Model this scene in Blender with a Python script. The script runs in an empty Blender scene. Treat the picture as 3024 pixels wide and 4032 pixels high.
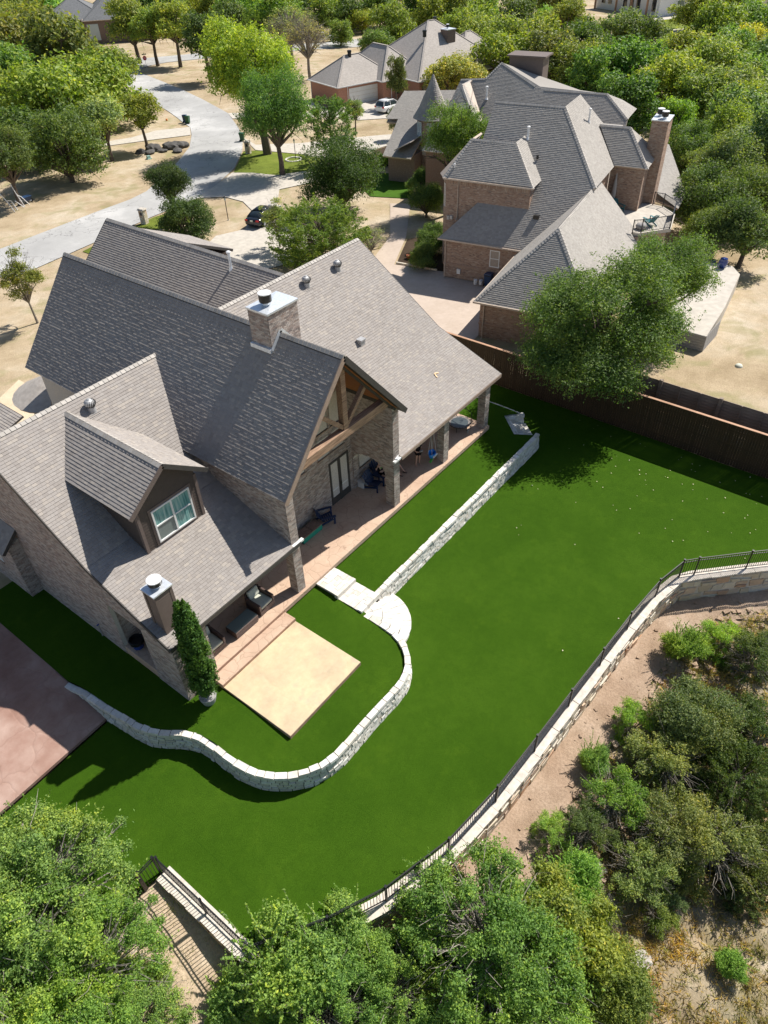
import bpy, bmesh, math, random
import numpy as np
from mathutils import Vector, Matrix
from mathutils.geometry import delaunay_2d_cdt

rnd = random.Random(7)
NR = np.random.default_rng(11)
SC = bpy.context.scene
COL = SC.collection

# ------------------------------------------------------------------ camera, sky, sun, exposure
CAMPOS = np.array([0.0, 0.0, 25.0])
PITCH, ROLL, YAW = math.radians(41.5338), math.radians(2.3019), math.radians(38.9935)
_f = np.array([math.cos(YAW)*math.cos(PITCH), math.sin(YAW)*math.cos(PITCH), -math.sin(PITCH)])
_r = np.array([math.sin(YAW), -math.cos(YAW), 0.0])
_d = np.cross(_f, _r)
_c, _s = math.cos(ROLL), math.sin(ROLL)
CR, CD = _c*_r + _s*_d, -_s*_r + _c*_d
cam_data = bpy.data.cameras.new('camera')
cam = bpy.data.objects.new('camera', cam_data)
COL.objects.link(cam)
cam.matrix_world = Matrix(((CR[0], -CD[0], -_f[0], 0), (CR[1], -CD[1], -_f[1], 0), (CR[2], -CD[2], -_f[2], 25.0), (0, 0, 0, 1)))
cam_data.sensor_fit = 'HORIZONTAL'
cam_data.sensor_width = 36.0
cam_data.lens = 2814.87/3024*36.0
cam_data.clip_start = 0.5
cam_data.clip_end = 5000
SC.camera = cam

SUN_DIR = Vector((0.855, -0.22, 1.035)).normalized()      # towards the sun
elev = math.asin(SUN_DIR.z)
azim = math.atan2(SUN_DIR.x, SUN_DIR.y)                 # clockwise from +Y
world = bpy.data.worlds.new('World')
SC.world = world
world.use_nodes = True
wn = world.node_tree.nodes
sky = wn.new('ShaderNodeTexSky')
sky.sky_type = 'NISHITA'
sky.sun_disc = False
sky.sun_elevation = elev
sky.sun_rotation = azim
sky.air_density = 1.0
sky.dust_density = 0.8
sky.ozone_density = 1.0
wn['Background'].inputs['Strength'].default_value = 0.075
world.node_tree.links.new(sky.outputs['Color'], wn['Background'].inputs['Color'])
sun_data = bpy.data.lights.new('sun', 'SUN')
sun_data.energy = 5.0
sun_data.angle = math.radians(0.53)
sun_data.color = (1.0, 0.95, 0.88)
sun = bpy.data.objects.new('sun', sun_data)
COL.objects.link(sun)
sun.rotation_euler = SUN_DIR.to_track_quat('Z', 'Y').to_euler()
SC.view_settings.view_transform = 'Standard'
SC.view_settings.look = 'None'
SC.view_settings.gamma = 1.0
SC.view_settings.exposure = 0.5
SC.view_settings.use_curve_mapping = False

# ------------------------------------------------------------------ basics
def V(*a): return np.array(a, float)

def link(o, parent=None):
    COL.objects.link(o)
    if parent is not None: o.parent = parent
    return o

def mesh_obj(name, verts, faces, mat=None, parent=None, smooth=False, loc=None):
    me = bpy.data.meshes.new(name)
    vv = np.asarray(verts, float)
    if loc is not None: vv = vv - np.asarray(loc)
    me.from_pydata([tuple(v) for v in vv], [], [list(map(int, f)) for f in faces])
    if mat: me.materials.append(mat)
    if smooth: me.polygons.foreach_set('use_smooth', [True]*len(me.polygons))
    me.update()
    o = bpy.data.objects.new(name, me)
    if loc is not None: o.location = loc
    return link(o, parent)

def quads_mesh(name, verts, quads, mat=None, smooth=False):
    """verts (N,3), quads (M,4) arrays, fast path"""
    me = bpy.data.meshes.new(name)
    verts = np.ascontiguousarray(verts, dtype=np.float32); quads = np.ascontiguousarray(quads, dtype=np.int32)
    me.vertices.add(len(verts)); me.vertices.foreach_set('co', verts.ravel())
    me.loops.add(quads.size); me.loops.foreach_set('vertex_index', quads.ravel())
    me.polygons.add(len(quads))
    me.polygons.foreach_set('loop_start', np.arange(0, quads.size, 4, dtype=np.int32))
    me.polygons.foreach_set('loop_total', np.full(len(quads), 4, dtype=np.int32))
    me.polygons.foreach_set('use_smooth', np.full(len(quads), bool(smooth)))
    me.update(calc_edges=True)
    if mat: me.materials.append(mat)
    return me

HEXQ = np.array([[4, 5, 6, 7], [0, 1, 5, 4], [1, 2, 6, 5], [2, 3, 7, 6], [3, 0, 4, 7]])
HEXQ6 = np.vstack([HEXQ, [[3, 2, 1, 0]]])

def hex_mesh(name, B, mat, closed=False):
    B = np.asarray(B, float).reshape(-1, 8, 3)
    F = HEXQ6 if closed else HEXQ
    q = (F[None] + (np.arange(len(B))*8)[:, None, None]).reshape(-1, 4)
    return quads_mesh(name, B.reshape(-1, 3), q, mat)

def in_view(P):
    d = P - CAMPOS
    z = d @ _f
    x = (d @ CR)/np.maximum(z, .1)*2814.87; y = (d @ CD)/np.maximum(z, .1)*2814.87
    return (z > 0) & (abs(x) < 1512) & (abs(y) < 2016)

def pieces(name, B, mat, parent, cap=300, closed=False, rest=True):
    """B (N,8,3): the nearest `cap` in frame each as an object of its own, what is left joined"""
    B = np.asarray(B, float).reshape(-1, 8, 3)
    if len(B) == 0: return
    c = B.mean(1)
    dist = np.linalg.norm(c - CAMPOS, axis=1) + np.where(in_view(c), 0, 1e4)
    order = np.argsort(dist, kind='stable')
    for i in order[:cap]:
        me = hex_mesh(name, B[i:i+1] - c[i], mat, closed)
        o = bpy.data.objects.new(name, me); o.location = c[i]
        link(o, parent)
    if len(B) > cap and rest:
        me = hex_mesh(name, B[order[cap:]], mat, closed)
        o = bpy.data.objects.new(name, me); o['kind'] = 'stuff'
        link(o, parent)

def box8(x0, y0, z0, x1, y1, z1):
    return np.array([[x0, y0, z0], [x1, y0, z0], [x1, y1, z0], [x0, y1, z0], [x0, y0, z1], [x1, y0, z1], [x1, y1, z1], [x0, y1, z1]], float)

def beam8(a, b, w, h, up=(0, 0, 1)):
    """box from a to b (centre line), width w, height h along up"""
    a, b, up = V(*a), V(*b), V(*up)
    d = (b-a)/np.linalg.norm(b-a)
    s = np.cross(d, up); n = np.linalg.norm(s)
    if n < 1e-4: s = np.cross(d, V(1, 0, 0)); n = np.linalg.norm(s)
    s /= n; u = np.cross(s, d)
    out = []
    for uu in (-1, 1):
        for p, ss in ((a, -1), (b, -1), (b, 1), (a, 1)):
            out.append(p + s*ss*w/2 + u*uu*h/2)
    return np.array(out)

def boxes(name, B, mat, parent=None, loc=None, bevel=0):
    B = np.asarray(B, float).reshape(-1, 8, 3)
    if loc is not None: B = B - np.asarray(loc, float)
    me = hex_mesh(name, B, mat, True)
    o = bpy.data.objects.new(name, me)
    if loc is not None: o.location = loc
    if bevel:
        m = o.modifiers.new('bevel', 'BEVEL'); m.width = bevel; m.segments = 2; m.limit_method = 'ANGLE'
    return link(o, parent)

def tube_geo(pts, radii, seg=8, caps=True):
    pts = [V(*p) for p in pts]; n = len(pts)
    if not hasattr(radii, '__len__'): radii = [radii]*n
    vs, fs = [], []
    t0 = pts[1]-pts[0]; t0 /= np.linalg.norm(t0)
    a = np.cross(t0, V(0, 0, 1))
    if np.linalg.norm(a) < .1: a = np.cross(t0, V(1, 0, 0))
    a /= np.linalg.norm(a)
    for i, p in enumerate(pts):
        t = pts[min(i+1, n-1)] - pts[max(i-1, 0)]; t /= (np.linalg.norm(t)+1e-9)
        a = a - t*(a@t); a /= (np.linalg.norm(a)+1e-9); b = np.cross(t, a)
        for k in range(seg):
            th = 2*math.pi*k/seg
            vs.append(p + radii[i]*(a*math.cos(th) + b*math.sin(th)))
    for i in range(n-1):
        for k in range(seg):
            k2 = (k+1) % seg
            fs.append([i*seg+k, i*seg+k2, (i+1)*seg+k2, (i+1)*seg+k])
    if caps:
        fs.append(list(range(seg))[::-1]); fs.append([(n-1)*seg+k for k in range(seg)])
    return vs, fs

class MB:
    def __init__(s): s.v = []; s.f = []
    def add(s, v, f):
        o = len(s.v); s.v += [tuple(p) for p in v]; s.f += [[i+o for i in q] for q in f]; return s
    def tube(s, pts, r, seg=8, caps=True): return s.add(*tube_geo(pts, r, seg, caps))
    def box(s, *a): return s.hex(box8(*a))
    def hex(s, B): return s.add(B, [[4, 5, 6, 7], [0, 1, 5, 4], [1, 2, 6, 5], [2, 3, 7, 6], [3, 0, 4, 7], [3, 2, 1, 0]])
    def beam(s, a, b, w, h, up=(0, 0, 1)): return s.hex(beam8(a, b, w, h, up))
    def lathe(s, cx, cy, prof, seg=20):
        """prof: list of (r, z)"""
        n = len(prof); v = []; f = []
        for r, z in prof:
            for k in range(seg):
                t = 2*math.pi*k/seg; v.append((cx+r*math.cos(t), cy+r*math.sin(t), z))
        for i in range(n-1):
            for k in range(seg):
                k2 = (k+1) % seg; f.append([i*seg+k, i*seg+k2, (i+1)*seg+k2, (i+1)*seg+k])
        f.append(list(range(seg))[::-1]); f.append([(n-1)*seg+k for k in range(seg)])
        return s.add(v, f)
    def prism(s, poly, z0, z1):
        n = len(poly)
        v = [(p[0], p[1], z0) for p in poly] + [(p[0], p[1], z1) for p in poly]
        f = [list(range(n))[::-1], [n+i for i in range(n)]] + [[i, (i+1) % n, n+(i+1) % n, n+i] for i in range(n)]
        return s.add(v, f)
    def slab(s, poly3, th, n=None):
        """planar 3-D polygon thickened downwards (or along -n)"""
        P = [V(*p) for p in poly3]; k = len(P)
        nn = V(0, 0, 1) if n is None else V(*n)
        v = P + [p - nn*th for p in P]
        return s.add(v, [list(range(k)), [k+i for i in range(k)][::-1]] + [[i, k+i, k+(i+1) % k, (i+1) % k] for i in range(k)])
    def build(s, name, mat, parent=None, smooth=False, loc=None, bevel=0, sub=0):
        o = mesh_obj(name, s.v, s.f, mat, parent, smooth, loc)
        bm = bmesh.new(); bm.from_mesh(o.data); bmesh.ops.recalc_face_normals(bm, faces=bm.faces); bm.to_mesh(o.data); bm.free()
        if bevel:
            m = o.modifiers.new('bevel', 'BEVEL'); m.width = bevel; m.segments = 2; m.limit_method = 'ANGLE'
        if sub:
            m = o.modifiers.new('sub', 'SUBSURF'); m.levels = sub; m.render_levels = sub
        return o

def empty(name, loc, label, cat, group=None, rz=0):
    o = bpy.data.objects.new(name, None); link(o); o.location = loc; o.rotation_euler = (0, 0, rz)
    o.empty_display_size = .2
    o['label'] = label; o['category'] = cat
    if group: o['group'] = group
    return o

def tag(o, label, cat, group=None):
    o['label'] = label; o['category'] = cat
    if group: o['group'] = group
    return o

def structure(o): o['kind'] = 'structure'; return o
def stuff(o, label=None):
    o['kind'] = 'stuff'
    if label: o['label'] = label
    return o

def copy_tree(o, parent=None):
    c = o.copy(); COL.objects.link(c)
    if parent is not None: c.parent = parent
    for ch in list(o.children): copy_tree(ch, c)
    return c

# ------------------------------------------------------------------ materials
MATS = {}
class NT:
    def __init__(s, name, rough=.85, spec=.3):
        s.m = bpy.data.materials.new(name); s.m.use_nodes = True
        s.n = s.m.node_tree.nodes; s.l = s.m.node_tree.links
        s.b = s.n['Principled BSDF']
        s.b.inputs['Roughness'].default_value = rough
        s.b.inputs['Specular IOR Level'].default_value = spec
    def node(s, t, **k):
        n = s.n.new(t)
        for a, b in k.items(): setattr(n, a, b)
        return n
    def coord(s, out='Object'): return s.node('ShaderNodeTexCoord').outputs[out]
    def pos(s): return s.node('ShaderNodeNewGeometry').outputs['Position']
    def noise(s, scale, detail=4, rough=.55, vec=None, dist=0):
        n = s.node('ShaderNodeTexNoise'); n.inputs['Scale'].default_value = scale
        n.inputs['Detail'].default_value = detail; n.inputs['Roughness'].default_value = rough
        n.inputs['Distortion'].default_value = dist
        s.l.new(vec if vec is not None else s.pos(), n.inputs['Vector']); return n.outputs['Fac']
    def voro(s, scale, feature='F1', vec=None, out='Distance'):
        n = s.node('ShaderNodeTexVoronoi', feature=feature); n.inputs['Scale'].default_value = scale
        s.l.new(vec if vec is not None else s.pos(), n.inputs['Vector']); return n.outputs[out]
    def ramp(s, fac, stops):
        n = s.node('ShaderNodeValToRGB'); e = n.color_ramp.elements
        while len(e) < len(stops): e.new(.5)
        for q, (p, c) in zip(e, stops):
            q.position = p; q.color = (*c, 1) if len(c) == 3 else c
        s.l.new(fac, n.inputs['Fac']); return n.outputs['Color']
    def mix(s, fac, a, b, mode='MIX'):
        n = s.node('ShaderNodeMix', data_type='RGBA', blend_type=mode)
        for i, x in ((0, fac), (6, a), (7, b)):
            if hasattr(x, 'links') or hasattr(x, 'is_linked'): s.l.new(x, n.inputs[i])
            elif i == 0: n.inputs[0].default_value = x
            else: n.inputs[i].default_value = (*x, 1)
        return n.outputs[2]
    def math(s, op, a, b=0.0):
        n = s.node('ShaderNodeMath', operation=op)
        for i, x in ((0, a), (1, b)):
            if hasattr(x, 'is_linked'): s.l.new(x, n.inputs[i])
            else: n.inputs[i].default_value = x
        return n.outputs[0]
    def island(s):
        """a random number per loose piece, also when each piece is an object"""
        g = s.node('ShaderNodeNewGeometry').outputs['Random Per Island']
        o = s.node('ShaderNodeObjectInfo').outputs['Random']
        return s.math('FRACT', s.math('ADD', g, o))
    def bump(s, h, strength=.3, dist=.02):
        n = s.node('ShaderNodeBump'); n.inputs['Strength'].default_value = strength; n.inputs['Distance'].default_value = dist
        s.l.new(h, n.inputs['Height']); s.l.new(n.outputs['Normal'], s.b.inputs['Normal'])
    def color(s, c):
        if hasattr(c, 'is_linked'): s.l.new(c, s.b.inputs['Base Color'])
        else: s.b.inputs['Base Color'].default_value = (*c, 1)
        return s

def plain(name, col, rough=.7, spec=.3, metal=0, var=.12, scale=6):
    t = NT(name, rough, spec)
    lo = tuple(c*(1-var) for c in col); hi = tuple(min(1, c*(1+var)) for c in col)
    t.color(t.ramp(t.noise(scale, 5), [(.3, lo), (.7, hi)]))
    t.b.inputs['Metallic'].default_value = metal
    return t.m

def shingle_mat(name, stops, wear=.15):
    t = NT(name, .93, .15)
    c = t.ramp(t.island(), stops)
    n = t.noise(.35, 4); c = t.mix(wear, c, t.ramp(n, [(.35, (.5, .5, .5)), (.7, (1, 1, 1))]), 'MULTIPLY')
    g = t.noise(45, 3, .7)
    c = t.mix(.35, c, t.ramp(g, [(.3, (.55, .55, .55)), (.7, (1, 1, 1))]), 'MULTIPLY')
    t.color(c); t.bump(g, .25, .01)
    return t.m

def brick_mat(name, stops):
    t = NT(name, .9, .2)
    c = t.ramp(t.island(), stops)
    n = t.noise(30, 5, .65)
    c = t.mix(.5, c, t.ramp(n, [(.3, (.62, .6, .58)), (.7, (1, 1, 1))]), 'MULTIPLY')
    w = t.noise(9, 4)
    c = t.mix(t.ramp(w, [(.55, (0, 0, 0)), (.75, (.45, .45, .45))]), c, (.55, .5, .46))
    t.color(c); t.bump(n, .3, .01)
    return t.m

M = {}
M['shingle'] = shingle_mat('weathered_shingle', [(0, (.315, .285, .26)), (.25, (.35, .32, .295)), (.5, (.375, .345, .318)), (.75, (.34, .31, .285)), (.92, (.395, .355, .315)), (1, (.42, .38, .335))])
M['shingle2'] = shingle_mat('grey_shingle', [(0, (.36, .335, .305)), (.3, (.40, .375, .34)), (.6, (.44, .41, .372)), (.85, (.38, .355, .322)), (1, (.46, .43, .39))])
M['shingle_far'] = None
def far_shingle(name, a, b):
    t = NT(name, .93, .15)
    sx = t.node('ShaderNodeMapping'); t.l.new(t.pos(), sx.inputs['Vector']); sx.inputs['Scale'].default_value = (3, 3, 7)
    n = t.noise(1.0, 2, .5, sx.outputs['Vector'])
    n2 = t.noise(.25, 4)
    c = t.ramp(n, [(.35, a), (.65, b)])
    c = t.mix(.25, c, t.ramp(n2, [(.3, (.6, .6, .6)), (.7, (1, 1, 1))]), 'MULTIPLY')
    t.color(c); t.bump(n, .4, .03)
    return t.m
M['shingle_tan'] = far_shingle('tan_shingle', (.38, .345, .31), (.46, .42, .38))
M['shingle_dark'] = far_shingle('charcoal_shingle', (.15, .155, .16), (.20, .205, .21))
M['brick'] = brick_mat('tan_grey_brick', [(0, (.33, .26, .225)), (.2, (.46, .385, .34)), (.42, (.56, .49, .435)), (.6, (.25, .215, .20)), (.78, (.58, .52, .475)), (.9, (.42, .315, .27)), (1, (.29, .25, .235))])
M['brick2'] = brick_mat('red_brown_brick', [(0, (.28, .18, .135)), (.25, (.40, .27, .20)), (.5, (.47, .335, .25)), (.7, (.34, .225, .17)), (.88, (.52, .41, .32)), (1, (.21, .15, .125))])
M['mortar'] = plain('pale_mortar', (.62, .58, .53), .95, .1, var=.15, scale=20)
M['mortar2'] = plain('buff_mortar', (.42, .36, .30), .95, .1, var=.15, scale=20)
def stone_mat(name, stops, bumpy=.5, scale=6):
    t = NT(name, .85, .25)
    c = t.ramp(t.island(), stops)
    n = t.noise(scale, 6, .65)
    c = t.mix(.55, c, t.ramp(n, [(.3, (.68, .66, .62)), (.65, (1, 1, 1))]), 'MULTIPLY')
    w = t.noise(2.2, 5, .6)
    c = t.mix(t.ramp(w, [(.58, (0, 0, 0)), (.72, (.4, .4, .4))]), c, (.55, .42, .28))
    t.color(c); t.bump(n, bumpy, .03)
    return t.m
M['limestone'] = stone_mat('white_limestone', [(0, (.62, .58, .51)), (.3, (.78, .76, .71)), (.55, (.70, .65, .56)), (.8, (.84, .82, .78)), (1, (.60, .57, .52))])
M['limejoint'] = plain('limestone_joint', (.22, .205, .19), .95, .1)
M['rubble'] = stone_mat('rubble_stone', [(0, (.58, .50, .38)), (.25, (.68, .60, .47)), (.42, (.56, .38, .26)), (.55, (.64, .59, .50)), (.8, (.76, .69, .57)), (.92, (.58, .33, .19)), (1, (.46, .43, .38))], .8, 4)
M['rubblemortar'] = plain('rubble_mortar', (.60, .56, .50), .95, .1)
M['wallcap'] = plain('pale_stone_cap', (.62, .56, .48), .9, .1, var=.18, scale=5)
def wood_mat(name, a, b, sc=3.0, axis='x', rough=.7):
    t = NT(name, rough, .25)
    mp = t.node('ShaderNodeMapping'); t.l.new(t.coord('Object'), mp.inputs['Vector'])
    s = {'x': (1, 14, 14), 'y': (14, 1, 14), 'z': (14, 14, 1)}[axis]
    mp.inputs['Scale'].default_value = s
    n = t.noise(sc, 5, .65, mp.outputs['Vector'], .4)
    c = t.ramp(n, [(.3, a), (.7, b)])
    i = t.island()
    c = t.mix(.5, c, t.ramp(i, [(0, (.7, .7, .7)), (1, (1, 1, 1))]), 'MULTIPLY')
    t.color(c); t.bump(n, .3, .01)
    return t.m
M['beam'] = wood_mat('weathered_cedar_beam', (.17, .105, .07), (.55, .37, .25), 1.6)
M['ceiling'] = wood_mat('stained_pine_plank', (.26, .10, .035), (.42, .17, .06), 1.0, 'y')
M['fence'] = wood_mat('dark_stained_picket', (.035, .022, .012), (.085, .05, .028), 2.0, 'z')
M['fencecap'] = wood_mat('cedar_cap_board', (.40, .22, .13), (.58, .36, .24), 1.5, 'y')
M['oldboard'] = wood_mat('aged_grey_board', (.19, .145, .11), (.38, .30, .24), 1.5, 'y')
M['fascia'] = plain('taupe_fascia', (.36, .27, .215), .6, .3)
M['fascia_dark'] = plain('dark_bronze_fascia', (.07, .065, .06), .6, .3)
M['siding'] = plain('dark_taupe_siding', (.085, .067, .058), .6, .3, var=.08)
M['siding2'] = plain('brown_grey_siding', (.16, .125, .11), .6, .3, var=.08)
M['metal'] = plain('galvanised_metal', (.74, .78, .82), .38, .5, .45, .12, 8)
M['metal_dull'] = plain('painted_vent_metal', (.42, .42, .42), .55, .4, .3)
M['metal_white'] = plain('white_enamel', (.8, .8, .8), .4, .4)
M['black'] = plain('black_metal', (.012, .012, .013), .4, .5)
M['black_matte'] = plain('black_cloth', (.012, .012, .014), .9, .1)
M['gutter'] = plain('beige_gutter', (.50, .41, .33), .5, .3)
M['white'] = plain('white_trim', (.75, .75, .73), .5, .3, var=.05)
def glass_mat(name, col, rough=.08):
    t = NT(name, rough, .8); t.color(col); return t.m
M['glass'] = glass_mat('dark_window_glass', (.02, .03, .035))
def curtain_mat():
    t = NT('curtain_behind_glass', .12, .6)
    mp = t.node('ShaderNodeMapping'); t.l.new(t.pos(), mp.inputs['Vector']); mp.inputs['Scale'].default_value = (9, 9, .6)
    n = t.noise(1.6, 3, .5, mp.outputs['Vector'])
    t.color(t.ramp(n, [(.3, (.05, .17, .17)), (.5, (.16, .36, .34)), (.7, (.36, .52, .48))])); return t.m
M['curtain'] = curtain_mat()
M['blind'] = glass_mat('pale_blind_behind_glass', (.38, .47, .50), .15)
M['navy'] = plain('navy_plastic', (.012, .030, .085), .45, .4)
M['teal'] = plain('teal_plastic', (.02, .17, .19), .5, .4)
M['cushion'] = plain('pale_grey_cushion', (.55, .56, .47), .9, .1)
M['wicker'] = plain('brown_wicker', (.10, .065, .055), .6, .3, var=.4, scale=60)
M['wicker_rib'] = plain('light_wicker_rib', (.34, .27, .25), .6, .3, var=.3, scale=40)
M['glaze'] = plain('blue_glaze', (.02, .05, .22), .2, .6)
M['skin'] = plain('skin', (.58, .36, .27), .55, .35, var=.06)
M['hair'] = plain('brown_hair', (.07, .04, .025), .6, .3)
M['greenplastic'] = plain('green_bin_plastic', (.02, .085, .035), .45, .4)
M['blueplastic'] = plain('blue_bin_plastic', (.02, .05, .12), .45, .4)
M['rubber'] = plain('tyre_rubber', (.015, .015, .015), .8, .2)
M['bluebright'] = plain('bright_blue_plastic', (.02, .25, .75), .4, .4)
M['greenbright'] = plain('bright_green_plastic', (.08, .40, .06), .5, .3)
M['terracotta'] = plain('terracotta', (.40, .14, .07), .8, .2)
M['concrete'] = plain('pale_concrete', (.50, .46, .40), .9, .15, var=.12, scale=2)
M['potgrey'] = plain('speckled_planter', (.36, .35, .34), .9, .15, var=.25, scale=40)

def turf_mat():
    t = NT('artificial_turf', .9, .04)
    n1 = t.noise(.22, 5, .6, dist=.4); n2 = t.noise(2.6, 4, .65); n3 = t.noise(28, 3, .8); n4 = t.noise(90, 2, .8)
    a = t.ramp(n1, [(.3, (.042, .102, .006)), (.5, (.050, .116, .007)), (.72, (.062, .134, .009))])
    b = t.mix(t.ramp(n2, [(.35, (0, 0, 0)), (.75, (.4, .4, .4))]), a, (.030, .076, .005))
    np_ = t.noise(.75, 5, .7)
    b = t.mix(t.ramp(np_, [(.56, (0, 0, 0)), (.76, (.45, .45, .45))]), b, (.085, .165, .010))
    c = t.mix(.5, b, t.ramp(n3, [(.3, (.45, .45, .45)), (.62, (1.0, 1.0, 1.0))]), 'MULTIPLY')
    c = t.mix(.55, c, t.ramp(n4, [(.33, (.3, .3, .3)), (.6, (1.0, 1.0, 1.0))]), 'MULTIPLY')
    # faint seams between turf rolls
    sx = t.node('ShaderNodeSeparateXYZ'); t.l.new(t.pos(), sx.inputs[0])
    fr = t.math('FRACT', t.math('MULTIPLY', t.math('ADD', sx.outputs['X'], t.math('MULTIPLY', sx.outputs['Y'], 0.0)), 1/4.6))
    seam = t.math('GREATER_THAN', fr, .994)
    c = t.mix(t.math('MULTIPLY', seam, .35), c, (.02, .06, .004))
    t.color(c)
    t.bump(t.math('ADD', n3, t.math('MULTIPLY', n4, .8)), .55, .03)
    t.b.inputs['Sheen Weight'].default_value = .0
    return t.m
M['turf'] = turf_mat()

def stamped(name, stops, joint, jscale=1.1, jamt=.6):
    t = NT(name, .75, .25)
    n1 = t.noise(.5, 6, .6); n2 = t.noise(3, 6, .7)
    c = t.ramp(n1, stops)
    c = t.mix(.45, c, t.ramp(n2, [(.3, (.72, .68, .64)), (.7, (1, 1, 1))]), 'MULTIPLY')
    wn_ = t.node('ShaderNodeTexNoise'); wn_.inputs['Scale'].default_value = 1.6; t.l.new(t.pos(), wn_.inputs['Vector'])
    wv = t.node('ShaderNodeVectorMath', operation='ADD'); t.l.new(t.pos(), wv.inputs[0])
    sc = t.node('ShaderNodeVectorMath', operation='SCALE'); t.l.new(wn_.outputs['Color'], sc.inputs[0]); sc.inputs['Scale'].default_value = .5
    t.l.new(sc.outputs[0], wv.inputs[1])
    e = t.voro(jscale, 'DISTANCE_TO_EDGE', wv.outputs[0])
    m = t.ramp(e, [(.0, (1, 1, 1)), (.022, (0, 0, 0))])
    c = t.mix(t.mix(jamt, (0, 0, 0), m), c, joint)
    t.color(c); t.bump(t.ramp(e, [(0, (0, 0, 0)), (.05, (1, 1, 1))]), .3, .02)
    return t.m
M['riser'] = plain('brown_concrete_edge', (.36, .23, .165), .9, .1, var=.25, scale=4)
M['ridge'] = shingle_mat('painted_sunlit_ridge', [(0, (.44, .41, .37)), (.5, (.50, .47, .43)), (1, (.56, .52, .47))])  # lighter than the shingles: sunlight on the ridge tops is put into the colour
M['greyrock'] = plain('grey_rock', (.40, .37, .33), .95, .1, var=.3, scale=3)
M['patio'] = stamped('stamped_tan_patio', [(.3, (.50, .345, .25)), (.7, (.62, .47, .35))], (.28, .18, .13), 1.5, .6)
M['slab'] = stamped('sand_concrete_slab', [(.3, (.42, .33, .23)), (.42, (.56, .45, .30)), (.58, (.66, .54, .34)), (.7, (.48, .40, .31))], (.45, .34, .25), .3, .0)
M['redpatio'] = stamped('red_stamped_drive', [(.3, (.25, .135, .10)), (.5, (.34, .21, .165)), (.72, (.46, .33, .275))], (.24, .15, .115), .8, .35)
M['entry'] = stamped('buff_stamped_entry', [(.3, (.60, .48, .33)), (.7, (.70, .58, .42))], (.45, .34, .22), 1.2, .4)
M['drive'] = stamped('washed_gravel_concrete', [(.3, (.47, .385, .31)), (.7, (.55, .46, .385))], (.4, .33, .27), .12, .0)

def road_mat():
    t = NT('old_asphalt_road', .9, .2)
    n1 = t.noise(.12, 6, .65); n2 = t.noise(8, 5, .7)
    c = t.ramp(n1, [(.3, (.34, .335, .325)), (.5, (.42, .415, .40)), (.68, (.56, .55, .53))])
    c = t.mix(.3, c, t.ramp(n2, [(.3, (.7, .7, .7)), (.7, (1, 1, 1))]), 'MULTIPLY')
    mp = t.node('ShaderNodeMapping'); mp.inputs['Scale'].default_value = (.13, .2, .2); t.l.new(t.pos(), mp.inputs['Vector'])
    wn_ = t.node('ShaderNodeTexNoise'); wn_.inputs['Scale'].default_value = .5; wn_.inputs['Detail'].default_value = 6; t.l.new(t.pos(), wn_.inputs['Vector'])
    wv = t.node('ShaderNodeVectorMath', operation='ADD'); t.l.new(mp.outputs[0], wv.inputs[0]); t.l.new(wn_.outputs['Color'], wv.inputs[1])
    e = t.voro(1.0, 'DISTANCE_TO_EDGE', wv.outputs[0])
    m = t.ramp(e, [(0, (.8, .8, .8)), (.010, (0, 0, 0))])
    c = t.mix(m, c, (.12, .115, .11))
    t.color(c); t.bump(n2, .2, .01)
    return t.m
M['road'] = road_mat()

def ground_mat(name, stops, spots=None, fine=14, patch=.16):
    t = NT(name, .97, .08)
    n1 = t.noise(patch, 6, .62); n2 = t.noise(1.3, 5, .65); n3 = t.noise(fine, 4, .75)
    c = t.ramp(n1, stops)
    c = t.mix(.55, c, t.ramp(n2, [(.3, (.66, .64, .6)), (.68, (1, 1, 1))]), 'MULTIPLY')
    c = t.mix(.6, c, t.ramp(n3, [(.3, (.55, .53, .5)), (.62, (1, 1, 1))]), 'MULTIPLY')
    if spots:
        s = t.noise(.33, 5, .6, dist=.5)
        c = t.mix(t.ramp(s, [(.52, (0, 0, 0)), (.66, (.7, .7, .7))]), c, spots)
    t.color(c); t.bump(t.math('ADD', n3, n2), .6, .06)
    return t.m
M['drygrass'] = ground_mat('dry_lawn', [(.3, (.37, .285, .175)), (.5, (.52, .415, .28)), (.7, (.62, .535, .41))], (.27, .25, .12))
M['greenlawn'] = ground_mat('green_front_lawn', [(.3, (.13, .17, .03)), (.55, (.19, .24, .04)), (.75, (.33, .32, .09))])
M['darklawn'] = ground_mat('dark_green_lawn', [(.3, (.05, .12, .015)), (.7, (.09, .19, .02))])  # a deeper, darker green than the front lawn
M['dirt'] = ground_mat('bare_brown_dirt', [(.3, (.36, .255, .18)), (.5, (.45, .335, .245)), (.7, (.53, .415, .32))], None, 9, .4)
M['sand'] = ground_mat('pale_caliche', [(.3, (.48, .37, .25)), (.55, (.58, .46, .33)), (.75, (.66, .55, .42))], (.40, .30, .2), 9, .5)
M['wild'] = ground_mat('dry_slope', [(.3, (.20, .15, .09)), (.5, (.36, .29, .19)), (.72, (.50, .43, .32))], (.14, .13, .05), 10, .35)
M['mulch'] = ground_mat('bark_mulch', [(.3, (.05, .035, .025)), (.7, (.11, .08, .055))], None, 20)

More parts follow.
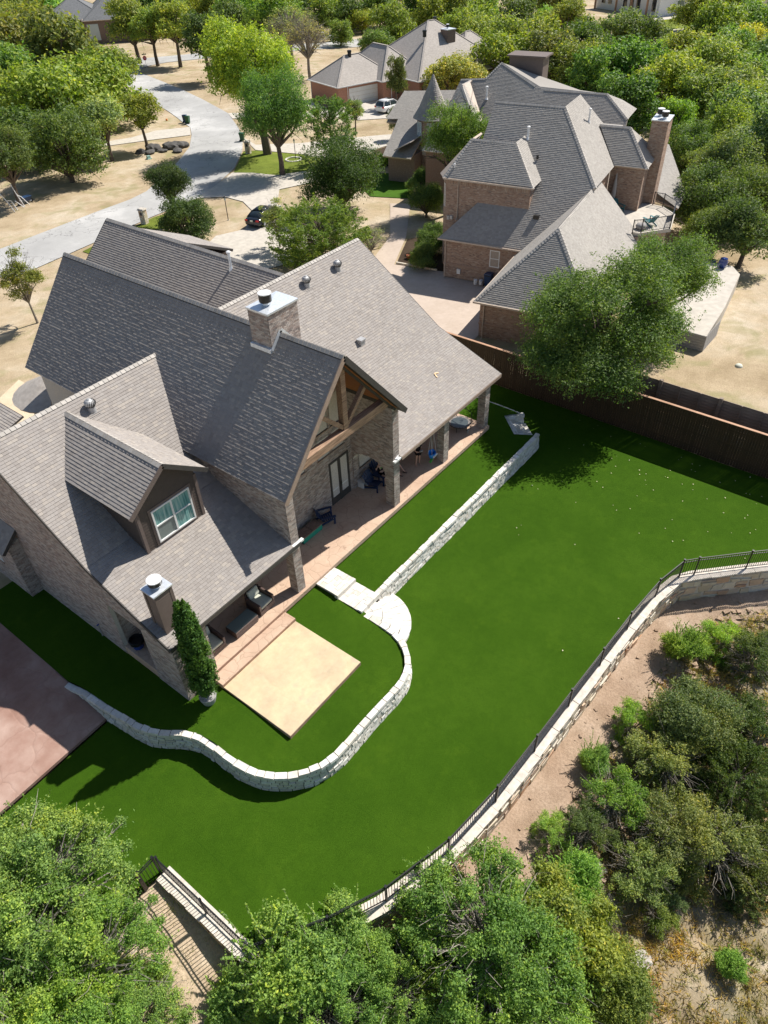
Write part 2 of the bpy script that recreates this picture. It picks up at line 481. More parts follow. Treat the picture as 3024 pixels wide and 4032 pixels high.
def leaf_mat():
    t = NT('foliage', .55, .35)
    oi = t.node('ShaderNodeObjectInfo').outputs['Color']
    i = t.node('ShaderNodeNewGeometry').outputs['Random Per Island']
    c = t.mix(1.0, oi, t.ramp(i, [(0, (.6, .65, .65)), (.5, (1.05, 1.05, 1.05)), (.9, (1.55, 1.4, 1.15)), (1, (2.2, 1.65, 1.0))]), 'MULTIPLY')
    n = t.noise(.9, 3, .6, t.coord('Generated')) if False else t.noise(.55, 3, .6)
    c = t.mix(.7, c, t.ramp(n, [(.3, (.62, .72, .75)), (.5, (1, 1, 1)), (.72, (1.5, 1.22, .75))]), 'MULTIPLY')
    t.color(c)
    tr = t.node('ShaderNodeBsdfTranslucent')
    t.l.new(t.mix(1.0, c, (1.25, 1.35, .5), 'MULTIPLY'), tr.inputs['Color'])
    mx = t.node('ShaderNodeMixShader'); mx.inputs[0].default_value = .40
    t.l.new(t.b.outputs[0], mx.inputs[1]); t.l.new(tr.outputs[0], mx.inputs[2])
    t.l.new(mx.outputs[0], t.n['Material Output'].inputs['Surface'])
    return t.m
M['leaf'] = leaf_mat()
M['bark'] = plain('tree_bark', (.13, .105, .085), .95, .1, var=.35, scale=8)
M['barkpale'] = plain('pale_bark', (.26, .235, .20), .95, .1, var=.35, scale=8)

# ------------------------------------------------------------------ terrain
WX = [3.1, 5.26, 7.13, 9.73, 12.4, 15.1, 17.8, 20.5, 23.1, 25.8, 27.69, 28.28, 30.2, 33, 38.3, 60]
WY = [8.7, 7.3, 6.35, 5.54, 5.17, 5.0, 4.86, 4.7, 4.56, 4.29, 3.84, 3.31, 1.4, -1.5, -7, -28]
def plain_z(x, y):
    f = .777*np.asarray(x, float) + .629*np.asarray(y, float)
    return -.6 - .02*np.maximum(0, f-45)
def low_z(x, y):
    x = np.asarray(x, float); y = np.asarray(y, float)
    d = np.interp(x, WX, WY) - y
    z1 = -2.9 - .22*np.minimum(np.maximum(0, d-1.5), 25)
    z2 = -1.6 - .18*np.minimum(np.maximum(0, 13.4-y), 12)
    return np.where(x > 3.1, z1, z2)
def ground_z(x, y):
    x = np.asarray(x, float); y = np.asarray(y, float)
    p = plain_z(x, y); l = np.minimum(low_z(x, y), -1.7)
    w = np.clip((y-24)/4, 0, 1)
    wx = np.clip((x-38.35)/.25, 0, 1)
    south = np.interp(x, WX, WY) > y
    w = np.maximum(w, np.where(south & (x > 38), np.clip((x-60)/60, 0, 1)*.8, wx))
    w = w*w*(3-2*w)
    return l*(1-w) + p*w

def inside(poly, x, y):
    c = np.zeros(np.shape(x), bool); n = len(poly)
    for i in range(n):
        x0, y0 = poly[i]; x1, y1 = poly[(i+1) % n]
        if y0 == y1: continue
        t = (y0 > y) != (y1 > y)
        c ^= t & (x < (x1-x0)*(y-y0)/(y1-y0)+x0)
    return c

def sheet(name, poly, mat, zf, step=1.5, off=.0, noise=0, skirt=0):
    """a draped surface: outline triangulated with a grid of inner points"""
    P = np.array(poly, float)
    n = len(P)
    edge = []
    for i in range(n):
        a, b = P[i], P[(i+1) % n]
        k = max(1, int(np.linalg.norm(b-a)/step))
        for j in range(k): edge.append(a+(b-a)*j/k)
    gx, gy = np.meshgrid(np.arange(P[:, 0].min()+step/2, P[:, 0].max(), step), np.arange(P[:, 1].min()+step/2, P[:, 1].max(), step))
    gx = gx.ravel(); gy = gy.ravel()
    gx = gx + NR.uniform(-.15, .15, len(gx))*step; gy = gy + NR.uniform(-.15, .15, len(gy))*step
    m = inside(poly, gx, gy)
    pts = [Vector(tuple(e)) for e in edge] + [Vector((a, b)) for a, b in zip(gx[m], gy[m])]
    ne = len(edge)
    v2, _, faces, *_ = delaunay_2d_cdt(pts, [], [list(range(ne))], 1, 1e-5)
    xy = np.array([tuple(p) for p in v2])
    z = zf(xy[:, 0], xy[:, 1]) + off
    if noise: z = z + NR.normal(0, noise, len(z))
    v = np.column_stack([xy, z]).tolist(); f = [list(q) for q in faces]
    if skirt:
        m0 = len(v)
        for e in edge: v.append((e[0], e[1], float(zf(np.array([e[0]]), np.array([e[1]]))[0])+off))
        for e in edge: v.append((e[0], e[1], float(zf(np.array([e[0]]), np.array([e[1]]))[0])+off-skirt))
        for i in range(ne): f.append([m0+i, m0+(i+1) % ne, m0+ne+(i+1) % ne, m0+ne+i])
    o = mesh_obj(name, v, f, mat, None, True if not skirt else False)
    return structure(o)

xs = np.unique(np.concatenate([np.arange(-60, 140, 2.0), np.arange(-6, 40, .75), [38.35, 38.6], np.arange(140, 400, 15), np.array([500, 700, 1000, 1600, 2500]), -np.array([80, 120, 200, 400, 800])]))
ys = np.unique(np.concatenate([np.arange(-60, 200, 2.0), np.arange(-6, 16, .75), np.arange(200, 420, 15), np.array([500, 700, 1000, 1600, 2500]), -np.array([80, 120, 200, 400, 800])]))
GX, GY = np.meshgrid(xs, ys)
GZ = ground_z(GX, GY)
near = (np.hypot(GX, GY) < 60)
GZ = GZ + np.where((GY < 8) & near & (low_z(GX, GY) < -3.0), NR.normal(0, .10, GX.shape), 0)
nx, ny = len(xs), len(ys)
idx = np.arange(nx*ny).reshape(ny, nx)
q = np.stack([idx[:-1, :-1], idx[:-1, 1:], idx[1:, 1:], idx[1:, :-1]], -1).reshape(-1, 4)
me = quads_mesh('ground', np.column_stack([GX.ravel(), GY.ravel(), GZ.ravel()]), q, M['drygrass'], True)
structure(link(bpy.data.objects.new('ground', me)))

pz = lambda x, y: plain_z(x, y)
# slope south of the boundary wall
wallpoly = [(x, y) for x, y in zip(WX, WY)]
def low_noise(x, y): return ground_z(x, y) + .10*np.sin(x*2.1+y*1.3)*np.clip((np.interp(x, WX, WY)-y-2.2)/2, 0, 1)
sheet('wild_slope', [(3.3, 8.3)] + [(x, y-1.9) for x, y in zip(WX[1:-1], WY[1:-1])] + [(60, -34), (60, -45), (-20, -45), (-20, 6.0), (3.0, 6.0)], M['wild'], low_noise, .6, .07, .05)
sheet('dirt_strip', [(3.3, 8.9)] + [(x, y+.1) for x, y in zip(WX[1:-1], WY[1:-1])] + [(36.5, -10)] + [(x-.3, y-2.4-.5*math.sin(x*1.7)) for x, y in zip(WX[::-1][2:-1], WY[::-1][2:-1])] + [(3.3, 5.6)], M['dirt'], lambda x, y: ground_z(x, y), .4, .13, .022)
sheet('caliche_patch', [(-14, 13.42), (3.05, 13.42), (3.05, 8.6), (5.3, 7.2), (7.2, 6.2), (9.8, 5.4), (9.6, 3.4), (6.5, 3.9), (4.0, 3.2), (1.0, 3.5), (-14, 5)], M['sand'], lambda x, y: ground_z(x, y), .4, .18, .02)

# streets and drives
road = [(28, 72.4), (39.1, 73.7), (44.5, 74.3), (48.7, 74.6), (51.8, 75.5), (57.0, 78.9), (61.9, 82.1), (68.0, 86.8), (72.6, 91.7), (75.8, 95.7), (77.5, 99.5), (79.2, 102.8),
        (81.7, 108.2), (83.5, 112.5), (87.3, 121.0), (92.3, 132.9), (97, 146), (99, 152), (92, 160), (84, 166), (86, 173), (111.3, 158.3), (115.2, 156.5), (122.3, 152.0), (146.7, 137.4), (159.8, 128.5), (190, 106),
        (186, 99), (148.8, 121.0), (139.6, 130.3), (120.4, 143.5), (113.5, 147.1), (109.0, 147.2), (106.0, 145.8), (102.9, 143.1), (99.8, 134.1), (96.0, 123.2), (93.6, 117.0), (90.6, 109.5), (85.4, 97.8),
        (79.1, 88.7), (75.5, 84.1), (70.2, 78.7), (63.8, 73.5), (57.6, 70.1), (53.2, 68.3), (46.4, 67.6), (35.0, 65.8), (28, 64.8)]
sheet('road', road, M['road'], pz, 3, .06)
sheet('far_road', [(196, 63), (186, 70.5), (191, 72.5), (202, 66), (214, 57), (212, 54)], M['road'], pz, 4, .06)
sheet('far_driveway', [(193, 72), (204, 78), (218, 81), (226, 80), (222, 72.5), (212, 72.5), (203, 65.5)], M['concrete'], pz, 4, .08)
sheet('far_lawn', [(199.5, 69.5), (206.5, 76), (213, 78.5), (219, 75.5), (214, 70), (205, 66.5)], M['greenlawn'], pz, 4, .10)
sheet('driveway', [(53.2, 68.3), (57.6, 70.1), (62.3, 72.3), (63.6, 70.1), (64.4, 66.9), (67.1, 65.2), (69.1, 63.7), (66, 60.5), (60.5, 62.5), (56.5, 59), (54, 54), (52, 50.5), (50, 47), (45, 46), (40, 48), (40, 53), (43.0, 55.8), (46.0, 57.3), (49.0, 56.2), (53.4, 59.7), (55.1, 62.9), (55.2, 65.9)], M['concrete'], pz, 2, .07)
sheet('neighbour_driveway', [(75.5, 84.1), (73.5, 79.5), (77.3, 74.6), (81.0, 72.0), (86.4, 67.7), (92, 62), (88, 60), (81.9, 63.6), (79.7, 63.7), (76.1, 62.8), (73.9, 61.6), (73.2, 58.2), (70.5, 57.6), (70.8, 61), (72.8, 66), (73.2, 70.5), (71.5, 77.5)], M['concrete'], pz, 2, .07)
sheet('garage_driveway', [(85.4, 97.8), (88.3, 92.5), (91.9, 87.2), (95.6, 85.6), (100.3, 85.6), (106.2, 84.1), (105.5, 80.5), (104.9, 78), (105, 70), (97.3, 71.5), (95.0, 73.1), (91.8, 76.3), (91.8, 81.1), (90.0, 84.2), (83.0, 94.2)], M['concrete'], pz, 2, .07)
sheet('side_path', [(96, 86), (98.2, 92), (100.2, 98), (98.6, 98.6), (96.2, 92.5), (94.2, 86.8)], M['concrete'], pz, 2, .09)
sheet('left_driveway', [(75.9, 95.9), (71.8, 98.7), (67.2, 98.5), (60, 101), (58, 99.5), (63.8, 96.8), (68.3, 94.4), (72.6, 91.9)], M['concrete'], pz, 2, .07)
sheet('house_driveway', [(41.4, 24.4), (44.5, 24.9), (52.0, 26.3), (50.9, 33.0), (50.5, 34.6), (49.8, 38.0), (56, 41.2), (64.3, 46.7), (63.2, 48.6), (55.3, 42.6), (47.5, 39.5), (44.5, 38.0), (40, 34), (38.4, 30), (38.6, 26.5)], M['drive'], pz, 2, .06)
sheet('front_lawn', [(64.4, 66.9), (63.6, 70.1), (62.6, 72.3), (63.8, 73.3), (70.2, 78.5), (71.4, 77.3), (73.0, 70.5), (72.6, 66), (70.7, 61.2), (69.3, 63.9), (67.1, 65.4)], M['greenlawn'], pz, 2, .05)
sheet('shaded_lawn', [(65.7, 47.8), (64.0, 52.0), (66.5, 55.5), (71.0, 57.5), (73.7, 53.2), (70, 50.0)], M['darklawn'], pz, 2, .06)
sheet('lawn_patch', [(60.5, 62.8), (66, 60.8), (69, 63.2), (66.8, 65), (63.8, 66.3), (61.5, 66.3)], M['darklawn'], pz, 2, .05)
sheet('verge_patch', [(44, 64), (47.5, 62.5), (49.5, 66.8), (46.5, 67.3), (40.0, 66.2), (36, 65.2), (36, 64.0)], M['greenlawn'], pz, 2, .05)
sheet('garden_bed', [(73.3, 58.4), (74.1, 61.5), (76.3, 62.6), (79.9, 63.5), (82.0, 63.3), (82, 58.5), (78, 55)], M['mulch'], pz, 2, .06)
sheet('garden_bed', [(50.9, 33.2), (50.2, 38.0), (55.5, 40.7), (57.5, 39.5), (53, 32.8)], M['mulch'], pz, 2, .06)
sheet('entry_paving', [(18.6, 47.5), (15.0, 45.6), (11.5, 43), (11.2, 32), (17.5, 32), (18.6, 41)], M['entry'], pz, 2, .08)

# rear lawn, lower level
LAWN = -1.4
lawn_poly = [(38.2, 30), (38.2, -7)] + [(x, y) for x, y in zip([36.5, 33, 30.2, 28.28, 27.69, 25.8, 23.1, 20.5, 17.8, 15.1, 12.4, 9.73, 7.13, 5.26], [-5.1, -1.5, 1.4, 3.31, 3.84, 4.29, 4.56, 4.7, 4.86, 5.0, 5.17, 5.54, 6.35, 7.3])] + \
    [(3.15, 8.7), (3.15, 13.42), (-14, 13.6), (-14, 19.6), (5.9, 20.15), (6.2, 21.0), (6.2, 30)]
sheet('lawn', lawn_poly, M['turf'], lambda x, y: np.full(np.shape(x), LAWN) + .02*np.sin(x*.7)*np.sin(y*.9), 1.0, 0, .0, .25)

# upper terrace of turf
def terr_z(x, y):
    z = -.33 - .05*np.clip(17.35-np.asarray(y, float), 0, 8)
    w = np.clip((10.2-np.asarray(x, float))/1.5, 0, 1)*np.clip((np.asarray(y, float)-15.2)/1.5, 0, 1)
    return z*(1-w) + (-.52)*w
RW_PATH = [(5.62, 22.6), (5.80, 21.7), (5.86, 20.9), (5.92, 20.0), (6.02, 19.2), (6.10, 18.5), (6.30, 17.65), (6.62, 17.1), (7.0, 16.6), (7.27, 15.9), (7.36, 15.2), (7.36, 14.4), (7.42, 13.6), (7.56, 12.95),
           (7.86, 12.35), (8.25, 11.85), (8.75, 11.42), (9.3, 11.12), (9.95, 10.98), (10.8, 10.96), (11.8, 10.97), (12.8, 10.95), (13.7, 10.90), (14.45, 10.96), (15.05, 11.22), (15.55, 11.62), (15.9, 12.15), (16.08, 12.75), (16.12, 13.5), (16.16, 14.6)]
STR_Y = 14.78
upper = [(x+.1, y+.02) for x, y in RW_PATH] + [(17.4, 14.75), (33.3, STR_Y), (33.15, 15.0), (32.5, 15.95), (33.3, 16.85), (33.8, 17.4), (34.6, 16.75), (34.66, 30), (5.75, 30)]
sheet('upper_lawn', upper, M['turf'], terr_z, .8, 0, 0, .0)

# driveway at the lower left
def drive_z(x, y): return -1.36 + .8*np.clip((np.asarray(y, float)-20.0)/3.2, 0, 1)
sheet('side_driveway', [(5.74, 30), (5.74, 21.2), (5.88, 20.25), (-14, 19.75), (-14, 30)], M['redpatio'], drive_z, .8, .02, 0, .15)

# ------------------------------------------------------------------ patio, steps and slab
patio = MB().prism([(8.9, 17.38), (31.92, 17.36), (31.98, 20.6), (8.9, 22.2)], -.26, 0).build('patio', M['patio'], bevel=.02)
structure(patio)
structure(MB().prism([(8.2, 19.3), (8.95, 19.3), (8.95, 22.2), (8.2, 22.2)], -.5, -.01).build('hearth_paving', M['patio'], bevel=.01))
st = MB().box(9.42, 16.73, -.62, 13.92, 17.38, -.17).build('concrete_step', M['patio'], bevel=.02)
tag(st, 'long stamped concrete step between covered patio and tan slab', 'step')
sl = MB().prism([(9.44, 12.88), (13.88, 12.88), (13.9, 16.73), (9.44, 16.73)], -.62, -.34).build('concrete_slab', M['slab'], bevel=.015)
boxes('riser', box8(9.42, 17.372, -.165, 13.92, 17.378, -.02), M['riser'], patio)
boxes('riser', box8(9.42, 16.722, -.335, 13.92, 16.729, -.19), M['riser'], st)
boxes('riser', [box8(9.44, 12.872, -.6, 13.88, 12.879, -.37), box8(9.432, 12.88, -.6, 9.439, 16.72, -.36)], M['riser'], sl)
tag(sl, 'square sand coloured concrete slab set in the turf below the patio step', 'slab')

# ------------------------------------------------------------------ dry-laid limestone walls
def path_len(P):
    P = np.array(P, float); d = np.r_[0, np.cumsum(np.linalg.norm(np.diff(P, axis=0), axis=1))]; return P, d
def along(P, d, s):
    s = np.clip(s, 0, d[-1]-1e-6); i = np.searchsorted(d, s, 'right')-1; i = min(max(i, 0), len(P)-2)
    t = (s-d[i])/(d[i+1]-d[i]); p = P[i]+(P[i+1]-P[i])*t
    a = P[max(i-1, 0)]; b = P[min(i+2, len(P)-1)]
    # smoothed tangent
    t0 = (P[i+1]-a); t1 = (b-P[i]); tg = t0/np.linalg.norm(t0)*(1-t) + t1/np.linalg.norm(t1)*t
    tg /= np.linalg.norm(tg)
    return p, tg
def stone_wall(name, label, path, side, top_f, bottom, course=.135, depth=.25, batter=.10, cap_h=.13, back=True, seed=1):
    """courses of split stone on the outer side of the path; side=+1 left / -1 right of travel is outside"""
    r = random.Random(seed)
    P, d = path_len(path); L = d[-1]
    root = empty(name, (P[0][0], P[0][1], bottom), label, 'wall')
    core = MB(); ringi = []
    ns = int(L/.35)
    B = []
    def pt(s, off, z):
        p, tg = along(P, d, s); n = np.array([-tg[1], tg[0]])*side
        q = p + n*off; return (q[0], q[1], z)
    zt_all = [top_f(s) for s in np.linspace(0, L, ns)]
    v = []; f = []
    for i, s in enumerate(np.linspace(0, L, ns)):
        zt = top_f(s)-cap_h
        v += [pt(s, -depth/2+.02, bottom), pt(s, -depth/2+.02, zt), pt(s, depth/2-.05, zt), pt(s, depth/2-.05+batter*.9, bottom)]
    for i in range(ns-1):
        a, b = i*4, i*4+4
        for k in range(3): f.append([a+k, b+k, b+k+1, a+k+1])
    f += [[0, 1, 2, 3], [(ns-1)*4+3, (ns-1)*4+2, (ns-1)*4+1, (ns-1)*4]]
    core.add(v, f)
    c = core.build('wall_core', M['limejoint'], root); c.location = -np.array(root.location)
    ztop = max(zt_all)
    ncourse = int(math.ceil((ztop-cap_h-bottom)/course))
    for k in range(ncourse):
        z1 = ztop-cap_h-k*course; z0 = z1-course
        s = -r.uniform(0, .4)
        while s < L:
            w = r.uniform(.2, .48); s0, s1 = max(s, 0), min(s+w, L); s += w
            if s1-s0 < .06: continue
            zt = top_f((s0+s1)/2)-cap_h
            if z0+.04 > zt or z1 < bottom: continue
            za, zb = max(z0, bottom-.05)+.006, min(z1, zt)-.006
            fr = 1-(za-bottom)/max(ztop-bottom, .1)
            o = depth/2 - .03 + batter*fr + r.uniform(-.015, .02)
            j = lambda: r.uniform(-.012, .012)
            g = .013
            q = [pt(s0+g, o-.13, za), pt(s1-g, o-.13, za), pt(s1-g, o-.13-batter*.15, zb), pt(s0+g, o-.13-batter*.15, zb)]
            q2 = [pt(s0+g+abs(j()), o+j(), za+abs(j())), pt(s1-g-abs(j()), o+j(), za+abs(j())), pt(s1-g-abs(j()), o-batter*.14+j(), zb-abs(j())), pt(s0+g+abs(j()), o-batter*.14+j(), zb-abs(j()))]
            B.append(np.array(q+q2))
    s = 0.0
    while s < L-.05:
        w = r.uniform(.32, .6); s1 = min(s+w, L)
        if L-s1 < .25: s1 = L
        zt = top_f((s+s1)/2) + r.uniform(-.015, .02); g = .008
        o0, o1 = -depth/2 + r.uniform(-.02, .02), depth/2+.03+r.uniform(-.02, .025)
        q = [pt(s+g, o0, zt-cap_h+.004), pt(s1-g, o0, zt-cap_h+.004), pt(s1-g, o1, zt-cap_h+.004), pt(s+g, o1, zt-cap_h+.004)]
        q2 = [pt(s+g+.01, o0+.01, zt+r.uniform(-.01, .01)), pt(s1-g-.01, o0+.01, zt+r.uniform(-.01, .01)), pt(s1-g-.01, o1-.02, zt+r.uniform(-.012, .01)), pt(s+g+.01, o1-.02, zt+r.uniform(-.012, .01))]
        B.append(np.array(q+q2)); s = s1
    B = np.array(B) - np.array(root.location)[None, None]
    # order against the true camera distance
    global CAMPOS
    keep = CAMPOS; CAMPOS = CAMPOS - np.array(root.location)
    pieces('stone', B, M['limestone'], root, 300, True)
    CAMPOS = keep
    return root
def rw_top(s): return -.47 - .42*max(0, min(1, (4.0-s)/4.0))**1.5*0.55 if s < 4 else -.47
stone_wall('retaining_wall', 'curved white limestone retaining wall winding around the slab terrace', RW_PATH, -1, rw_top, LAWN-.03, seed=3)
stone_wall('retaining_wall', 'long straight white limestone retaining wall between the two lawns', [(17.45, STR_Y), (21, STR_Y+.01), (25, STR_Y), (29, STR_Y+.01), (33.0, STR_Y), (33.38, STR_Y+.05)], -1, lambda s: -.38, LAWN-.03, seed=5)
stone_wall('retaining_wall', 'thin limestone edging wall beside the wooden fence, behind the end pillar', [(34.62, 16.8), (34.66, 20), (34.66, 24), (34.66, 29)], -1, lambda s: -.40, LAWN-.03, depth=.24, seed=6)

# flat-laid stone landings, fan steps
def paver_rect(B, x0, x1, y0, y1, z, th, r, size=.34):
    y = y0
    while y < y1-.02:
        h = min(r.uniform(.2, .34), y1-y)
        if y1-(y+h) < .12: h = y1-y
        x = x0
        while x < x1-.02:
            w = min(r.uniform(size*.7, size*1.6), x1-x)
            if x1-(x+w) < .12: w = x1-x
            zz = z+r.uniform(-.008, .008); g = .006
            b = box8(x+g, y+g, z-th, x+w-g, y+h-g, zz); b[4:, 2] += np.array([r.uniform(-.004, .004) for _ in range(4)])
            B.append(b); x += w
        y += h
r = random.Random(4)
root = empty('stone_steps', (0, 0, 0), 'white limestone stairway with two landings and a half round fan of steps', 'steps')
core = MB().box(16.12, 16.05, -1.0, 17.4, 17.36, -.24).box(16.14, 14.8, -1.2, 17.42, 16.06, -.46)
B = []
paver_rect(B, 16.08, 17.42, 16.22, 17.37, -.15, .08, r); 
for i in range(3): B.append(box8(16.07+i*.455, 16.02, -.40, 16.07+(i+1)*.455-.01, 16.215, -.145+r.uniform(-.01, .01)))
paver_rect(B, 16.1, 17.45, 14.86, 16.02, -.38, .08, r)
for i in range(3): B.append(box8(16.12+i*.46, 14.62, -.62, 16.12+(i+1)*.46-.01, 14.86, -.34+r.uniform(-.01, .01)))
cx, cy = 16.22, 14.66
levels = [(.95, -.62), (1.38, -.82), (1.82, -1.02), (2.26, -1.22)]
for k, (R_, z) in enumerate(levels):
    n = 18
    poly = [(cx, cy)] + [(cx+R_*math.cos(t), cy+R_*math.sin(t)) for t in np.linspace(0, -math.pi/2-.06, n)]
    core.prism(poly, -1.5, z-.05)
    Ri = levels[k-1][0]-.03 if k else .03
    rings = [(Ri, R_+.02)] if k else [(.03, .5), (.5, R_+.02)]
    for ra, rb in rings:
        m = max(3, int((ra+rb)/2*1.6/.36)); cuts = np.sort(np.r_[0, (np.arange(1, m)+NR.uniform(-.2, .2, m-1))/m, 1])
        for i in range(m):
            t0, t1 = -cuts[i]*(math.pi/2+.06), -cuts[i+1]*(math.pi/2+.06)
            gg = .008/max((ra+rb)/2, .2)
            pr = lambda rr, t, zz: (cx+rr*math.cos(t), cy+rr*math.sin(t), zz)
            zz = z+r.uniform(-.008, .008); zl = z-.17
            B.append(np.array([pr(ra+.006, t0-gg, zl), pr(ra+.006, t1+gg, zl), pr(rb-.006, t1+gg, zl), pr(rb-.006, t0-gg, zl),
                               pr(ra+.006, t0-gg, zz), pr(ra+.006, t1+gg, zz), pr(rb-.012, t1+gg, zz), pr(rb-.012, t0-gg, zz)]))
core.build('step_core', M['limejoint'], root)
pieces('stone', B, M['limestone'], root, 300, True)

root = empty('stone_steps', (0, 0, 0), 'small corner flight of limestone steps in tree shade at the far end of the wall', 'steps')
B = []; core = MB()
a0, a1 = V(32.55, 15.95, 0), V(33.75, 17.35, 0)       # upper edge
dn = V(1.02, -.86, 0); dn /= np.linalg.norm(dn); ax = (a1-a0); La = np.linalg.norm(ax); ax /= La
for k in range(4):
    z = -.5 - k*.2
    for i in range(5 if k < 4 else 4):
        s0, s1 = La*i/5, La*(i+1)/5
        for j in range(2 if k == 0 else 1):
            t0 = k*.36 + (j*.16 if k == 0 else 0) - (.0 if k else .0); t1 = t0 + (.16 if k == 0 else .37)
            if k == 0: t0 -= .0
            pq = [a0+ax*(s0+.008)+dn*(t0+.006), a0+ax*(s1-.008)+dn*(t0+.006), a0+ax*(s1-.008)+dn*(t1-.004), a0+ax*(s0+.008)+dn*(t1-.004)]
            zz = z+r.uniform(-.01, .01)
            B.append(np.array([[p[0], p[1], z-.19] for p in pq] + [[p[0], p[1], zz] for p in pq]))
# return wall at the head
for k in range(4):
    z1 = -.42-k*.2
    p0 = V(33.75, 17.35, 0); p1 = V(34.72, 16.45, 0); t = (p1-p0)/np.linalg.norm(p1-p0); Lw = np.linalg.norm(p1-p0)
    s = k*.30+.02; 
    while s < Lw-.05:
        w = min(r.uniform(.25, .45), Lw-s); a = p0+t*(s+.006); b = p0+t*(s+w-.006); n = V(t[1], -t[0], 0)
        B.append(np.array([[*(a+n*.0)[:2], z1-.195], [*(b+n*.0)[:2], z1-.195], [*(b-n*.3)[:2], z1-.195], [*(a-n*.3)[:2], z1-.195],
                           [*(a+n*.0)[:2], z1], [*(b+n*.0)[:2], z1], [*(b-n*.3)[:2], z1], [*(a-n*.3)[:2], z1]])); s += w
pieces('stone', B, M['limestone'], root, 300, True)
mb = MB(); mb.prism([(32.6, 15.9), (33.5, 14.95), (34.8, 16.4), (33.75, 17.3)], -1.5, -1.30); mb.build('step_core', M['limejoint'], root)

# ------------------------------------------------------------------ boundary wall of mortared rubble with iron fence
BW = [(3.12, 13.3), (3.12, 8.75), (5.26, 7.3), (7.13, 6.35), (9.73, 5.54), (12.4, 5.17), (15.1, 5.0), (17.8, 4.86), (20.5, 4.7), (23.1, 4.56), (25.8, 4.29), (27.69, 3.84), (28.28, 3.31), (30.2, 1.4), (33, -1.5), (36.6, -5.2)]
P, d = path_len(BW); L = d[-1]
root = empty('boundary_wall', (0, 0, 0), 'rubble stone boundary wall with pale cap carrying the black iron fence', 'wall')
def offs(s, o, z):
    p, tg = along(P, d, s); n = np.array([tg[1], -tg[0]])     # right of travel = outside
    q = p+n*o; return [q[0], q[1], z]
def hard(s, o, z):      # without tangent smoothing near corners
    return offs(s, o, z)
ss = np.unique(np.r_[np.arange(0, L, .3), d])
v = []; f = []
for s in ss: v += [offs(s, -.24, -3.6), offs(s, -.24, -1.34), offs(s, .26, -1.34), offs(s, .30, -3.6)]
for i in range(len(ss)-1):
    for k in range(3): f.append([i*4+k, i*4+4+k, i*4+5+k, i*4+1+k])
f += [[0, 1, 2, 3]]
MB().add(v, f).build('mortar_core', M['rubblemortar'], root)
r = random.Random(9)
B = []
zf_ = [-1.37, -1.83, -2.35, -2.95]
for k in range(3):
    s = -r.uniform(0, .5); prevw = 0
    while s < L:
        w = r.uniform(.35, .85); s0, s1 = max(0, s), min(L, s+w); s += w
        if s1-s0 < .1: continue
        parts = [(zf_[k+1], zf_[k])] if r.random() < .55 else [(zf_[k+1], (zf_[k]+zf_[k+1])/2+r.uniform(-.06, .06)), None]
        if parts[-1] is None: parts[-1] = (parts[0][1], zf_[k])
        for za, zb in parts:
            j = lambda a=.10: r.uniform(-a, a)
            g = .03; o = .30+r.uniform(0, .05)
            c = [(s0+g+j(), za+g+j(.07)), (s1-g+j(), za+g+j(.07)), (s1-g+j(), zb-g+j(.07)), (s0+g+j(), zb-g+j(.07))]
            q = [offs(a, .2, min(b, -1.37)) for a, b in c]
            cm = np.mean(c, 0)
            q2 = [offs(cm[0]+(a-cm[0])*.9, o+r.uniform(-.015, .015), min(cm[1]+(b-cm[1])*.88, -1.38)) for a, b in c]
            B.append(np.array(q+q2))
pieces('stone', B, M['rubble'], root, 300, True)
B = []; s = 0
while s < L-.05:
    w = r.uniform(.5, 1.0); s1 = min(L, s+w)
    z = -1.27+r.uniform(-.012, .012)
    q = [offs(s+.006, -.27, z-.08), offs(s1-.006, -.27, z-.08), offs(s1-.006, .33+r.uniform(-.03, .02), z-.08), offs(s+.006, .33+r.uniform(-.03, .02), z-.08)]
    B.append(np.array(q + [[a, b, z] for a, b, _ in q])); s = s1
pieces('cap_stone', B, M['wallcap'], root, 300, True)

def iron_fence(name, label, pts, zb, zt, spacing=2.7, post_at=None, pick=.115, cat='fence', off=0.0, group=None):
    root = empty(name, (pts[0][0], pts[0][1], zb), label, cat, group)
    org = np.array(root.location)
    posts = []; rails = []; picks = []
    for i in range(len(pts)-1):
        a, b = V(*pts[i], 0), V(*pts[i+1], 0); l = np.linalg.norm(b-a); t = (b-a)/l
        n = max(1, int(round(l/spacing)))
        for k in range(n + (1 if i == len(pts)-2 else 0)):
            p = a+t*l*k/n; posts.append(box8(p[0]-.035, p[1]-.035, zb, p[0]+.035, p[1]+.035, zt+.04))
            posts.append(box8(p[0]-.045, p[1]-.045, zt+.04, p[0]+.045, p[1]+.045, zt+.07))
        for zz in (zt-.02, zt-.17, zb+.12):
            rails.append(beam8((a[0], a[1], zz), (b[0], b[1], zz), .035, .03))
        m = int(l/pick)
        for k in range(1, m):
            p = a+t*l*k/m; picks.append(beam8((p[0], p[1], zb+.08), (p[0], p[1], zt-.02), .019, .019, tuple(t)))
    global CAMPOS
    keep = CAMPOS; CAMPOS = CAMPOS-org
    posts = np.array(posts)
    for i in range(0, len(posts), 2):
        boxes('post', posts[i:i+2]-org, M['black'], root)
    for bx in rails: boxes('rail', bx-org, M['black'], root)
    pieces('picket', np.array(picks)-org, M['black'], root, 300, True)
    CAMPOS = keep
    return root
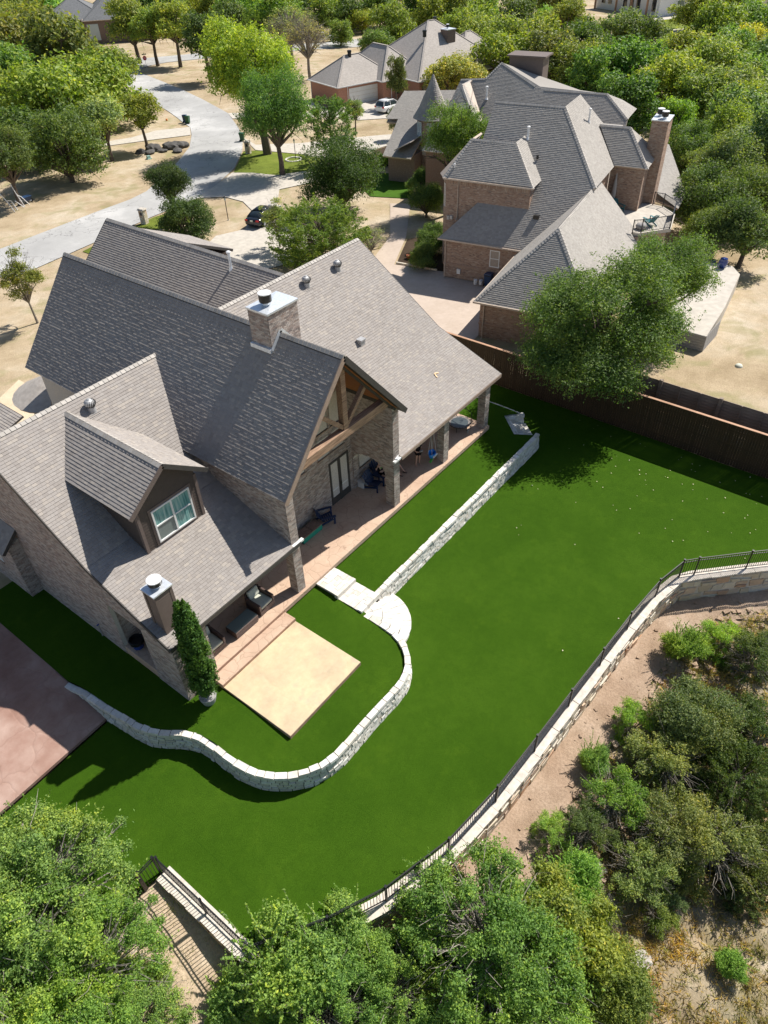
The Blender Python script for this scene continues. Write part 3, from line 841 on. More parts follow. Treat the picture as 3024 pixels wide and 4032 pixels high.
iron_fence('iron_fence', 'long black iron picket fence on the rubble wall around the lower lawn', [(3.12, 13.3), (3.12, 8.75), (5.26, 7.3), (7.13, 6.35), (9.73, 5.54), (12.4, 5.17), (15.1, 5.0), (17.8, 4.86), (20.5, 4.7), (23.1, 4.56), (25.8, 4.29), (27.69, 3.84), (28.28, 3.31), (30.2, 1.4), (33, -1.5), (36.6, -5.2)], -1.27, -.10, 2.75)
iron_fence('iron_fence', 'short black iron fence run joining the gate at the turf corner', [(2.35, 13.43), (-1.0, 13.43), (-4.0, 13.43)], -1.6, -.15, 2.4)
g = iron_fence('iron_gate', 'narrow black iron gate with latch at the corner of the turf', [(3.05, 13.43), (2.42, 13.43)], -1.6, -.15, 2.0, cat='gate')
boxes('latch', box8(-.72, -.06, .75, -.62, .06, 1.0), M['black'], g)

# ------------------------------------------------------------------ wooden fences on the right
root = empty('picket_fence', (38.15, 0, LAWN), 'tall dark stained wood fence with orange cedar cap in shade beside the lower lawn', 'fence')
B = []; y = -7.0; r = random.Random(2)
while y < 27.2:
    w = .137; B.append(box8(0-.02, y, .04+r.uniform(0, .05), .0, y+w, 2.72)); y += w+r.uniform(.004, .016)
keep = CAMPOS; CAMPOS = CAMPOS-np.array([38.15, 0, LAWN])
pieces('picket', B, M['fence'], root, 300, True)
CAMPOS = keep
for z in (.45, 1.35, 2.3): boxes('rail', box8(.002, -7, z, .045, 27.2, z+.09), M['fence'], root)
y = -7
while y < 27: boxes('post', box8(.05, y, 0, .14, y+.09, 2.7), M['fence'], root); y += 2.44
y = -7
while y < 27: boxes('cap_board', box8(-.05, y+.003, 2.722, .12, min(27.2, y+3.6)-.003, 2.76), M['fencecap'], root); y += 3.6
root = empty('board_fence', (40.1, 0, -.6), 'weathered retaining fence of horizontal grey boards behind the dark picket fence', 'fence')
B = []; 
for k in range(10):
    for j, y in enumerate(np.arange(-9.0, 14.5, 1.2)):
        B.append(box8(.0+r.uniform(0, .012), y+.01, .03+k*.205, .05, y+1.19, .03+k*.205+.195))
keep = CAMPOS; CAMPOS = CAMPOS-np.array([40.1, 0, -.6])
pieces('board', B, M['oldboard'], root, 300, True)
CAMPOS = keep
for i, y in enumerate(np.arange(-9.0, 14.6, 1.2)):
    if i % 3 == 1: boxes('post', box8(-.19, y-.1, 0, -.002, y+.1, 2.22), M['oldboard'], root)
    else: boxes('batten', box8(-.06, y-.035, 0, -.002, y+.035, 2.08), M['oldboard'], root)

# ------------------------------------------------------------------ roofs of shingles and walls of bricks
def crossings(poly, t):
    out = []; n = len(poly)
    for i in range(n):
        (s0, t0), (s1, t1) = poly[i], poly[(i+1) % n]
        if (t0 > t) != (t1 > t): out.append(s0+(s1-s0)*(t-t0)/(t1-t0))
    return sorted(out)

def shingles(P3, expo=.145, wlo=.13, whi=.27, th=.019, seed=0, lam=1.22):
    """returns (N,8,3) wedge pieces covering the planar polygon P3"""
    r = random.Random(seed); P = [V(*p) for p in P3]
    n = np.zeros(3)
    for i in range(len(P)):
        a, b = P[i], P[(i+1) % len(P)]; n += np.cross(a, b)
    n /= np.linalg.norm(n); n = n if n[2] > 0 else -n
    e2 = V(0, 0, 1)-n*n[2]; e2 /= np.linalg.norm(e2); e1 = np.cross(e2, n)
    o = P[0]; poly = [((p-o)@e1, (p-o)@e2) for p in P]
    tmin = min(p[1] for p in poly); tmax = max(p[1] for p in poly)
    B = []; t = tmin
    while t < tmax-.01:
        tb, tt = t, min(t+expo, tmax)
        c0 = crossings(poly, tb+1e-4); c1 = crossings(poly, tt-1e-4)
        if len(c0) != len(c1):
            cm = crossings(poly, (tb+tt)/2); c0 = c1 = cm
        for k in range(0, len(c0)-1, 2):
            a0, b0, a1, b1 = c0[k], c0[k+1], c1[k], c1[k+1]
            lo, hi = min(a0, a1), max(b0, b1); s = lo-r.uniform(0, .3)
            while s < hi:
                w = r.uniform(wlo, whi); x0, x1 = s, s+w; s += w
                q0, q1 = max(x0, a0), min(x1, b0); p0, p1 = max(x0, a1), min(x1, b1)
                if q1-q0 < .004 and p1-p0 < .004: continue
                if q1 < q0: q0 = q1 = min(max((q0+q1)/2, a0), b0)
                if p1 < p0: p0 = p1 = min(max((p0+p1)/2, a1), b1)
                h = th*(1.0 if r.random() < .5 else lam); g = .002
                base = o+e2*tb; top = o+e2*tt
                lo4 = [base+e1*(q0+g)-n*.004, base+e1*(q1-g)-n*.004, top+e1*(p1-g)-n*.004, top+e1*(p0+g)-n*.004]
                up4 = [base+e1*(q0+g)+n*h, base+e1*(q1-g)+n*h, top+e1*(p1-g)+n*h*.12, top+e1*(p0+g)+n*h*.12]
                B.append(np.array(lo4+up4))
        t += expo
    return B

def ridge_pieces(a, b, n1, n2, w=.17, step=.24, th=.045):
    a, b = V(*a), V(*b); L = np.linalg.norm(b-a); t = (b-a)/L; B = []
    for nn in (n1, n2):
        nn = V(*nn); nn /= np.linalg.norm(nn); d = np.cross(t, nn)
        mid = V(*n1)/np.linalg.norm(n1)+V(*n2)/np.linalg.norm(n2)
        other = n2 if nn is n1 else n1
        if d@mid > 0 or (d[2] > 0 and abs(d@mid) < 1e-6): d = -d
        if d[2] > 0 and d@mid > -1e-3: d = -d
        k = 0; s = 0
        while s < L-.02:
            s1 = min(s+step, L); p0 = a+t*s; p1 = a+t*s1
            lo = [p0+nn*.0, p1+nn*.0, p1+d*w, p0+d*w]
            up = [p0+nn*th, p1+nn*th*.55, p1+d*w+nn*th*.55, p0+d*w+nn*th]
            B.append(np.array(lo+up)); s = s1
    return B

def plane_n(P3):
    P = [V(*p) for p in P3]; n = np.zeros(3)
    for i in range(len(P)): n += np.cross(P[i], P[(i+1) % len(P)])
    n /= np.linalg.norm(n); return n if n[2] > 0 else -n

class House:
    def __init__(s, root, brick, mortar, shingle, unit=(.205, .075)):
        s.root = root; s.br = []; s.sh = []; s.rd = []; s.bm, s.mm, s.sm = brick, mortar, shingle; s.unit = unit; s.seed = 1
    def roof(s, P3, th=.16, fascia='fascia_dark', cover=True, **k):
        s.seed += 1
        n = plane_n(P3)
        MB().slab([V(*p)-n*.005 for p in P3], th, n).build('roof_deck', M[fascia], s.root)
        if cover: s.sh += shingles(P3, seed=s.seed, **k)
        else: MB().slab([V(*p)+n*.004 for p in P3], .008, n).build('roof_cover', s.sm, s.root)
    def ridge(s, a, b, n1, n2, **k): s.rd += ridge_pieces(a, b, n1, n2, **k)
    def wall(s, a, e, poly, holes=(), th=.18, bricks=True, soldier=None, bl=None):
        """vertical wall face: a=(x,y) origin, e=(ex,ey) unit, poly in (s,z); the face looks to the right of e"""
        s.seed += 1; r = random.Random(s.seed)
        e = np.array(e, float)/np.hypot(*e); nrm = np.array([e[1], -e[0]]); a = np.array(a, float)
        def W(sv, z, o=0.0): q = a+e*sv+nrm*o; return (q[0], q[1], z)
        pts = [Vector(p) for p in poly]; fl = [list(range(len(poly)))]
        for h in holes:
            k = len(pts); pts += [Vector(p) for p in h]; fl.append(list(range(k, k+len(h))))
        v2, _, f2, *_ = delaunay_2d_cdt(pts, [], fl, 4 if holes else 1, 1e-5)
        vv = []; ff = []; N = len(v2)
        for off in (0.0, -th): vv += [W(p[0], p[1], off) for p in v2]
        cnt = {}
        for f in f2:
            ff.append(list(f)); ff.append([i+N for i in f][::-1])
            for i in range(len(f)):
                ed = (f[i], f[(i+1) % len(f)]); cnt[ed] = cnt.get(ed, 0)+1
        for (i, j) in list(cnt):
            if (j, i) not in cnt: ff.append([j, i, i+N, j+N])
        mesh_obj('wall', vv, ff, s.mm, s.root)
        if not bricks: return
        bl, bh = (bl or s.unit[0]), s.unit[1]; g = .010
        zmin = min(p[1] for p in poly); zmax = max(p[1] for p in poly)
        row = 0; z = math.floor(zmin/bh)*bh
        while z < zmax:
            z0, z1 = z+g/2, z+bh-g/2; zm = (z0+z1)/2
            if soldier and soldier[0] <= zm <= soldier[1]: z += bh; row += 1; continue
            zc = min(max(zm, zmin+1e-3), zmax-1e-3)
            iv = crossings(poly, zc); iv = [(iv[i], iv[i+1]) for i in range(0, len(iv)-1, 2)]
            for h in holes:
                hc = crossings(h, zm)
                for i in range(0, len(hc)-1, 2):
                    nv = []
                    for (x0, x1) in iv:
                        if hc[i] > x0: nv.append((x0, min(x1, hc[i])))
                        if hc[i+1] < x1: nv.append((max(x0, hc[i+1]), x1))
                    iv = [q for q in nv if q[1]-q[0] > .02]
            for (x0, x1) in iv:
                k0 = math.floor((x0-(row % 2)*bl/2)/bl)-1; q = k0*bl+(row % 2)*bl/2
                while q < x1:
                    y0, y1 = max(q+g/2, x0), min(q+bl-g/2, x1); q += bl
                    if y1-y0 < .03: continue
                    zb, zt = max(z0, zmin), min(z1, zmax)
                    if y0 <= x0+.001: y0 -= .012
                    if y1 >= x1-.001: y1 += .012
                    if zt-zb < .02: continue
                    o = .009+r.uniform(0, .005)
                    s.br.append(np.array([W(y0, zb), W(y1, zb), W(y1, zt), W(y0, zt), W(y0, zb, o), W(y1, zb, o), W(y1, zt, o), W(y0, zt, o)]))
            z += bh; row += 1
        if soldier:
            z0, z1 = soldier; x = poly[0][0]; xm = max(p[0] for p in poly)
            while x < xm-.04:
                s.br.append(np.array([W(x+.005, z0+.005), W(x+.065, z0+.005), W(x+.065, z1-.01), W(x+.005, z1-.01), W(x+.005, z0+.005, .014), W(x+.065, z0+.005, .014), W(x+.065, z1-.01, .014), W(x+.005, z1-.01, .014)])); x += .075
    def column(s, x0, y0, x1, y1, z0, z1, faces='wsen'):
        w = {'s': ((x0, y0), (1, 0), x1-x0), 'e': ((x1, y0), (0, 1), y1-y0), 'n': ((x1, y1), (-1, 0), x1-x0), 'w': ((x0, y1), (0, -1), y1-y0)}
        for f, (a, e, l) in w.items():
            s.wall(a, e, [(0, z0), (l, z0), (l, z1), (0, z1)], th=.05, bricks=f in faces)
    def finish(s, name='brick'):
        pieces('brick', s.br, s.bm, s.root, 300)
        pieces('shingle', s.sh, s.sm, s.root, 300)
        pieces('ridge_shingle', s.rd, M['ridge'], s.root, 300)

def cowl(parent, x, y, z, r=.27, h=.34, name='chimney_cowl', band='black'):
    MB().lathe(x, y, [(r*.55, z), (r*.5, z+.16)], 20).build(name, M['metal'], parent)
    MB().lathe(x, y, [(r*.95, z+.15), (r, z+.17), (r, z+.15+h)], 24).build('spark_screen', M[band], parent)
    MB().lathe(x, y, [(r*1.06, z+.15+h), (r*1.06, z+.19+h), (r*.5, z+.23+h), (.02, z+.24+h)], 24).build('cowl_lid', M['metal_white'] if band == 'black' else M['metal'], parent, smooth=False)
def turbine(parent, x, y, z, r=.23):
    MB().hex(beam8((x-.3, y-.28, z+.0), (x+.3, y-.28, z+.0), .02, .02)).lathe(x, y, [(r*.8, z-.25), (r*.72, z+.22)], 18).build('vent_base', M['metal_dull'], parent)
    m = MB(); n = 18
    for k in range(n):
        t = 2*math.pi*k/n; pts = []
        for j in range(7):
            ph = -1.2+j*.4; rr = r*math.cos(ph)*1.05+.02; tt = t+j*.1
            pts.append((x+rr*math.cos(tt), y+rr*math.sin(tt), z+.40+r*.8*math.sin(ph)))
        for j in range(6):
            a, b = V(*pts[j]), V(*pts[j+1]); c = V(x, y, 0); tn = np.cross(V(0, 0, 1), a-c); tn /= np.linalg.norm(tn); dr = (a-c)*V(1, 1, 0); dr /= np.linalg.norm(dr)
            w = tn*.055-dr*.035
            m.add([a, b, b+w, a+w], [[0, 1, 2, 3]])
    m.build('vent_fins', M['metal_dull'], parent)
    MB().lathe(x, y, [(r*.85, z+.24), (r*.88, z+.4), (r*.78, z+.52), (.05, z+.56)], 18).build('vent_drum', M['black'], parent)
    MB().lathe(x, y, [(r*.45, z+.565), (r*.3, z+.6), (.02, z+.61)], 18).build('vent_cap', M['metal_dull'], parent)

def window(parent, a, e, s0, s1, z0, z1, cols=1, rows=2, frame=.05, glass='glass', rec=.03, mat='white', sill=True):
    """window in a vertical wall plane, a/e as in House.wall; frame > panes"""
    e = np.array(e, float)/np.hypot(*e); n = np.array([e[1], -e[0]]); a = np.array(a, float)
    def bx(sa, sb, za, zb, o0, o1):
        q = [a+e*sa+n*o0, a+e*sb+n*o0, a+e*sb+n*o1, a+e*sa+n*o1]
        return np.array([[p[0], p[1], za] for p in q] + [[p[0], p[1], zb] for p in q])
    F = [bx(s0, s1, z1-frame, z1, -.06, rec), bx(s0, s1, z0, z0+frame, -.06, rec), bx(s0, s0+frame, z0+frame, z1-frame, -.06, rec), bx(s1-frame, s1, z0+frame, z1-frame, -.06, rec)]
    for c in range(1, cols):
        x = s0+(s1-s0)*c/cols; F.append(bx(x-frame*.6, x+frame*.6, z0+frame, z1-frame, -.06, rec-.004))
    for k in range(1, rows):
        z = z0+(z1-z0)*k/rows
        for c in range(cols):
            xa = s0+(s1-s0)*c/cols; xb = s0+(s1-s0)*(c+1)/cols
            F.append(bx(xa+frame, xb-frame, z-frame*.4, z+frame*.4, -.05, rec-.012))
    w = boxes('window', F, M[mat], parent)
    for c in range(cols):
        for k in range(rows):
            xa = s0+(s1-s0)*c/cols+frame*.6; xb = s0+(s1-s0)*(c+1)/cols-frame*.6
            za = z0+(z1-z0)*k/rows+frame*.3; zb = z0+(z1-z0)*(k+1)/rows-frame*.3
            gl = glass if isinstance(glass, str) else glass[(c*rows+k) % len(glass)]
            boxes('pane', bx(xa, xb, za, zb, -.05, -.02), M[gl], w)
    if sill: boxes('sill', bx(s0-.05, s1+.05, z0-.07, z0-.002, -.02, rec+.05), M['fascia'] if mat == 'white' else M[mat], w)
    return w

# ------------------------------------------------------------------ the near house
hr = empty('brick_house', (0, 0, 0), 'large near brick house with steep dark gabled roofs, timber truss porch and shed dormer window', 'house')
H = House(hr, M['brick'], M['mortar'], M['shingle'])
K = 1.14; RX, RZ = 19.0, 10.78
def za(x): return RZ-K*abs(x-RX)
# big roof with its gable towards the lawn
XL, XR = 14.78, 23.15
H.roof([(XL, 17.15, za(XL)), (RX, 17.15, RZ), (RX, 36.3, RZ), (XL, 36.3, za(XL))], th=.2, lam=1.3)
H.roof([(XR, 17.15, za(XR)), (RX, 17.15, RZ), (RX, 36.3, RZ), (XR, 36.3, za(XR))], th=.2)
nl, nr = (-K, 0, 1), (K, 0, 1)
H.ridge((RX, 17.1, RZ+.01), (RX, 20.6, RZ+.01), nl, nr)
H.ridge((RX, 21.8, RZ+.01), (RX, 36.3, RZ+.01), nl, nr)
# barge boards on the near gable
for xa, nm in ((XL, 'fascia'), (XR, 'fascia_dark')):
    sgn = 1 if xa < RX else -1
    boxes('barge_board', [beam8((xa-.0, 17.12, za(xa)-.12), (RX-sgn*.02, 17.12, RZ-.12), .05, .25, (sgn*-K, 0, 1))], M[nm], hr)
# right wing
yk, zk, ye, ze, yr, zr = 21.9, 4.86, 17.38, 3.10, 27.8, 8.88
def x_on_A(z, side): return RX+side*(RZ-z)/K
XE = 32.87
H.roof([(23.05, ye, ze), (XE, ye, ze), (XE, yk, zk), (23.05, yk, zk)])
H.roof([(23.05, yk, zk), (XE, yk, zk), (XE, yr, zr), (x_on_A(zr, 1), yr, zr), (23.05, yk+(za(23.05)-zk)/((zr-zk)/(yr-yk)), za(23.05))])
H.roof([(XE, yr, zr), (XE, 33.7, 4.86), (22.0, 33.7, 4.86), (x_on_A(zr, 1), yr, zr)])
kn = (0, -.68, 1); kf = (0, .68, 1)
H.ridge((x_on_A(zr, 1), yr, zr+.01), (XE, yr, zr+.01), kn, kf)
boxes('barge_board', [beam8((XE+.02, ye, ze-.10), (XE+.02, yk, zk-.10), .04, .2), beam8((XE+.02, yk, zk-.10), (XE+.02, yr, zr-.10), .04, .2)], M['fascia_dark'], hr)
boxes('fascia', box8(23.06, ye-.03, ze-.20, XE, ye-.005, ze-.01), M['fascia'], hr)
# left wing
XW = 8.1; yr2, zr2 = 27.3, 8.57
H.roof([(XW, ye, ze), (15.05, ye, ze), (15.05, yk, zk), (XW, yk, zk)])
k2 = (zr2-zk)/(yr2-yk); yv = yk+(za(15.05)-zk)/k2
H.roof([(XW, yk, zk), (15.05, yk, zk), (15.05, yv, za(15.05)), (x_on_A(zr2, -1), yr2, zr2), (XW, yr2, zr2)])
H.roof([(XW, yr2, zr2), (x_on_A(zr2, -1), yr2, zr2), (14.6, 32.9, 4.86), (XW, 32.9, 4.86)])
H.ridge((XW, yr2, zr2+.01), (x_on_A(zr2, -1), yr2, zr2+.01), kn, kf)
boxes('barge_board', [beam8((XW-.02, ye, ze-.10), (XW-.02, yk, zk-.10), .04, .2), beam8((XW-.02, yk, zk-.10), (XW-.02, yr2, zr2-.10), .04, .2)], M['fascia_dark'], hr)
boxes('fascia', box8(XW, ye-.03, ze-.20, 15.5, ye-.005, ze-.01), M['fascia_dark'], hr)
boxes('eave_return', [box8(15.06, 17.38, 3.0, 15.72, 17.53, 3.10), box8(22.5, 17.38, 3.0, 23.05, 17.53, 3.10)], M['white'], hr)
# rear wing
bx_, bz = 26.6, 8.87; kb = .88
H.roof([(bx_, 28.2, bz), (bx_, 43.9, bz), (22.0, 43.9, bz-kb*4.6), (22.0, 28.2, bz-kb*4.6)])
H.roof([(bx_, 28.2, bz), (bx_, 43.9, bz), (31.4, 43.9, bz-kb*4.8), (31.4, 28.2, bz-kb*4.8)])
H.ridge((bx_, 28.0, bz+.01), (bx_, 43.9, bz+.01), (-kb, 0, 1), (kb, 0, 1))
boxes('barge_board', [beam8((22.0, 43.92, bz-kb*4.6-.1), (bx_, 43.92, bz-.1), .04, .2, (0, 0, 1))], M['fascia_dark'], hr)
# shed dormer on the far slope of the rear wing
H.roof([(26.75, 36.6, 8.78), (30.6, 36.6, 7.1), (30.6, 41.0, 7.1), (26.75, 41.0, 8.78)])
MB().prism([(28.2, 36.9), (30.3, 36.9), (30.3, 40.7), (28.2, 40.7)], 4, 7.0).build('wall', M['siding2'], hr)
# walls ---------------------------------------------------------------
# left side of left wing
H.wall((8.2, 30.6), (0, -1), [(0, -.6), (8.95, -.6), (8.95, zk-.2-.09), (8.7, zk-.2), (3.3, zr2-.17), (0, zr2-.2-2.4)])
H.wall((8.2, 21.66), (0, -1), [(0, 2.75), (2.22, 2.75), (2.22, 3.65), (0, 4.5)], th=.3, bricks=True)       # lintel over the opening
H.wall((8.2, 19.42), (0, -1), [(0, -.6), (1.9, -.6), (1.9, 2.95), (0, 3.6)])
H.wall((8.2, 17.52), (1, 0), [(0, -.6), (1.67, -.6), (1.67, 2.98), (0, 2.98)])
H.wall((9.87, 17.52), (0, 1), [(0, -.1), (1.9, -.1), (1.9, 3.4), (0, 2.95)])
H.wall((9.87, 19.42), (-1, 0), [(0, -.1), (1.67, -.1), (1.67, 3.4), (0, 3.4)], bricks=False)
H.wall((8.2, 21.68), (1, 0), [(0, -.1), (6.9, -.1), (6.9, 4.5), (0, 4.5)])
# bump-out with a window at far left
H.wall((7.6, 34.0), (0, -1), [(0, -.6), (5.76, -.6), (5.76, 2.6), (0, 2.6)], holes=[[(1.2, 1.0), (4.3, 1.0), (4.3, 2.3), (1.2, 2.3)]])
H.wall((7.6, 28.24), (1, 0), [(0, -.6), (.6, -.6), (.6, 2.9), (0, 2.6)])
H.roof([(7.2, 28.0, 2.72), (8.19, 28.0, 3.6), (8.19, 34.2, 3.6), (7.2, 34.2, 2.72)])
window(hr, (7.6, 34.0), (0, -1), 1.2, 4.3, 1.0, 2.3, 2, 2)
# step-up side wall of the gable porch
H.wall((15.06, 24.0), (0, -1), [(0, 4.6), (0, 3.2), (6.48, 3.0), (6.48, 6.02), (0, 6.02)])
H.wall((15.06, 17.52), (1, 0), [(0, 3.12), (.46, 3.12), (.46, 6.5), (0, 6.02)])
H.wall((15.52, 17.52), (0, 1), [(0, 3.12), (2.8, 3.12), (2.8, 6.4), (0, 6.4)], bricks=False)
H.column(15.05, 17.53, 15.52, 18.0, 0, 3.12)
# back wall of porch with doors and windows
holes = [[(5.25, 0), (6.78, 0), (6.78, 2.78), (5.25, 2.78)]]
WN = [(4.55, 5.47), (5.63, 6.56), (1.6, 2.5), (2.7, 3.6)]
for a_, b_ in WN: holes.append([(a_, 3.36), (b_, 3.36), (b_, 4.55), (a_, 4.55)]); holes.append([(a_, 4.88), (b_, 4.88), (b_, 6.62), (a_, 6.62)])
H.wall((15.5, 20.33), (1, 0), [(0, 0), (7.07, 0), (7.07, za(22.57)-.2), (3.5, RZ-.25), (0, za(15.5)-.2)], holes=holes)
for a_, b_ in WN:
    window(hr, (15.5, 20.33), (1, 0), a_, b_, 3.36, 4.55, 1, 1, .045, 'glass', .0)
    window(hr, (15.5, 20.33), (1, 0), a_, b_, 4.88, 6.62, 1, 2, .045, 'glass', .0)
def tri_window(s0, s1, z0, z1a, z1b):
    y = 20.33
    MB().slab([(15.5+s0, y-.03, z0), (15.5+s1, y-.03, z0), (15.5+s1, y-.03, z1b), (15.5+s0, y-.03, z1a)], .02, (0, -1, 0)).build('window_pane', M['glass'], hr)
    boxes('window_frame', [beam8((15.5+s0, y-.035, z0), (15.5+s1, y-.035, z0), .05, .06), beam8((15.5+s0, y-.035, z1a), (15.5+s1, y-.035, z1b), .05, .06), beam8((15.5+s0, y-.035, z0), (15.5+s0, y-.035, z1a), .05, .05), beam8((15.5+s1, y-.035, z0), (15.5+s1, y-.035, z1b), .05, .05)], M['white'], hr)
tri_window(4.55, 5.45, 6.9, 8.35, 7.4); tri_window(2.7, 3.35, 6.9, 8.7, 9.1)
# French doors
door = boxes('french_door', [box8(20.75, 20.28, 0, 20.86, 20.40, 2.78), box8(22.17, 20.28, 0, 22.28, 20.40, 2.78), box8(20.86, 20.28, 2.66, 22.17, 20.40, 2.78), box8(21.43, 20.27, 0, 21.6, 20.39, 2.66), box8(20.86, 20.29, 0, 21.43, 20.36, .42), box8(21.6, 20.29, 0, 22.17, 20.36, .42)], M['fascia_dark'], hr)
for a_, b_ in ((20.9, 21.39), (21.64, 22.13)):
    boxes('pane', box8(a_, 20.34, .42, b_, 20.36, 2.64), M['blind'], door)
    boxes('blind_hem', box8(a_+.02, 20.325, .85, b_-.02, 20.338, .93), M['white'], door)
boxes('handle', box8(21.48, 20.2, 1.0, 21.53, 20.27, 1.2), M['black'], door)
# arched side wall of porch
arch = [(.08, 0.0)] + [(.08, 1.95)] + [(1.165+1.085*math.cos(t), 1.95+.72*math.sin(t)) for t in np.linspace(math.pi, 0, 13)][1:-1] + [(2.25, 1.95), (2.25, 0.0)]
H.wall((22.57, 20.33), (0, -1), [(0, 0), (.08, 0)] + arch[1:-1] + [(2.25, 0), (2.8, 0), (2.8, za(22.57)-.22), (0, za(22.57)-.22)], th=.44)
H.wall((22.585, 20.245), (1, 0), [(0, 0), (.41, 0), (.41, 1.98), (0, 1.98)], th=.015)
H.wall((22.57, 17.53), (1, 0), [(0, 0), (.46, 0), (.46, 6.0), (0, 6.0)])
H.wall((23.03, 17.53), (0, 1), [(0, 0), (.47, 0), (.47, 6.0), (0, 6.0)])
H.wall((23.03, 18.0), (0, 1), [(0, 3.0), (4.2, 3.0), (4.2, 6.0), (0, 6.0)], bricks=False)
# right porch
H.wall((22.26, 20.31), (1, 0), [(0, 0), (.7, 0), (.7, 2.9), (0, 2.9)], th=.05)
H.wall((23.0, 20.33), (1, 0), [(0, 0), (8.2, 0), (8.2, 4.1), (0, 4.1)], holes=[[(.1, 1.0), (1.35, 1.0), (1.35, 2.25), (.1, 2.25)]])
window(hr, (23.0, 20.33), (1, 0), .1, 1.35, 1.0, 2.25, 1, 1, .06, 'glass', .0)
H.wall((31.2, 20.33), (0, 1), [(0, -.4), (13, -.4), (13, 4.8), (7.5, 8.5), (1.5, 4.6), (0, 4.0)], bricks=False)
H.column(27.2, 17.55, 27.66, 18.0, 0, 3.05)
H.column(31.45, 17.5, 31.9, 17.97, 0, 3.05)
boxes('porch_header', [box8(23.03, 17.62, 2.85, 31.9, 17.9, 3.08), box8(9.87, 17.62, 2.85, 15.06, 17.9, 3.08)], M['fascia_dark'], hr)
MB().slab([(23.04, 17.5, 2.99), (32.7, 17.5, 2.99), (32.7, 20.33, 3.3), (23.04, 20.33, 3.3)], .02).build('porch_ceiling', M['ceiling'], hr)
# closing walls at the back
MB().prism([(8.4, 21.9), (15.0, 21.9), (15.0, 32.4), (8.4, 32.4)], -.6, 4.6).build('rear_wall', M['mortar'], hr)
MB().prism([(15.3, 20.6), (22.7, 20.6), (22.7, 36.0), (15.3, 36.0)], -.6, 5.6).build('rear_wall', M['mortar'], hr)
MB().prism([(22.7, 20.5), (31.1, 20.5), (31.1, 43.5), (22.7, 43.5)], -.7, 4.0).build('rear_wall', M['mortar'], hr)
MB().add([(15.4, 35.98, 5.6), (22.6, 35.98, 5.6), (19, 35.98, 10.4)], [[0, 1, 2]]).build('rear_gable', M['mortar'], hr)
MB().add([(22.8, 43.5, 4.0), (30.8, 43.5, 4.0), (26.6, 43.5, 8.6)], [[0, 1, 2]]).build('rear_gable', M['mortar'], hr)
# ceiling planks, truss
r = random.Random(3)
for side in (-1, 1):
    s = 0.0
    L_ = (3.55-.12)*math.sqrt(1+K*K); cs = 1/math.sqrt(1+K*K); sn = K*cs
    while s < L_-.15:
        x = RX+side*(.12+s*cs); z = RZ-.37-K*(.12+s*cs)
        x2 = RX+side*(.12+(s+.135)*cs); z2 = RZ-.37-K*(.12+(s+.135)*cs)
        B8 = np.array([[x, 17.2, z-.02], [x2, 17.2, z2-.02], [x2, 20.3, z2-.02], [x, 20.3, z-.02], [x, 17.2, z], [x2, 17.2, z2], [x2, 20.3, z2], [x, 20.3, z]])
        boxes('ceiling_plank', B8, M['ceiling'], hr); s += .14
boxes('tie_beam', box8(16.0, 17.44, 6.56, 22.15, 17.80, 6.98), M['beam'], hr, bevel=.015)
boxes('king_post', box8(19.06, 17.47, 6.98, 19.36, 17.77, 10.25), M['beam'], hr, bevel=.01)
for sx in (-1, 1):
    boxes('brace', beam8((19.21+sx*.15, 17.62, 7.12), (19.21+sx*1.72, 17.62, 8.62), .2, .22, (0, 1, 0)), M['beam'], hr)
boxes('rafter', [beam8((15.25, 17.45, za(15.25)-.38), (19.0, 17.45, RZ-.38), .12, .22, (-K, 0, 1)), beam8((22.7, 17.45, za(22.7)-.38), (19.0, 17.45, RZ-.38), .12, .22, (K, 0, 1))], M['fascia_dark'], hr)
boxes('eave_trim', [beam8((22.45, 17.3, za(22.45)-.42), (22.45, 20.3, za(22.45)-.42), .14, .2)], M['fascia_dark'], hr)
# main chimney
H.column(18.42, 20.62, 20.16, 21.78, 8.2, 11.78)
chim = MB().box(18.36, 20.56, 11.78, 20.22, 21.84, 11.86)
chim.add([(18.37, 20.57, 11.862), (20.21, 20.57, 11.862), (20.21, 21.83, 11.862), (18.37, 21.83, 11.862), (19.3, 21.2, 11.93)], [[0, 1, 4], [1, 2, 4], [2, 3, 4], [3, 0, 4]])
cc = chim.build('chimney_cap', M['metal'], hr)
cowl(cc, 18.95, 21.2, 11.90, .27, .34)
boxes('flashing', [box8(18.28, 20.60, za(18.42)-.02, 18.41, 21.80, za(18.42)+.16), beam8((18.40, 20.585, za(18.40)+.10), (19.0, 20.585, RZ+.12), .02, .22, (-K, 0, 1)), beam8((20.16, 20.585, za(20.16)+.10), (19.0, 20.585, RZ+.12), .02, .22, (K, 0, 1))], M['metal'], hr)
# dormer
DZ, DE, DX = 8.30, 6.86, 11.83; dk = (DZ-DE)/1.95
yd = lambda z: yk+(z-zk)/k2
DF = 20.55
H.roof([(DX, DF, DZ), (DX, yd(DZ), DZ), (DX-1.97, yd(DE), DE), (DX-1.97, DF, DE)], th=.13)
H.roof([(DX, DF, DZ), (DX, yd(DZ), DZ), (DX+1.97, yd(DE), DE), (DX+1.97, DF, DE)], th=.13)
H.ridge((DX, DF, DZ+.01), (DX, yd(DZ), DZ+.01), (-dk, 0, 1), (dk, 0, 1))
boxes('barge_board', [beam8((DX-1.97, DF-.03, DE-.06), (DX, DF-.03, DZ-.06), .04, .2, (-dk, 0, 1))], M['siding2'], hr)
boxes('barge_board', [beam8((DX+1.97, DF-.03, DE-.06), (DX, DF-.03, DZ-.06), .04, .2, (dk, 0, 1))], M['fascia_dark'], hr)
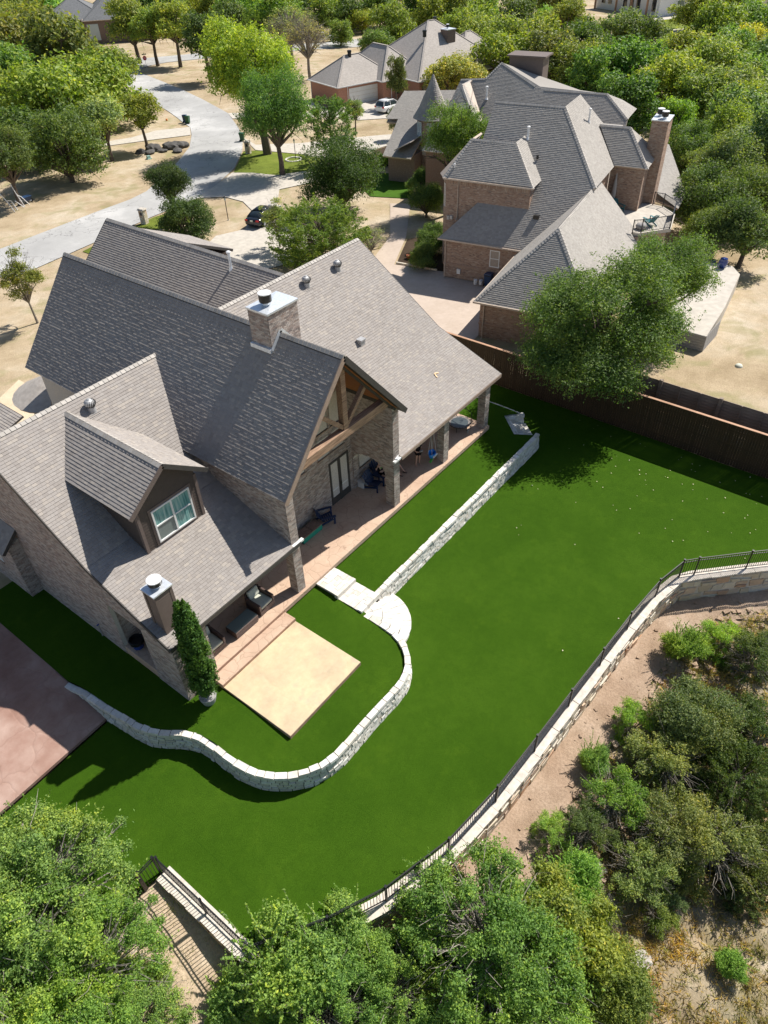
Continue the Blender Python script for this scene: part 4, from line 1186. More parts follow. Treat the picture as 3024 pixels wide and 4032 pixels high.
MB().prism([(10.32, 20.92), (13.36, 20.92), (13.36, 25), (10.32, 25)], 4.2, 6.75).build('dormer_core', M['siding'], hr)
MB().add([(10.32, 20.92, 6.7), (13.36, 20.92, 6.7), (DX, 20.92, 8.1), (10.32, 21.0, 6.7), (13.36, 21.0, 6.7), (DX, 21.0, 8.1)], [[0, 1, 2], [5, 4, 3], [0, 3, 4, 1], [1, 4, 5, 2], [2, 5, 3, 0]]).build('dormer_gable', M['siding'], hr)
def lap(x0, x1, y, z0, z1, mat, axis='y', clip=None):
    z = z0
    while z < z1-.03:
        zt = min(z+.15, z1)
        a_, b_ = x0, x1
        if clip: a_, b_ = clip(z+.07)
        if b_-a_ > .08:
            if axis == 'y': q = np.array([[a_, y-.022, z], [b_, y-.022, z], [b_, y, z], [a_, y, z], [a_, y-.006, zt], [b_, y-.006, zt], [b_, y, zt], [a_, y, zt]])
            else: q = np.array([[y-.022, a_, z], [y, a_, z], [y, b_, z], [y-.022, b_, z], [y-.006, a_, zt], [y, a_, zt], [y, b_, zt], [y-.006, b_, zt]])
            boxes('siding_board', q, M[mat], hr)
        z += .15
lap(10.34, 10.95, 20.92, 4.5, 6.75, 'siding'); lap(12.92, 13.34, 20.92, 4.5, 6.75, 'siding'); lap(10.95, 12.92, 20.92, 4.3, 4.56, 'siding')
lap(0, 0, 20.92, 6.4, 8.0, 'siding', 'y', lambda z: (max(10.34, DX-(DZ-.2-z)/dk), min(13.34, DX+(DZ-.2-z)/dk)))
lap(0, 0, 10.32, 4.3, 6.75, 'siding', 'x', lambda z: (20.95, max(20.95, yd(z))))
boxes('corner_board', [box8(10.28, 20.88, 4.25, 10.42, 20.935, 6.8), box8(13.27, 20.88, 4.25, 13.41, 20.935, 6.7), box8(10.29, 20.935, 4.3, 10.325, 21.07, 6.8), box8(13.36, 20.94, 4.3, 13.41, 21.07, 6.7)], M['siding2'], hr)
boxes('window_trim', [box8(10.82, 20.875, 4.52, 13.02, 20.90, 4.64), box8(10.82, 20.875, 6.32, 13.02, 20.90, 6.44), box8(10.82, 20.875, 4.64, 10.94, 20.90, 6.32), box8(12.90, 20.875, 4.64, 13.02, 20.90, 6.32)], M['siding2'], hr)
M['blind_dim'] = glass_mat('screened_glass', (.16, .20, .19), .3)
window(hr, (10.94, 20.865), (1, 0), 0, 1.96, 4.64, 6.32, 2, 2, .07, ['blind_dim', 'curtain', 'curtain', 'curtain'], .03, 'white', False)
boxes('flashing', box8(10.3, 20.80, 4.40, 13.4, 20.90, 4.45), M['fascia'], hr)
# small clad chimney
boxes('chimney_stack', box8(8.47, 17.92, 3.15, 9.23, 18.58, 5.42), M['siding2'], hr)
for (x0, y0) in ((8.44, 17.89), (9.13, 17.89), (8.44, 18.49), (9.13, 18.49)): boxes('corner_board', box8(x0, y0, 3.2, x0+.13, y0+.13, 5.40), M['siding2'], hr)
z = 3.35
while z < 5.3:
    boxes('siding_board', [np.array([[8.575, 17.895, z], [9.125, 17.895, z], [9.125, 17.92, z], [8.575, 17.92, z], [8.575, 17.91, z+.12], [9.125, 17.91, z+.12], [9.125, 17.92, z+.12], [8.575, 17.92, z+.12]])], M['siding2'], hr); z += .125
c2 = MB().box(8.40, 17.85, 5.42, 9.30, 18.65, 5.48).build('chimney_cap', M['metal'], hr)
cowl(c2, 8.85, 18.25, 5.48, .27, .20)
# roof vents and pipe
turbine(hr, 27.21, 26.87, 8.22); turbine(hr, 29.85, 26.86, 8.21); turbine(hr, 12.81, 26.5, 8.0)
vb = MB().box(27.12, 23.1, 5.72, 27.5, 23.4, 6.05).build('box_vent', M['metal_dull'], hr)
MB().box(27.10, 23.06, 5.98, 27.52, 23.44, 6.06).build('vent_hood', M['metal_dull'], vb)
MB().lathe(26.15, 31.76, [(.16, 8.35), (.08, 8.6), (.075, 9.35)], 14).build('flue_pipe', M['metal'], hr)
MB().lathe(26.15, 31.76, [(.12, 9.35), (.13, 9.45), (.05, 9.5)], 14).build('flue_cap', M['metal_white'], hr)
MB().hex(beam8((22.72, 17.45, 3.12), (23.02, 17.62, 3.25), .14, .08)).build('kickout_flashing', M['metal_white'], hr)
# small curved entry roof at the far left
v = []; f = []; n = 9
for j, (rr, zz) in enumerate(((.1, 3.9), (.8, 3.6), (1.5, 3.25), (2.3, 2.85))):
    for k in range(n):
        t = math.pi*(.55+.75*k/(n-1)); v.append((16.6+rr*math.cos(t)*1.0, 38.1+rr*math.sin(t)*1.0, zz))
for j in range(3):
    for k in range(n-1): f.append([j*n+k, j*n+k+1, (j+1)*n+k+1, (j+1)*n+k])
eo = mesh_obj('entry_roof', v, f, M['shingle_tan'], hr); ms = eo.modifiers.new('s', 'SOLIDIFY'); ms.thickness = .12
MB().prism([(15.4, 36.4), (17.8, 36.4), (17.8, 39.2), (15.4, 39.2)], -.6, 2.9).build('entry_wall', M['mortar'], hr)
H.roof([(9.2, 34.6, 5.3), (12.0, 34.6, 6.1), (12.0, 31.9, 6.1), (9.2, 31.9, 5.3)], th=.1)
H.finish()

# ------------------------------------------------------------------ the neighbouring house, in its own axes
NO = V(42.19, 24.47, 0); NA = math.radians(10.5)
NU_, NV_ = V(math.cos(NA), math.sin(NA), 0), V(-math.sin(NA), math.cos(NA), 0)
def T3(u, v, z): p = NO+NU_*u+NV_*v; return (p[0], p[1], z)
def TB(B):
    B = np.asarray(B, float); sh = B.shape; q = B.reshape(-1, 3)
    out = NO[None]+q[:, :1]*NU_[None]+q[:, 1:2]*NV_[None]; out[:, 2] = q[:, 2]; return out.reshape(sh)
nbr = empty('brick_house', (0, 0, 0), 'neighbouring brick house with grey hipped roofs, round turret and tall twin-flue chimney', 'house')
N = House(nbr, M['brick2'], M['mortar2'], M['shingle2'])
def nroof(P, **k): N.roof([T3(*p) for p in P], fascia='gutter', **k)
def nridge(a, b, n1, n2):
    f = lambda n: tuple(NU_*n[0]+NV_*n[1]+V(0, 0, n[2])); N.ridge(T3(*a), T3(*b), f(n1), f(n2))
def nwall(u0, v0, u1, v1, poly, **k):
    a = T3(u0, v0, 0)[:2]; b = T3(u1, v1, 0)[:2]; N.wall(a, (b[0]-a[0], b[1]-a[1]), poly, **k)
def nbox(name, B, mat, parent=nbr): return boxes(name, TB(B), M[mat], parent)
G0 = -.75
# garage wing
ga, gb, gz = .38, -8.25, 2.2; gr_v, gr_z = -3.94, 6.5
nroof([(-.4, ga, gz), (-.4, gb, gz), (3.93, gr_v, gr_z)])
nroof([(-.4, ga, gz), (3.93, gr_v, gr_z), (15.2, gr_v, gr_z), (15.2, ga, gz)])
nroof([(-.4, gb, gz), (3.93, gr_v, gr_z), (15.2, gr_v, gr_z), (15.2, gb, gz)])
nridge((-.4, ga, gz), (3.93, gr_v, gr_z+.01), (-1, 0, 1), (0, 1, 1)); nridge((-.4, gb, gz), (3.93, gr_v, gr_z+.01), (-1, 0, 1), (0, -1, 1))
nridge((3.93, gr_v, gr_z), (15, gr_v, gr_z), (0, 1, 1), (0, -1, 1))
nwall(0, 0, 0, -7.9, [(0, G0), (7.9, G0), (7.9, 2.1), (0, 2.1)], soldier=(1.85, 2.08))
nwall(9.2, 0, 0, 0, [(0, G0), (9.2, G0), (9.2, 2.1), (0, 2.1)])
nwall(0, -7.9, 14, -7.9, [(0, G0), (14, G0), (14, 2.1), (0, 2.1)])
for zz in (.35, .44): nbox('brick_ledge', box8(-.07, -1.55, zz, -.01, .05, zz+.07), 'brick2')
# main body, roof plane rising from the low eave
ue, zee = 8.75, 2.56
up = lambda z: ue+(z-zee)
nroof([(ue, 7.15, zee), (ue, -.3, zee), (12.8, -4.15, up(0)*0+6.62), (up(11.03), .09, 11.03), (up(11.03), 5.95, 11.03), (up(8.75), 6.0, 8.75), (up(4.93), 4.75, 4.93)])
nroof([(12.8, -4.2, 6.62), (up(11.03), .09, 11.03), (21.6, .09, 11.03), (23.0, -4.2, 6.62)])
nridge((12.8, -4.2, 6.62), (up(11.03), .09, 11.03), (-1, 0, 1), (0, -1, 1)); nridge((up(11.03), .09, 11.03), (up(11.03), 5.95, 11.03), (-1, 0, 1), (1, 0, .9))
nroof([(up(11.03), .09, 11.03), (up(11.03), 5.95, 11.03), (21.6, 5.95, 6.7), (21.6, .09, 6.7)])
nroof([(ue, 7.15, zee), (up(4.93), 4.75, 4.93), (up(4.93), 7.15, zee)])
nwall(9.1, 6.75, 9.1, .0, [(0, G0), (6.75, G0), (6.75, 2.5), (0, 2.5)], holes=[[(4.05, .72), (4.9, .72), (4.9, 2.12), (4.05, 2.12)]], soldier=(2.25, 2.48))
a = T3(9.1, 6.75, 0)[:2]; b = T3(9.1, 0, 0)[:2]
window(nbr, a, (b[0]-a[0], b[1]-a[1]), 4.05, 4.9, .72, 2.12, 1, 2, .07, ['glass', 'blind'], .03)
for zz in (.33, .42): nbox('brick_ledge', box8(9.03, 3.3, zz, 9.09, 6.8, zz+.07), 'brick2')
nbox('gutter', box8(8.66, -.2, 2.46, 8.75, 7.2, 2.58), 'gutter'); nbox('gutter', box8(-.5, -8.2, 2.1, -.4, .4, 2.22), 'gutter'); nbox('gutter', box8(-.4, .38, 2.1, 8.8, .46, 2.2), 'gutter')
# upper block
uw = 11.14
nwall(uw, 7.55, uw, .45, [(0, 1.8), (2.6, 4.6), (7.1, 4.85), (7.1, 6.5), (0, 6.5)], soldier=(6.15, 6.45))
nwall(uw, .45, uw+2.2, .45, [(0, 4.8), (2.2, 6.5), (0, 6.5)])
nwall(uw+.9, 8.15, uw, 7.55, [(0, -.8), (1.08, -.8), (1.08, 6.5), (0, 6.5)], holes=[[(.28, 4.2), (.8, 4.2), (.8, 6.0), (.28, 6.0)]])
a = T3(uw+.9, 8.15, 0)[:2]; b = T3(uw, 7.55, 0)[:2]
window(nbr, a, (b[0]-a[0], b[1]-a[1]), .28, .8, 4.2, 6.0, 1, 2, .06, 'glass', .03)
ub, zb_ = uw-.4, 6.68; rb = 13.18; zr_ = zb_+(rb-ub)
nroof([(ub, 7.65, zb_), (ub, .15, zb_), (rb, .15+rb-ub, zr_), (rb, 6.3, zr_), (ub+.1, 7.75, zb_)])
nroof([(ub, .15, zb_), (12.87, .15, zb_), (15.3, .15+rb-ub, zr_), (rb, .15+rb-ub, zr_)])
nroof([(ub, 7.7, zb_), (rb, 6.3, zr_), (15.2, 6.3, zr_), (13.6, 8.6, zb_), (ub+1.0, 8.4, zb_)])
nridge((ub, .15, zb_), (rb, .15+rb-ub, zr_), (-1, 0, 1), (0, -1, 1)); nridge((rb, 2.6, zr_), (rb, 6.3, zr_), (-1, 0, 1), (1, 0, 1)); nridge((ub, 7.7, zb_), (rb, 6.3, zr_), (-1, 0, 1), (-.4, 1, 1.2))
nridge((rb, .15+rb-ub, zr_), (15.3, .15+rb-ub, zr_), (0, 1, 1), (0, -1, 1))
nbox('gutter', box8(ub-.09, .1, zb_-.1, ub, 7.7, zb_+.02), 'gutter')
def downspout(u, v, z1, z0, kink=None):
    pts = [T3(u, v, z1), T3(u, v, (kink or z0)+.12)] + ([T3(u-.1, v, kink)] if kink else []) + [T3(u-.1 if kink else u, v, z0+.1), T3(u-.25, v, z0)]
    MB().tube(pts, .045, 6).build('downspout', M['gutter'], nbr)
downspout(uw-.07, 6.5, 6.6, 3.4); downspout(9.0, 6.6, 2.5, G0+.05, .35); downspout(-.07, -.3, 2.15, G0+.05, .4)
nbox('meter_box', box8(uw-.12, 6.9, 3.35, uw-.01, 7.15, 3.65), 'metal_dull'); nbox('meter_box', box8(uw-.12, 7.2, 3.3, uw-.01, 7.4, 3.6), 'metal_dull')
nbox('meter_box', box8(8.95, 5.2, -.3, 9.08, 5.5, .1), 'white')
# right (south) upper walls and the east wing with deck
nwall(13.2, -3.85, 18.9, -3.85, [(0, 2.5), (5.7, 2.5), (5.7, 6.5), (0, 6.5)])
wz = 6.69
nroof([(18.7, -6.9, wz), (18.7, -4.2, wz), (21.06, -2.0, 9.05), (21.06, -4.54, 9.05)])
nroof([(18.7, -6.9, wz), (21.06, -4.54, 9.05), (23.4, -6.9, wz)])
nroof([(21.06, -4.54, 9.05), (21.06, -2.0, 9.05), (23.4, -2.0, wz), (23.4, -6.9, wz)])
nridge((18.7, -6.9, wz), (21.06, -4.54, 9.06), (-1, 0, 1), (0, -1, 1)); nridge((21.06, -4.54, 9.06), (21.06, -2.0, 9.06), (-1, 0, 1), (1, 0, 1))
nwall(19.1, -3.9, 19.1, -6.6, [(0, 3.2), (2.7, 3.2), (2.7, wz-.12), (0, wz-.12)])
nwall(19.1, -6.6, 21.4, -6.6, [(0, 3.2), (2.3, 3.2), (2.3, wz-.12), (0, wz-.12)])
nwall(21.4, -6.1, 21.4, -7.4, [(0, 2.4), (1.3, 2.4), (1.3, 9.6), (0, 9.6)], th=.1)
nwall(21.4, -7.4, 23.4, -7.4, [(0, 2.4), (2.0, 2.4), (2.0, 9.6), (0, 9.6)], th=.1)
nwall(23.4, -7.4, 23.4, -6.1, [(0, 2.4), (1.3, 2.4), (1.3, 9.6), (0, 9.6)], th=.1, bricks=False)
nwall(23.4, -6.1, 21.4, -6.1, [(0, 2.4), (2, 2.4), (2, 9.6), (0, 9.6)], th=.1, bricks=False)
ncap = nbox('chimney_cap', box8(21.33, -7.47, 9.6, 23.47, -6.03, 9.68), 'metal')
for du, dv in ((22.0, -6.95), (22.75, -6.45)):
    p = T3(du, dv, 0); cowl(ncap, p[0], p[1], 9.68, .27, .36)
# round deck
dk = [(14.2, -7.9), (16.1, -10.0), (19.6, -9.7), (21.1, -8.4), (21.3, -7.5), (21.3, -4), (13.5, -4)]
MB().prism([T3(a, b, 0)[:2] for a, b in dk], 2.95, 3.2).build('deck', M['concrete'], nbr)
MB().prism([T3(a, b, 0)[:2] for a, b in [(14.0, -7.8), (16.2, -9.6), (19.4, -9.3), (23, -7), (23, -1), (13, -1)]], G0-.3, 2.94).build('lower_wall', M['brick2'], nbr)
nroof([(24.0, -9.4, 2.2), (24.0, -5.5, 3.2), (30.6, -5.4, 5.6), (32.5, -6.0, 4.6), (27.1, -9.3, 2.3)])
def railing(parent, pts, z0, z1, pick=.12):
    for i in range(len(pts)-1):
        a, b = V(*pts[i]), V(*pts[i+1]); l = np.linalg.norm(b-a)
        boxes('rail', [beam8((*a[:2], z1), (*b[:2], z1), .05, .04), beam8((*a[:2], z0+.1), (*b[:2], z0+.1), .04, .03)], M['black'], parent)
        boxes('post', box8(a[0]-.035, a[1]-.035, z0, a[0]+.035, a[1]+.035, z1+.05), M['black'], parent)
        m = int(l/pick); B = [beam8((*(a+(b-a)*k/m)[:2], z0+.1), (*(a+(b-a)*k/m)[:2], z1), .02, .02, (1, 0, 0)) for k in range(1, m)]
        for q in B: boxes('picket', q, M['black'], parent)
    boxes('post', box8(b[0]-.035, b[1]-.035, z0, b[0]+.035, b[1]+.035, z1+.05), M['black'], parent)
rl = empty('deck_railing', T3(17, -9, 3.2), 'black metal railing round the white upstairs deck of the neighbouring house', 'railing')
rl.location = (0, 0, 0)
railing(rl, [T3(a, b, 0) for a, b in [(13.9, -7.4), (14.3, -8.0), (16.1, -9.9), (19.55, -9.6), (21.0, -8.4), (21.15, -7.55)]], 3.2, 4.25)
pn = TB(np.array([beam8((17.9, -9.72, 3.75), (19.5, -9.62, 3.75), .03, .95)]))
boxes('screen_panel', pn, M['navy'], rl)
# roofs behind, lower and higher blocks
bk = [(33.8, -1.9, 6.75), (33.8, 7.5, 6.75), (35.4, 7.2, 8.35), (35.4, .0, 8.35)]
nroof([(31.5, -2.0, 4.5), (28.6, 8.2, 1.6), (35.6, 8.2, 8.6), (35.4, 7.2, 8.4), (35.4, .8, 8.4), (33.7, -1.9, 6.7)])
nroof([(33.7, -1.9, 6.7), (35.4, .8, 8.4), (38.2, -1.8, 6.7)])
nroof([(28.6, 8.2, 1.6), (31.5, 12.6, 4.5), (31.5, 17.5, 4.5), (35.7, 16.5, 8.7), (35.9, 13.8, 8.9), (37.2, 12.6, 10.2), (35.6, 8.2, 8.6)])
nridge((35.4, .8, 8.42), (35.4, 7.2, 8.42), (-1, 0, 1), (1, 0, 1)); nridge((33.7, -1.9, 6.72), (35.4, .8, 8.42), (-1, 0, 1), (0, -1, 1))
nridge((35.6, 8.2, 8.62), (37.2, 12.6, 10.22), (-1, 0, 1), (.5, -1, 1.4)); nridge((35.9, 13.8, 8.92), (37.2, 12.6, 10.22), (-1, 0, 1), (.3, 1, 1.2)); nridge((35.7, 16.5, 8.72), (35.9, 13.8, 8.92), (-1, 0, 1), (1, 0, 1))
nroof([(35.6, 8.2, 8.6), (37.2, 12.6, 10.2), (42, 8, 7.4), (40, 2, 7.0), (35.4, 1.0, 8.4), (35.4, 7.2, 8.4)], cover=False)
nroof([(35.4, .8, 8.4), (42, .5, 6.6), (38.2, -1.8, 6.7)], cover=False)
MB().prism([T3(a, b, 0)[:2] for a, b in [(17.5, -3.6), (31.3, -1.9), (31.3, 7.9), (17.5, 5.8)]], G0-.5, 6.5).build('rear_wall', M['mortar2'], nbr)
MB().prism([T3(a, b, 0)[:2] for a, b in [(32.2, -1.3), (37.5, -1.3), (40, 8), (36, 17), (32.2, 17)]], G0-.5, 4.6).build('rear_wall', M['mortar2'], nbr)
nroof([(21.6, 8, 6.7), (21.6, -2, 6.7), (31.4, -2, 6.72), (31.4, 8, 6.72)], cover=False)
nbox('roof_box', box8(38.5, 8.5, 7.2, 40.5, 12.2, 10.6), 'siding2'); nbox('roof_box_lid', box8(38.2, 8.2, 10.6, 40.8, 12.4, 10.75), 'siding2')
# hipped block behind the turret
A = (33.0, 15.3, 8.75); h = 5.2
nroof([A, (A[0]-h, A[1]-h, A[2]-h), (A[0]-h, A[1]+2.1, A[2]-h)])
nroof([A, (A[0]-h, A[1]-h, A[2]-h), (A[0]-h+1.6, A[1]-h, A[2]-h), (A[0]+1.8, A[1]-.2, A[2])])
nroof([A, (A[0]-h, A[1]+2.1, A[2]-h), (A[0]+2, A[1]+2.1, A[2]-h), (A[0]+2.5, A[1], A[2])])
nridge(A, (A[0]-h, A[1]-h, A[2]-h), (-1, 0, 1), (0, -1, 1)); nridge(A, (A[0]-h, A[1]+2.1, A[2]-h), (-1, 0, 1), (0, 1, 1)); nridge(A, (A[0]+2.5, A[1], A[2]), (0, -1, 1), (0, 1, 1))
MB().prism([T3(a, b, 0)[:2] for a, b in [(28.3, 10.3), (34, 10.3), (34, 17.2), (28.3, 17.2)]], G0-.5, 3.45).build('front_wall', M['brick2'], nbr)
# small front roofs with ridges across
nroof([(43.5, 27.0, 5.5), (43.5, 20.0, 5.5), (34.5, 20.0, 1.8+1.2), (38.5, 24, 3.2), (38.5, 27.0, 3.2)])
nroof([(38.4, 24.9, 4.6), (38.4, 20.5, 4.6), (31.5, 20.5, 1.5), (31.5, 24.0, 1.5)])
nridge((43.5, 27, 5.5), (43.5, 20, 5.5), (-1, 0, 2), (1, 0, 1))
MB().prism([T3(a, b, 0)[:2] for a, b in [(32.5, 20.5), (43.5, 20.5), (43.5, 26.5), (38.6, 26.5), (38.6, 24), (32.5, 23.8)]], G0-.8, 1.6).build('front_wall', M['brick2'], nbr)
MB().slab([T3(31.6, 22.6, 2.2), T3(31.6, 20.6, 3.2), T3(34.8, 20.6, 3.2), T3(34.8, 22.6, 2.2)], .1).build('porch_gable', M['shingle_tan'], nbr)
# turret
tc = T3(36.3, 20.0, 0); Rt = 1.75
def ring_bricks(cx, cy, R_, z0, z1, skip=()):
    r = random.Random(5); z = z0; row = 0; n = int(2*math.pi*R_/.215)
    while z < z1:
        if not any(s0 <= z < s1 for s0, s1, *_ in skip if len(_) == 0):
            for k in range(n):
                t0 = 2*math.pi*(k+(row % 2)*.5)/n; t1 = t0+2*math.pi*.95/n
                if any(len(_) == 2 and s0 <= z < s1 and _[0] < (t0 % (2*math.pi)) < _[1] for s0, s1, *_ in skip): continue
                o = .012; q = lambda rr, t, zz: (cx+rr*math.cos(t), cy+rr*math.sin(t), zz)
                N.br.append(np.array([q(R_, t0, z), q(R_, t1, z), q(R_, t1, z+.065), q(R_, t0, z+.065), q(R_+o, t0, z), q(R_+o, t1, z), q(R_+o, t1, z+.065), q(R_+o, t0, z+.065)]))
        z += .078; row += 1
MB().lathe(tc[0], tc[1], [(Rt, -1.6), (Rt, 4.9)], 28).build('turret_wall', M['mortar2'], nbr)
ring_bricks(tc[0], tc[1], Rt, -1.5, 4.8, skip=[(1.15, 2.0)])
MB().lathe(tc[0], tc[1], [(Rt+.05, 1.15), (Rt+.07, 1.2), (Rt+.07, 1.9), (Rt+.03, 1.98)], 28).build('stone_band', M['wallcap'], nbr)
tt = math.atan2(-tc[1], -tc[0])
for dt, z0, z1 in ((.12, 2.5, 4.5), (.95, 2.5, 4.5), (-.75, 2.5, 4.5), (.12, -1.2, .6), (.95, -1.2, .6)):
    t = tt-dt; c = V(tc[0]+Rt*math.cos(t), tc[1]+Rt*math.sin(t), 0); tg = V(-math.sin(t), math.cos(t), 0)
    e = -tg; a = c-e*.42+V(math.cos(t), math.sin(t), 0)*.02
    e2_ = (tg[0], tg[1]); a2 = c-tg*.42+V(math.cos(t), math.sin(t), 0)*.075
    window(nbr, (a2[0], a2[1]), e2_, 0, .84, z0, z1, 2, 2, .05, 'blind', .03, 'gutter' if False else 'white')
prof = [(Rt+.45, 4.75), (Rt+.15, 5.15), (1.5, 5.75), (1.05, 6.7), (.55, 7.75), (.05, 8.9)]
MB().lathe(tc[0], tc[1], prof, 28).build('turret_roof', M['mortar2'], nbr)
r = random.Random(8)
zc = 4.75
for i in range(len(prof)-1):
    (r0, z0), (r1, z1) = prof[i], prof[i+1]; L_ = math.hypot(r0-r1, z1-z0); m = max(1, int(L_/.17))
    for j in range(m):
        ra, zaa = r0+(r1-r0)*j/m, z0+(z1-z0)*j/m; rb_, zbb = r0+(r1-r0)*(j+1)/m, z0+(z1-z0)*(j+1)/m
        n = max(6, int(2*math.pi*ra/.27)); ph = r.uniform(0, 1)
        for k in range(n):
            t0 = 2*math.pi*(k+ph)/n; t1 = t0+2*math.pi*.97/n; o = .03+r.uniform(0, .02)
            q = lambda rr, t, zz: (tc[0]+rr*math.cos(t), tc[1]+rr*math.sin(t), zz)
            N.sh.append(np.array([q(ra, t0, zaa), q(ra, t1, zaa), q(rb_, t1, zbb), q(rb_, t0, zbb), q(ra+o, t0, zaa+o*.4), q(ra+o, t1, zaa+o*.4), q(rb_+.01, t1, zbb+.01), q(rb_+.01, t0, zbb+.01)]))
MB().tube([(tc[0], tc[1], 8.8), (tc[0], tc[1], 9.9)], [.05, .01], 6).build('finial', M['black'], nbr)
# pipes and vents on the roof
def pipe(u, v, z, h, r_=.06, mat='metal_white'):
    p = T3(u, v, 0); MB().lathe(p[0], p[1], [(r_*2, z-.1), (r_, z+.1), (r_, z+h), (r_*1.5, z+h+.02), (r_*1.5, z+h+.12), (.01, z+h+.18)], 10).build('roof_pipe', M[mat], nbr)
pipe(15.2, 2.3, 9.0, .75, .09); pipe(13.9, 4.9, 7.75, .35); pipe(19.5, -1.4, 9.6, .8, .07); pipe(11.4, 7.0, 7.2, .3, .05); pipe(34.3, 13.0, 7.4, 1.0, .1); pipe(33.2, 11.6, 6.3, .7, .06)
nbox('box_vent', box8(10.6, -.6, 4.25, 11.0, -.15, 4.75), 'black')
nbox('satellite_mount', box8(13.9, .9, 7.9, 14.05, 1.05, 8.2), 'black')
N.finish()
# things around the neighbouring house
def bin_(name, loc, rz, label, mat, group=None):
    root = empty(name, loc, label, 'bin', group, rz)
    v = []
    for z, w, d in ((.06, .23, .25), (.95, .30, .34)): v += [(-w, -d, z), (w, -d, z), (w, d, z), (-w, d, z)]
    mesh_obj('body', v, [[0, 1, 5, 4], [1, 2, 6, 5], [2, 3, 7, 6], [3, 0, 4, 7], [3, 2, 1, 0], [4, 5, 6, 7]], M[mat], root)
    boxes('lid', np.array([[-.32, -.37, .955], [.32, -.37, .955], [.32, .36, .975], [-.32, .36, .975], [-.29, -.34, 1.0], [.29, -.34, 1.0], [.29, .33, 1.07], [-.29, .33, 1.07]]), M[mat], root)
    boxes('handle', [box8(-.2, .36, .92, .2, .42, .96)], M['black'], root)
    for sx in (-1, 1): MB().tube([(sx*.26, .28, .12), (sx*.31, .28, .12)], .12, 14).build('wheel', M['rubber'], root)
    return root
p = T3(8.6, 2.5, G0+.1); bin_('trash_bin', p, NA+1.57, 'dark blue wheeled bin against the brick wall below the neighbour window', 'blueplastic')
for k, (du, dv) in enumerate(((8.35, 3.55), (8.45, 3.1))):
    p = T3(du, dv, G0+.12); o = MB().lathe(0, 0, [(.13, 0), (.155, .36), (.165, .38)], 16).build('bucket', M['white'], None); o.location = p
    tag(o, ['white plastic bucket farther from the blue bin by the brick wall', 'white plastic bucket standing right beside the blue bin'][k], 'bucket', 'white buckets by the wall')
def adirondack(loc, rz, label, mat, group=None):
    root = empty('adirondack_chair', loc, label, 'chair', group, rz)     # faces -Y
    for k in range(5):
        x = -.26+k*.13; boxes('back_slat', beam8((x, .28, .32), (x*1.25, .62, .98-.05*abs(k-2)), .115, .02, (0, 1, .5)), M[mat], root)
    for k in range(5): boxes('seat_slat', box8(-.29, -.28+k*.115, .36-k*.022, .29, -.18+k*.115, .38-k*.022), M[mat], root)
    for s in (-1, 1):
        boxes('arm', box8(s*.38-.07, -.38, .56, s*.38+.07, .38, .585), M[mat], root)
        boxes('leg', box8(s*.33-.015, -.36, 0, s*.33+.015, -.27, .56), M[mat], root)
        boxes('leg', beam8((s*.30, -.26, .32), (s*.30, .60, .04), .025, .12), M[mat], root)
    boxes('back_brace', [box8(-.38, .40, .54, .38, .44, .60), box8(-.3, .29, .30, .3, .32, .38)], M[mat], root)
    return root
adirondack(T3(16.3, -8.2, 3.2), NA+2.5, 'teal adirondack chair out on the sunny upstairs deck', 'teal')
adirondack(T3(18.3, -5.2, 3.2), NA-.6, 'teal adirondack chair tucked against the brick wall of the deck', 'teal')
o = MB().lathe(0, 0, [(.3, 0), (.42, .14), (.44, .28), (.34, .40), (.05, .43)], 16).build('footstool', M['potgrey'], None, True); o.location = T3(15.2, -7.8, 3.2)
tag(o, 'round grey footstool beside the teal chair on the upstairs deck', 'stool')
um = empty('patio_umbrella', T3(18.9, -4.5, 3.2), 'closed grey patio umbrella standing by the neighbour deck wall', 'umbrella')
MB().tube([(0, 0, 0), (0, 0, 2.9)], .025, 8).build('pole', M['metal_dull'], um); MB().lathe(0, 0, [(.17, .9), (.20, 1.3), (.15, 2.0), (.05, 2.8)], 9).build('canopy', M['potgrey'], um); MB().lathe(0, 0, [(.26, 0), (.26, .08)], 16).build('base', M['black'], um)
# raised pool patio of the neighbour
pl = MB().prism([(49.0, 12.6), (49.0, 10.3), (54, 10.7), (60.5, 11.6), (61.8, 12.6), (61.5, 14.5), (58, 17), (50, 17)], -.9, .58).build('raised_patio', M['concrete'], None)
tag(pl, 'raised white concrete terrace beyond the big tree by the dry lawn', 'terrace')
blk = empty('block_wall', (48.95, 0, -.8), 'grey concrete block wall end of the raised terrace', 'wall')
B = []
for k in range(7):
    y = 10.3+(k % 2)*.2-.2
    while y < 14.5: B.append(box8(-.03, max(10.3, y)+.01, k*.2+.008, 0, min(14.5, y+.4)-.01, k*.2+.192)); y += .4
    x = -(k % 2)*.2
    while x < 3.0: B.append(box8(max(0, x)+.01, 10.27, k*.2+.008, min(3.0, x+.4)-.01, 10.3, k*.2+.192)); x += .4
pieces('block', B, M['potgrey'], blk, 300, True)
for k, (x, y, l) in enumerate(((61.0, 13.2, 'dark blue glazed pot on the terrace corner by the steps'), (63.5, 14.6, 'blue glazed pot farther back beside the terrace arch'))):
    o = MB().lathe(0, 0, [(.18, 0), (.34, .3), (.36, .55), (.26, .72), (.3, .76)], 16).build('glazed_pot', M['glaze'], None, True); o.location = (x, y, .58 if k == 0 else -.7); tag(o, l, 'pot', 'blue pots on the terrace')
MB().prism([(62, 14.8), (66, 15.2), (66.5, 17.5), (63.5, 18.5), (60.5, 17)], -1, .1).build('stone_platform', M['concrete'], None)
tag(bpy.data.objects['stone_platform'], 'low shaded round platform at the far end of the terrace', 'platform')
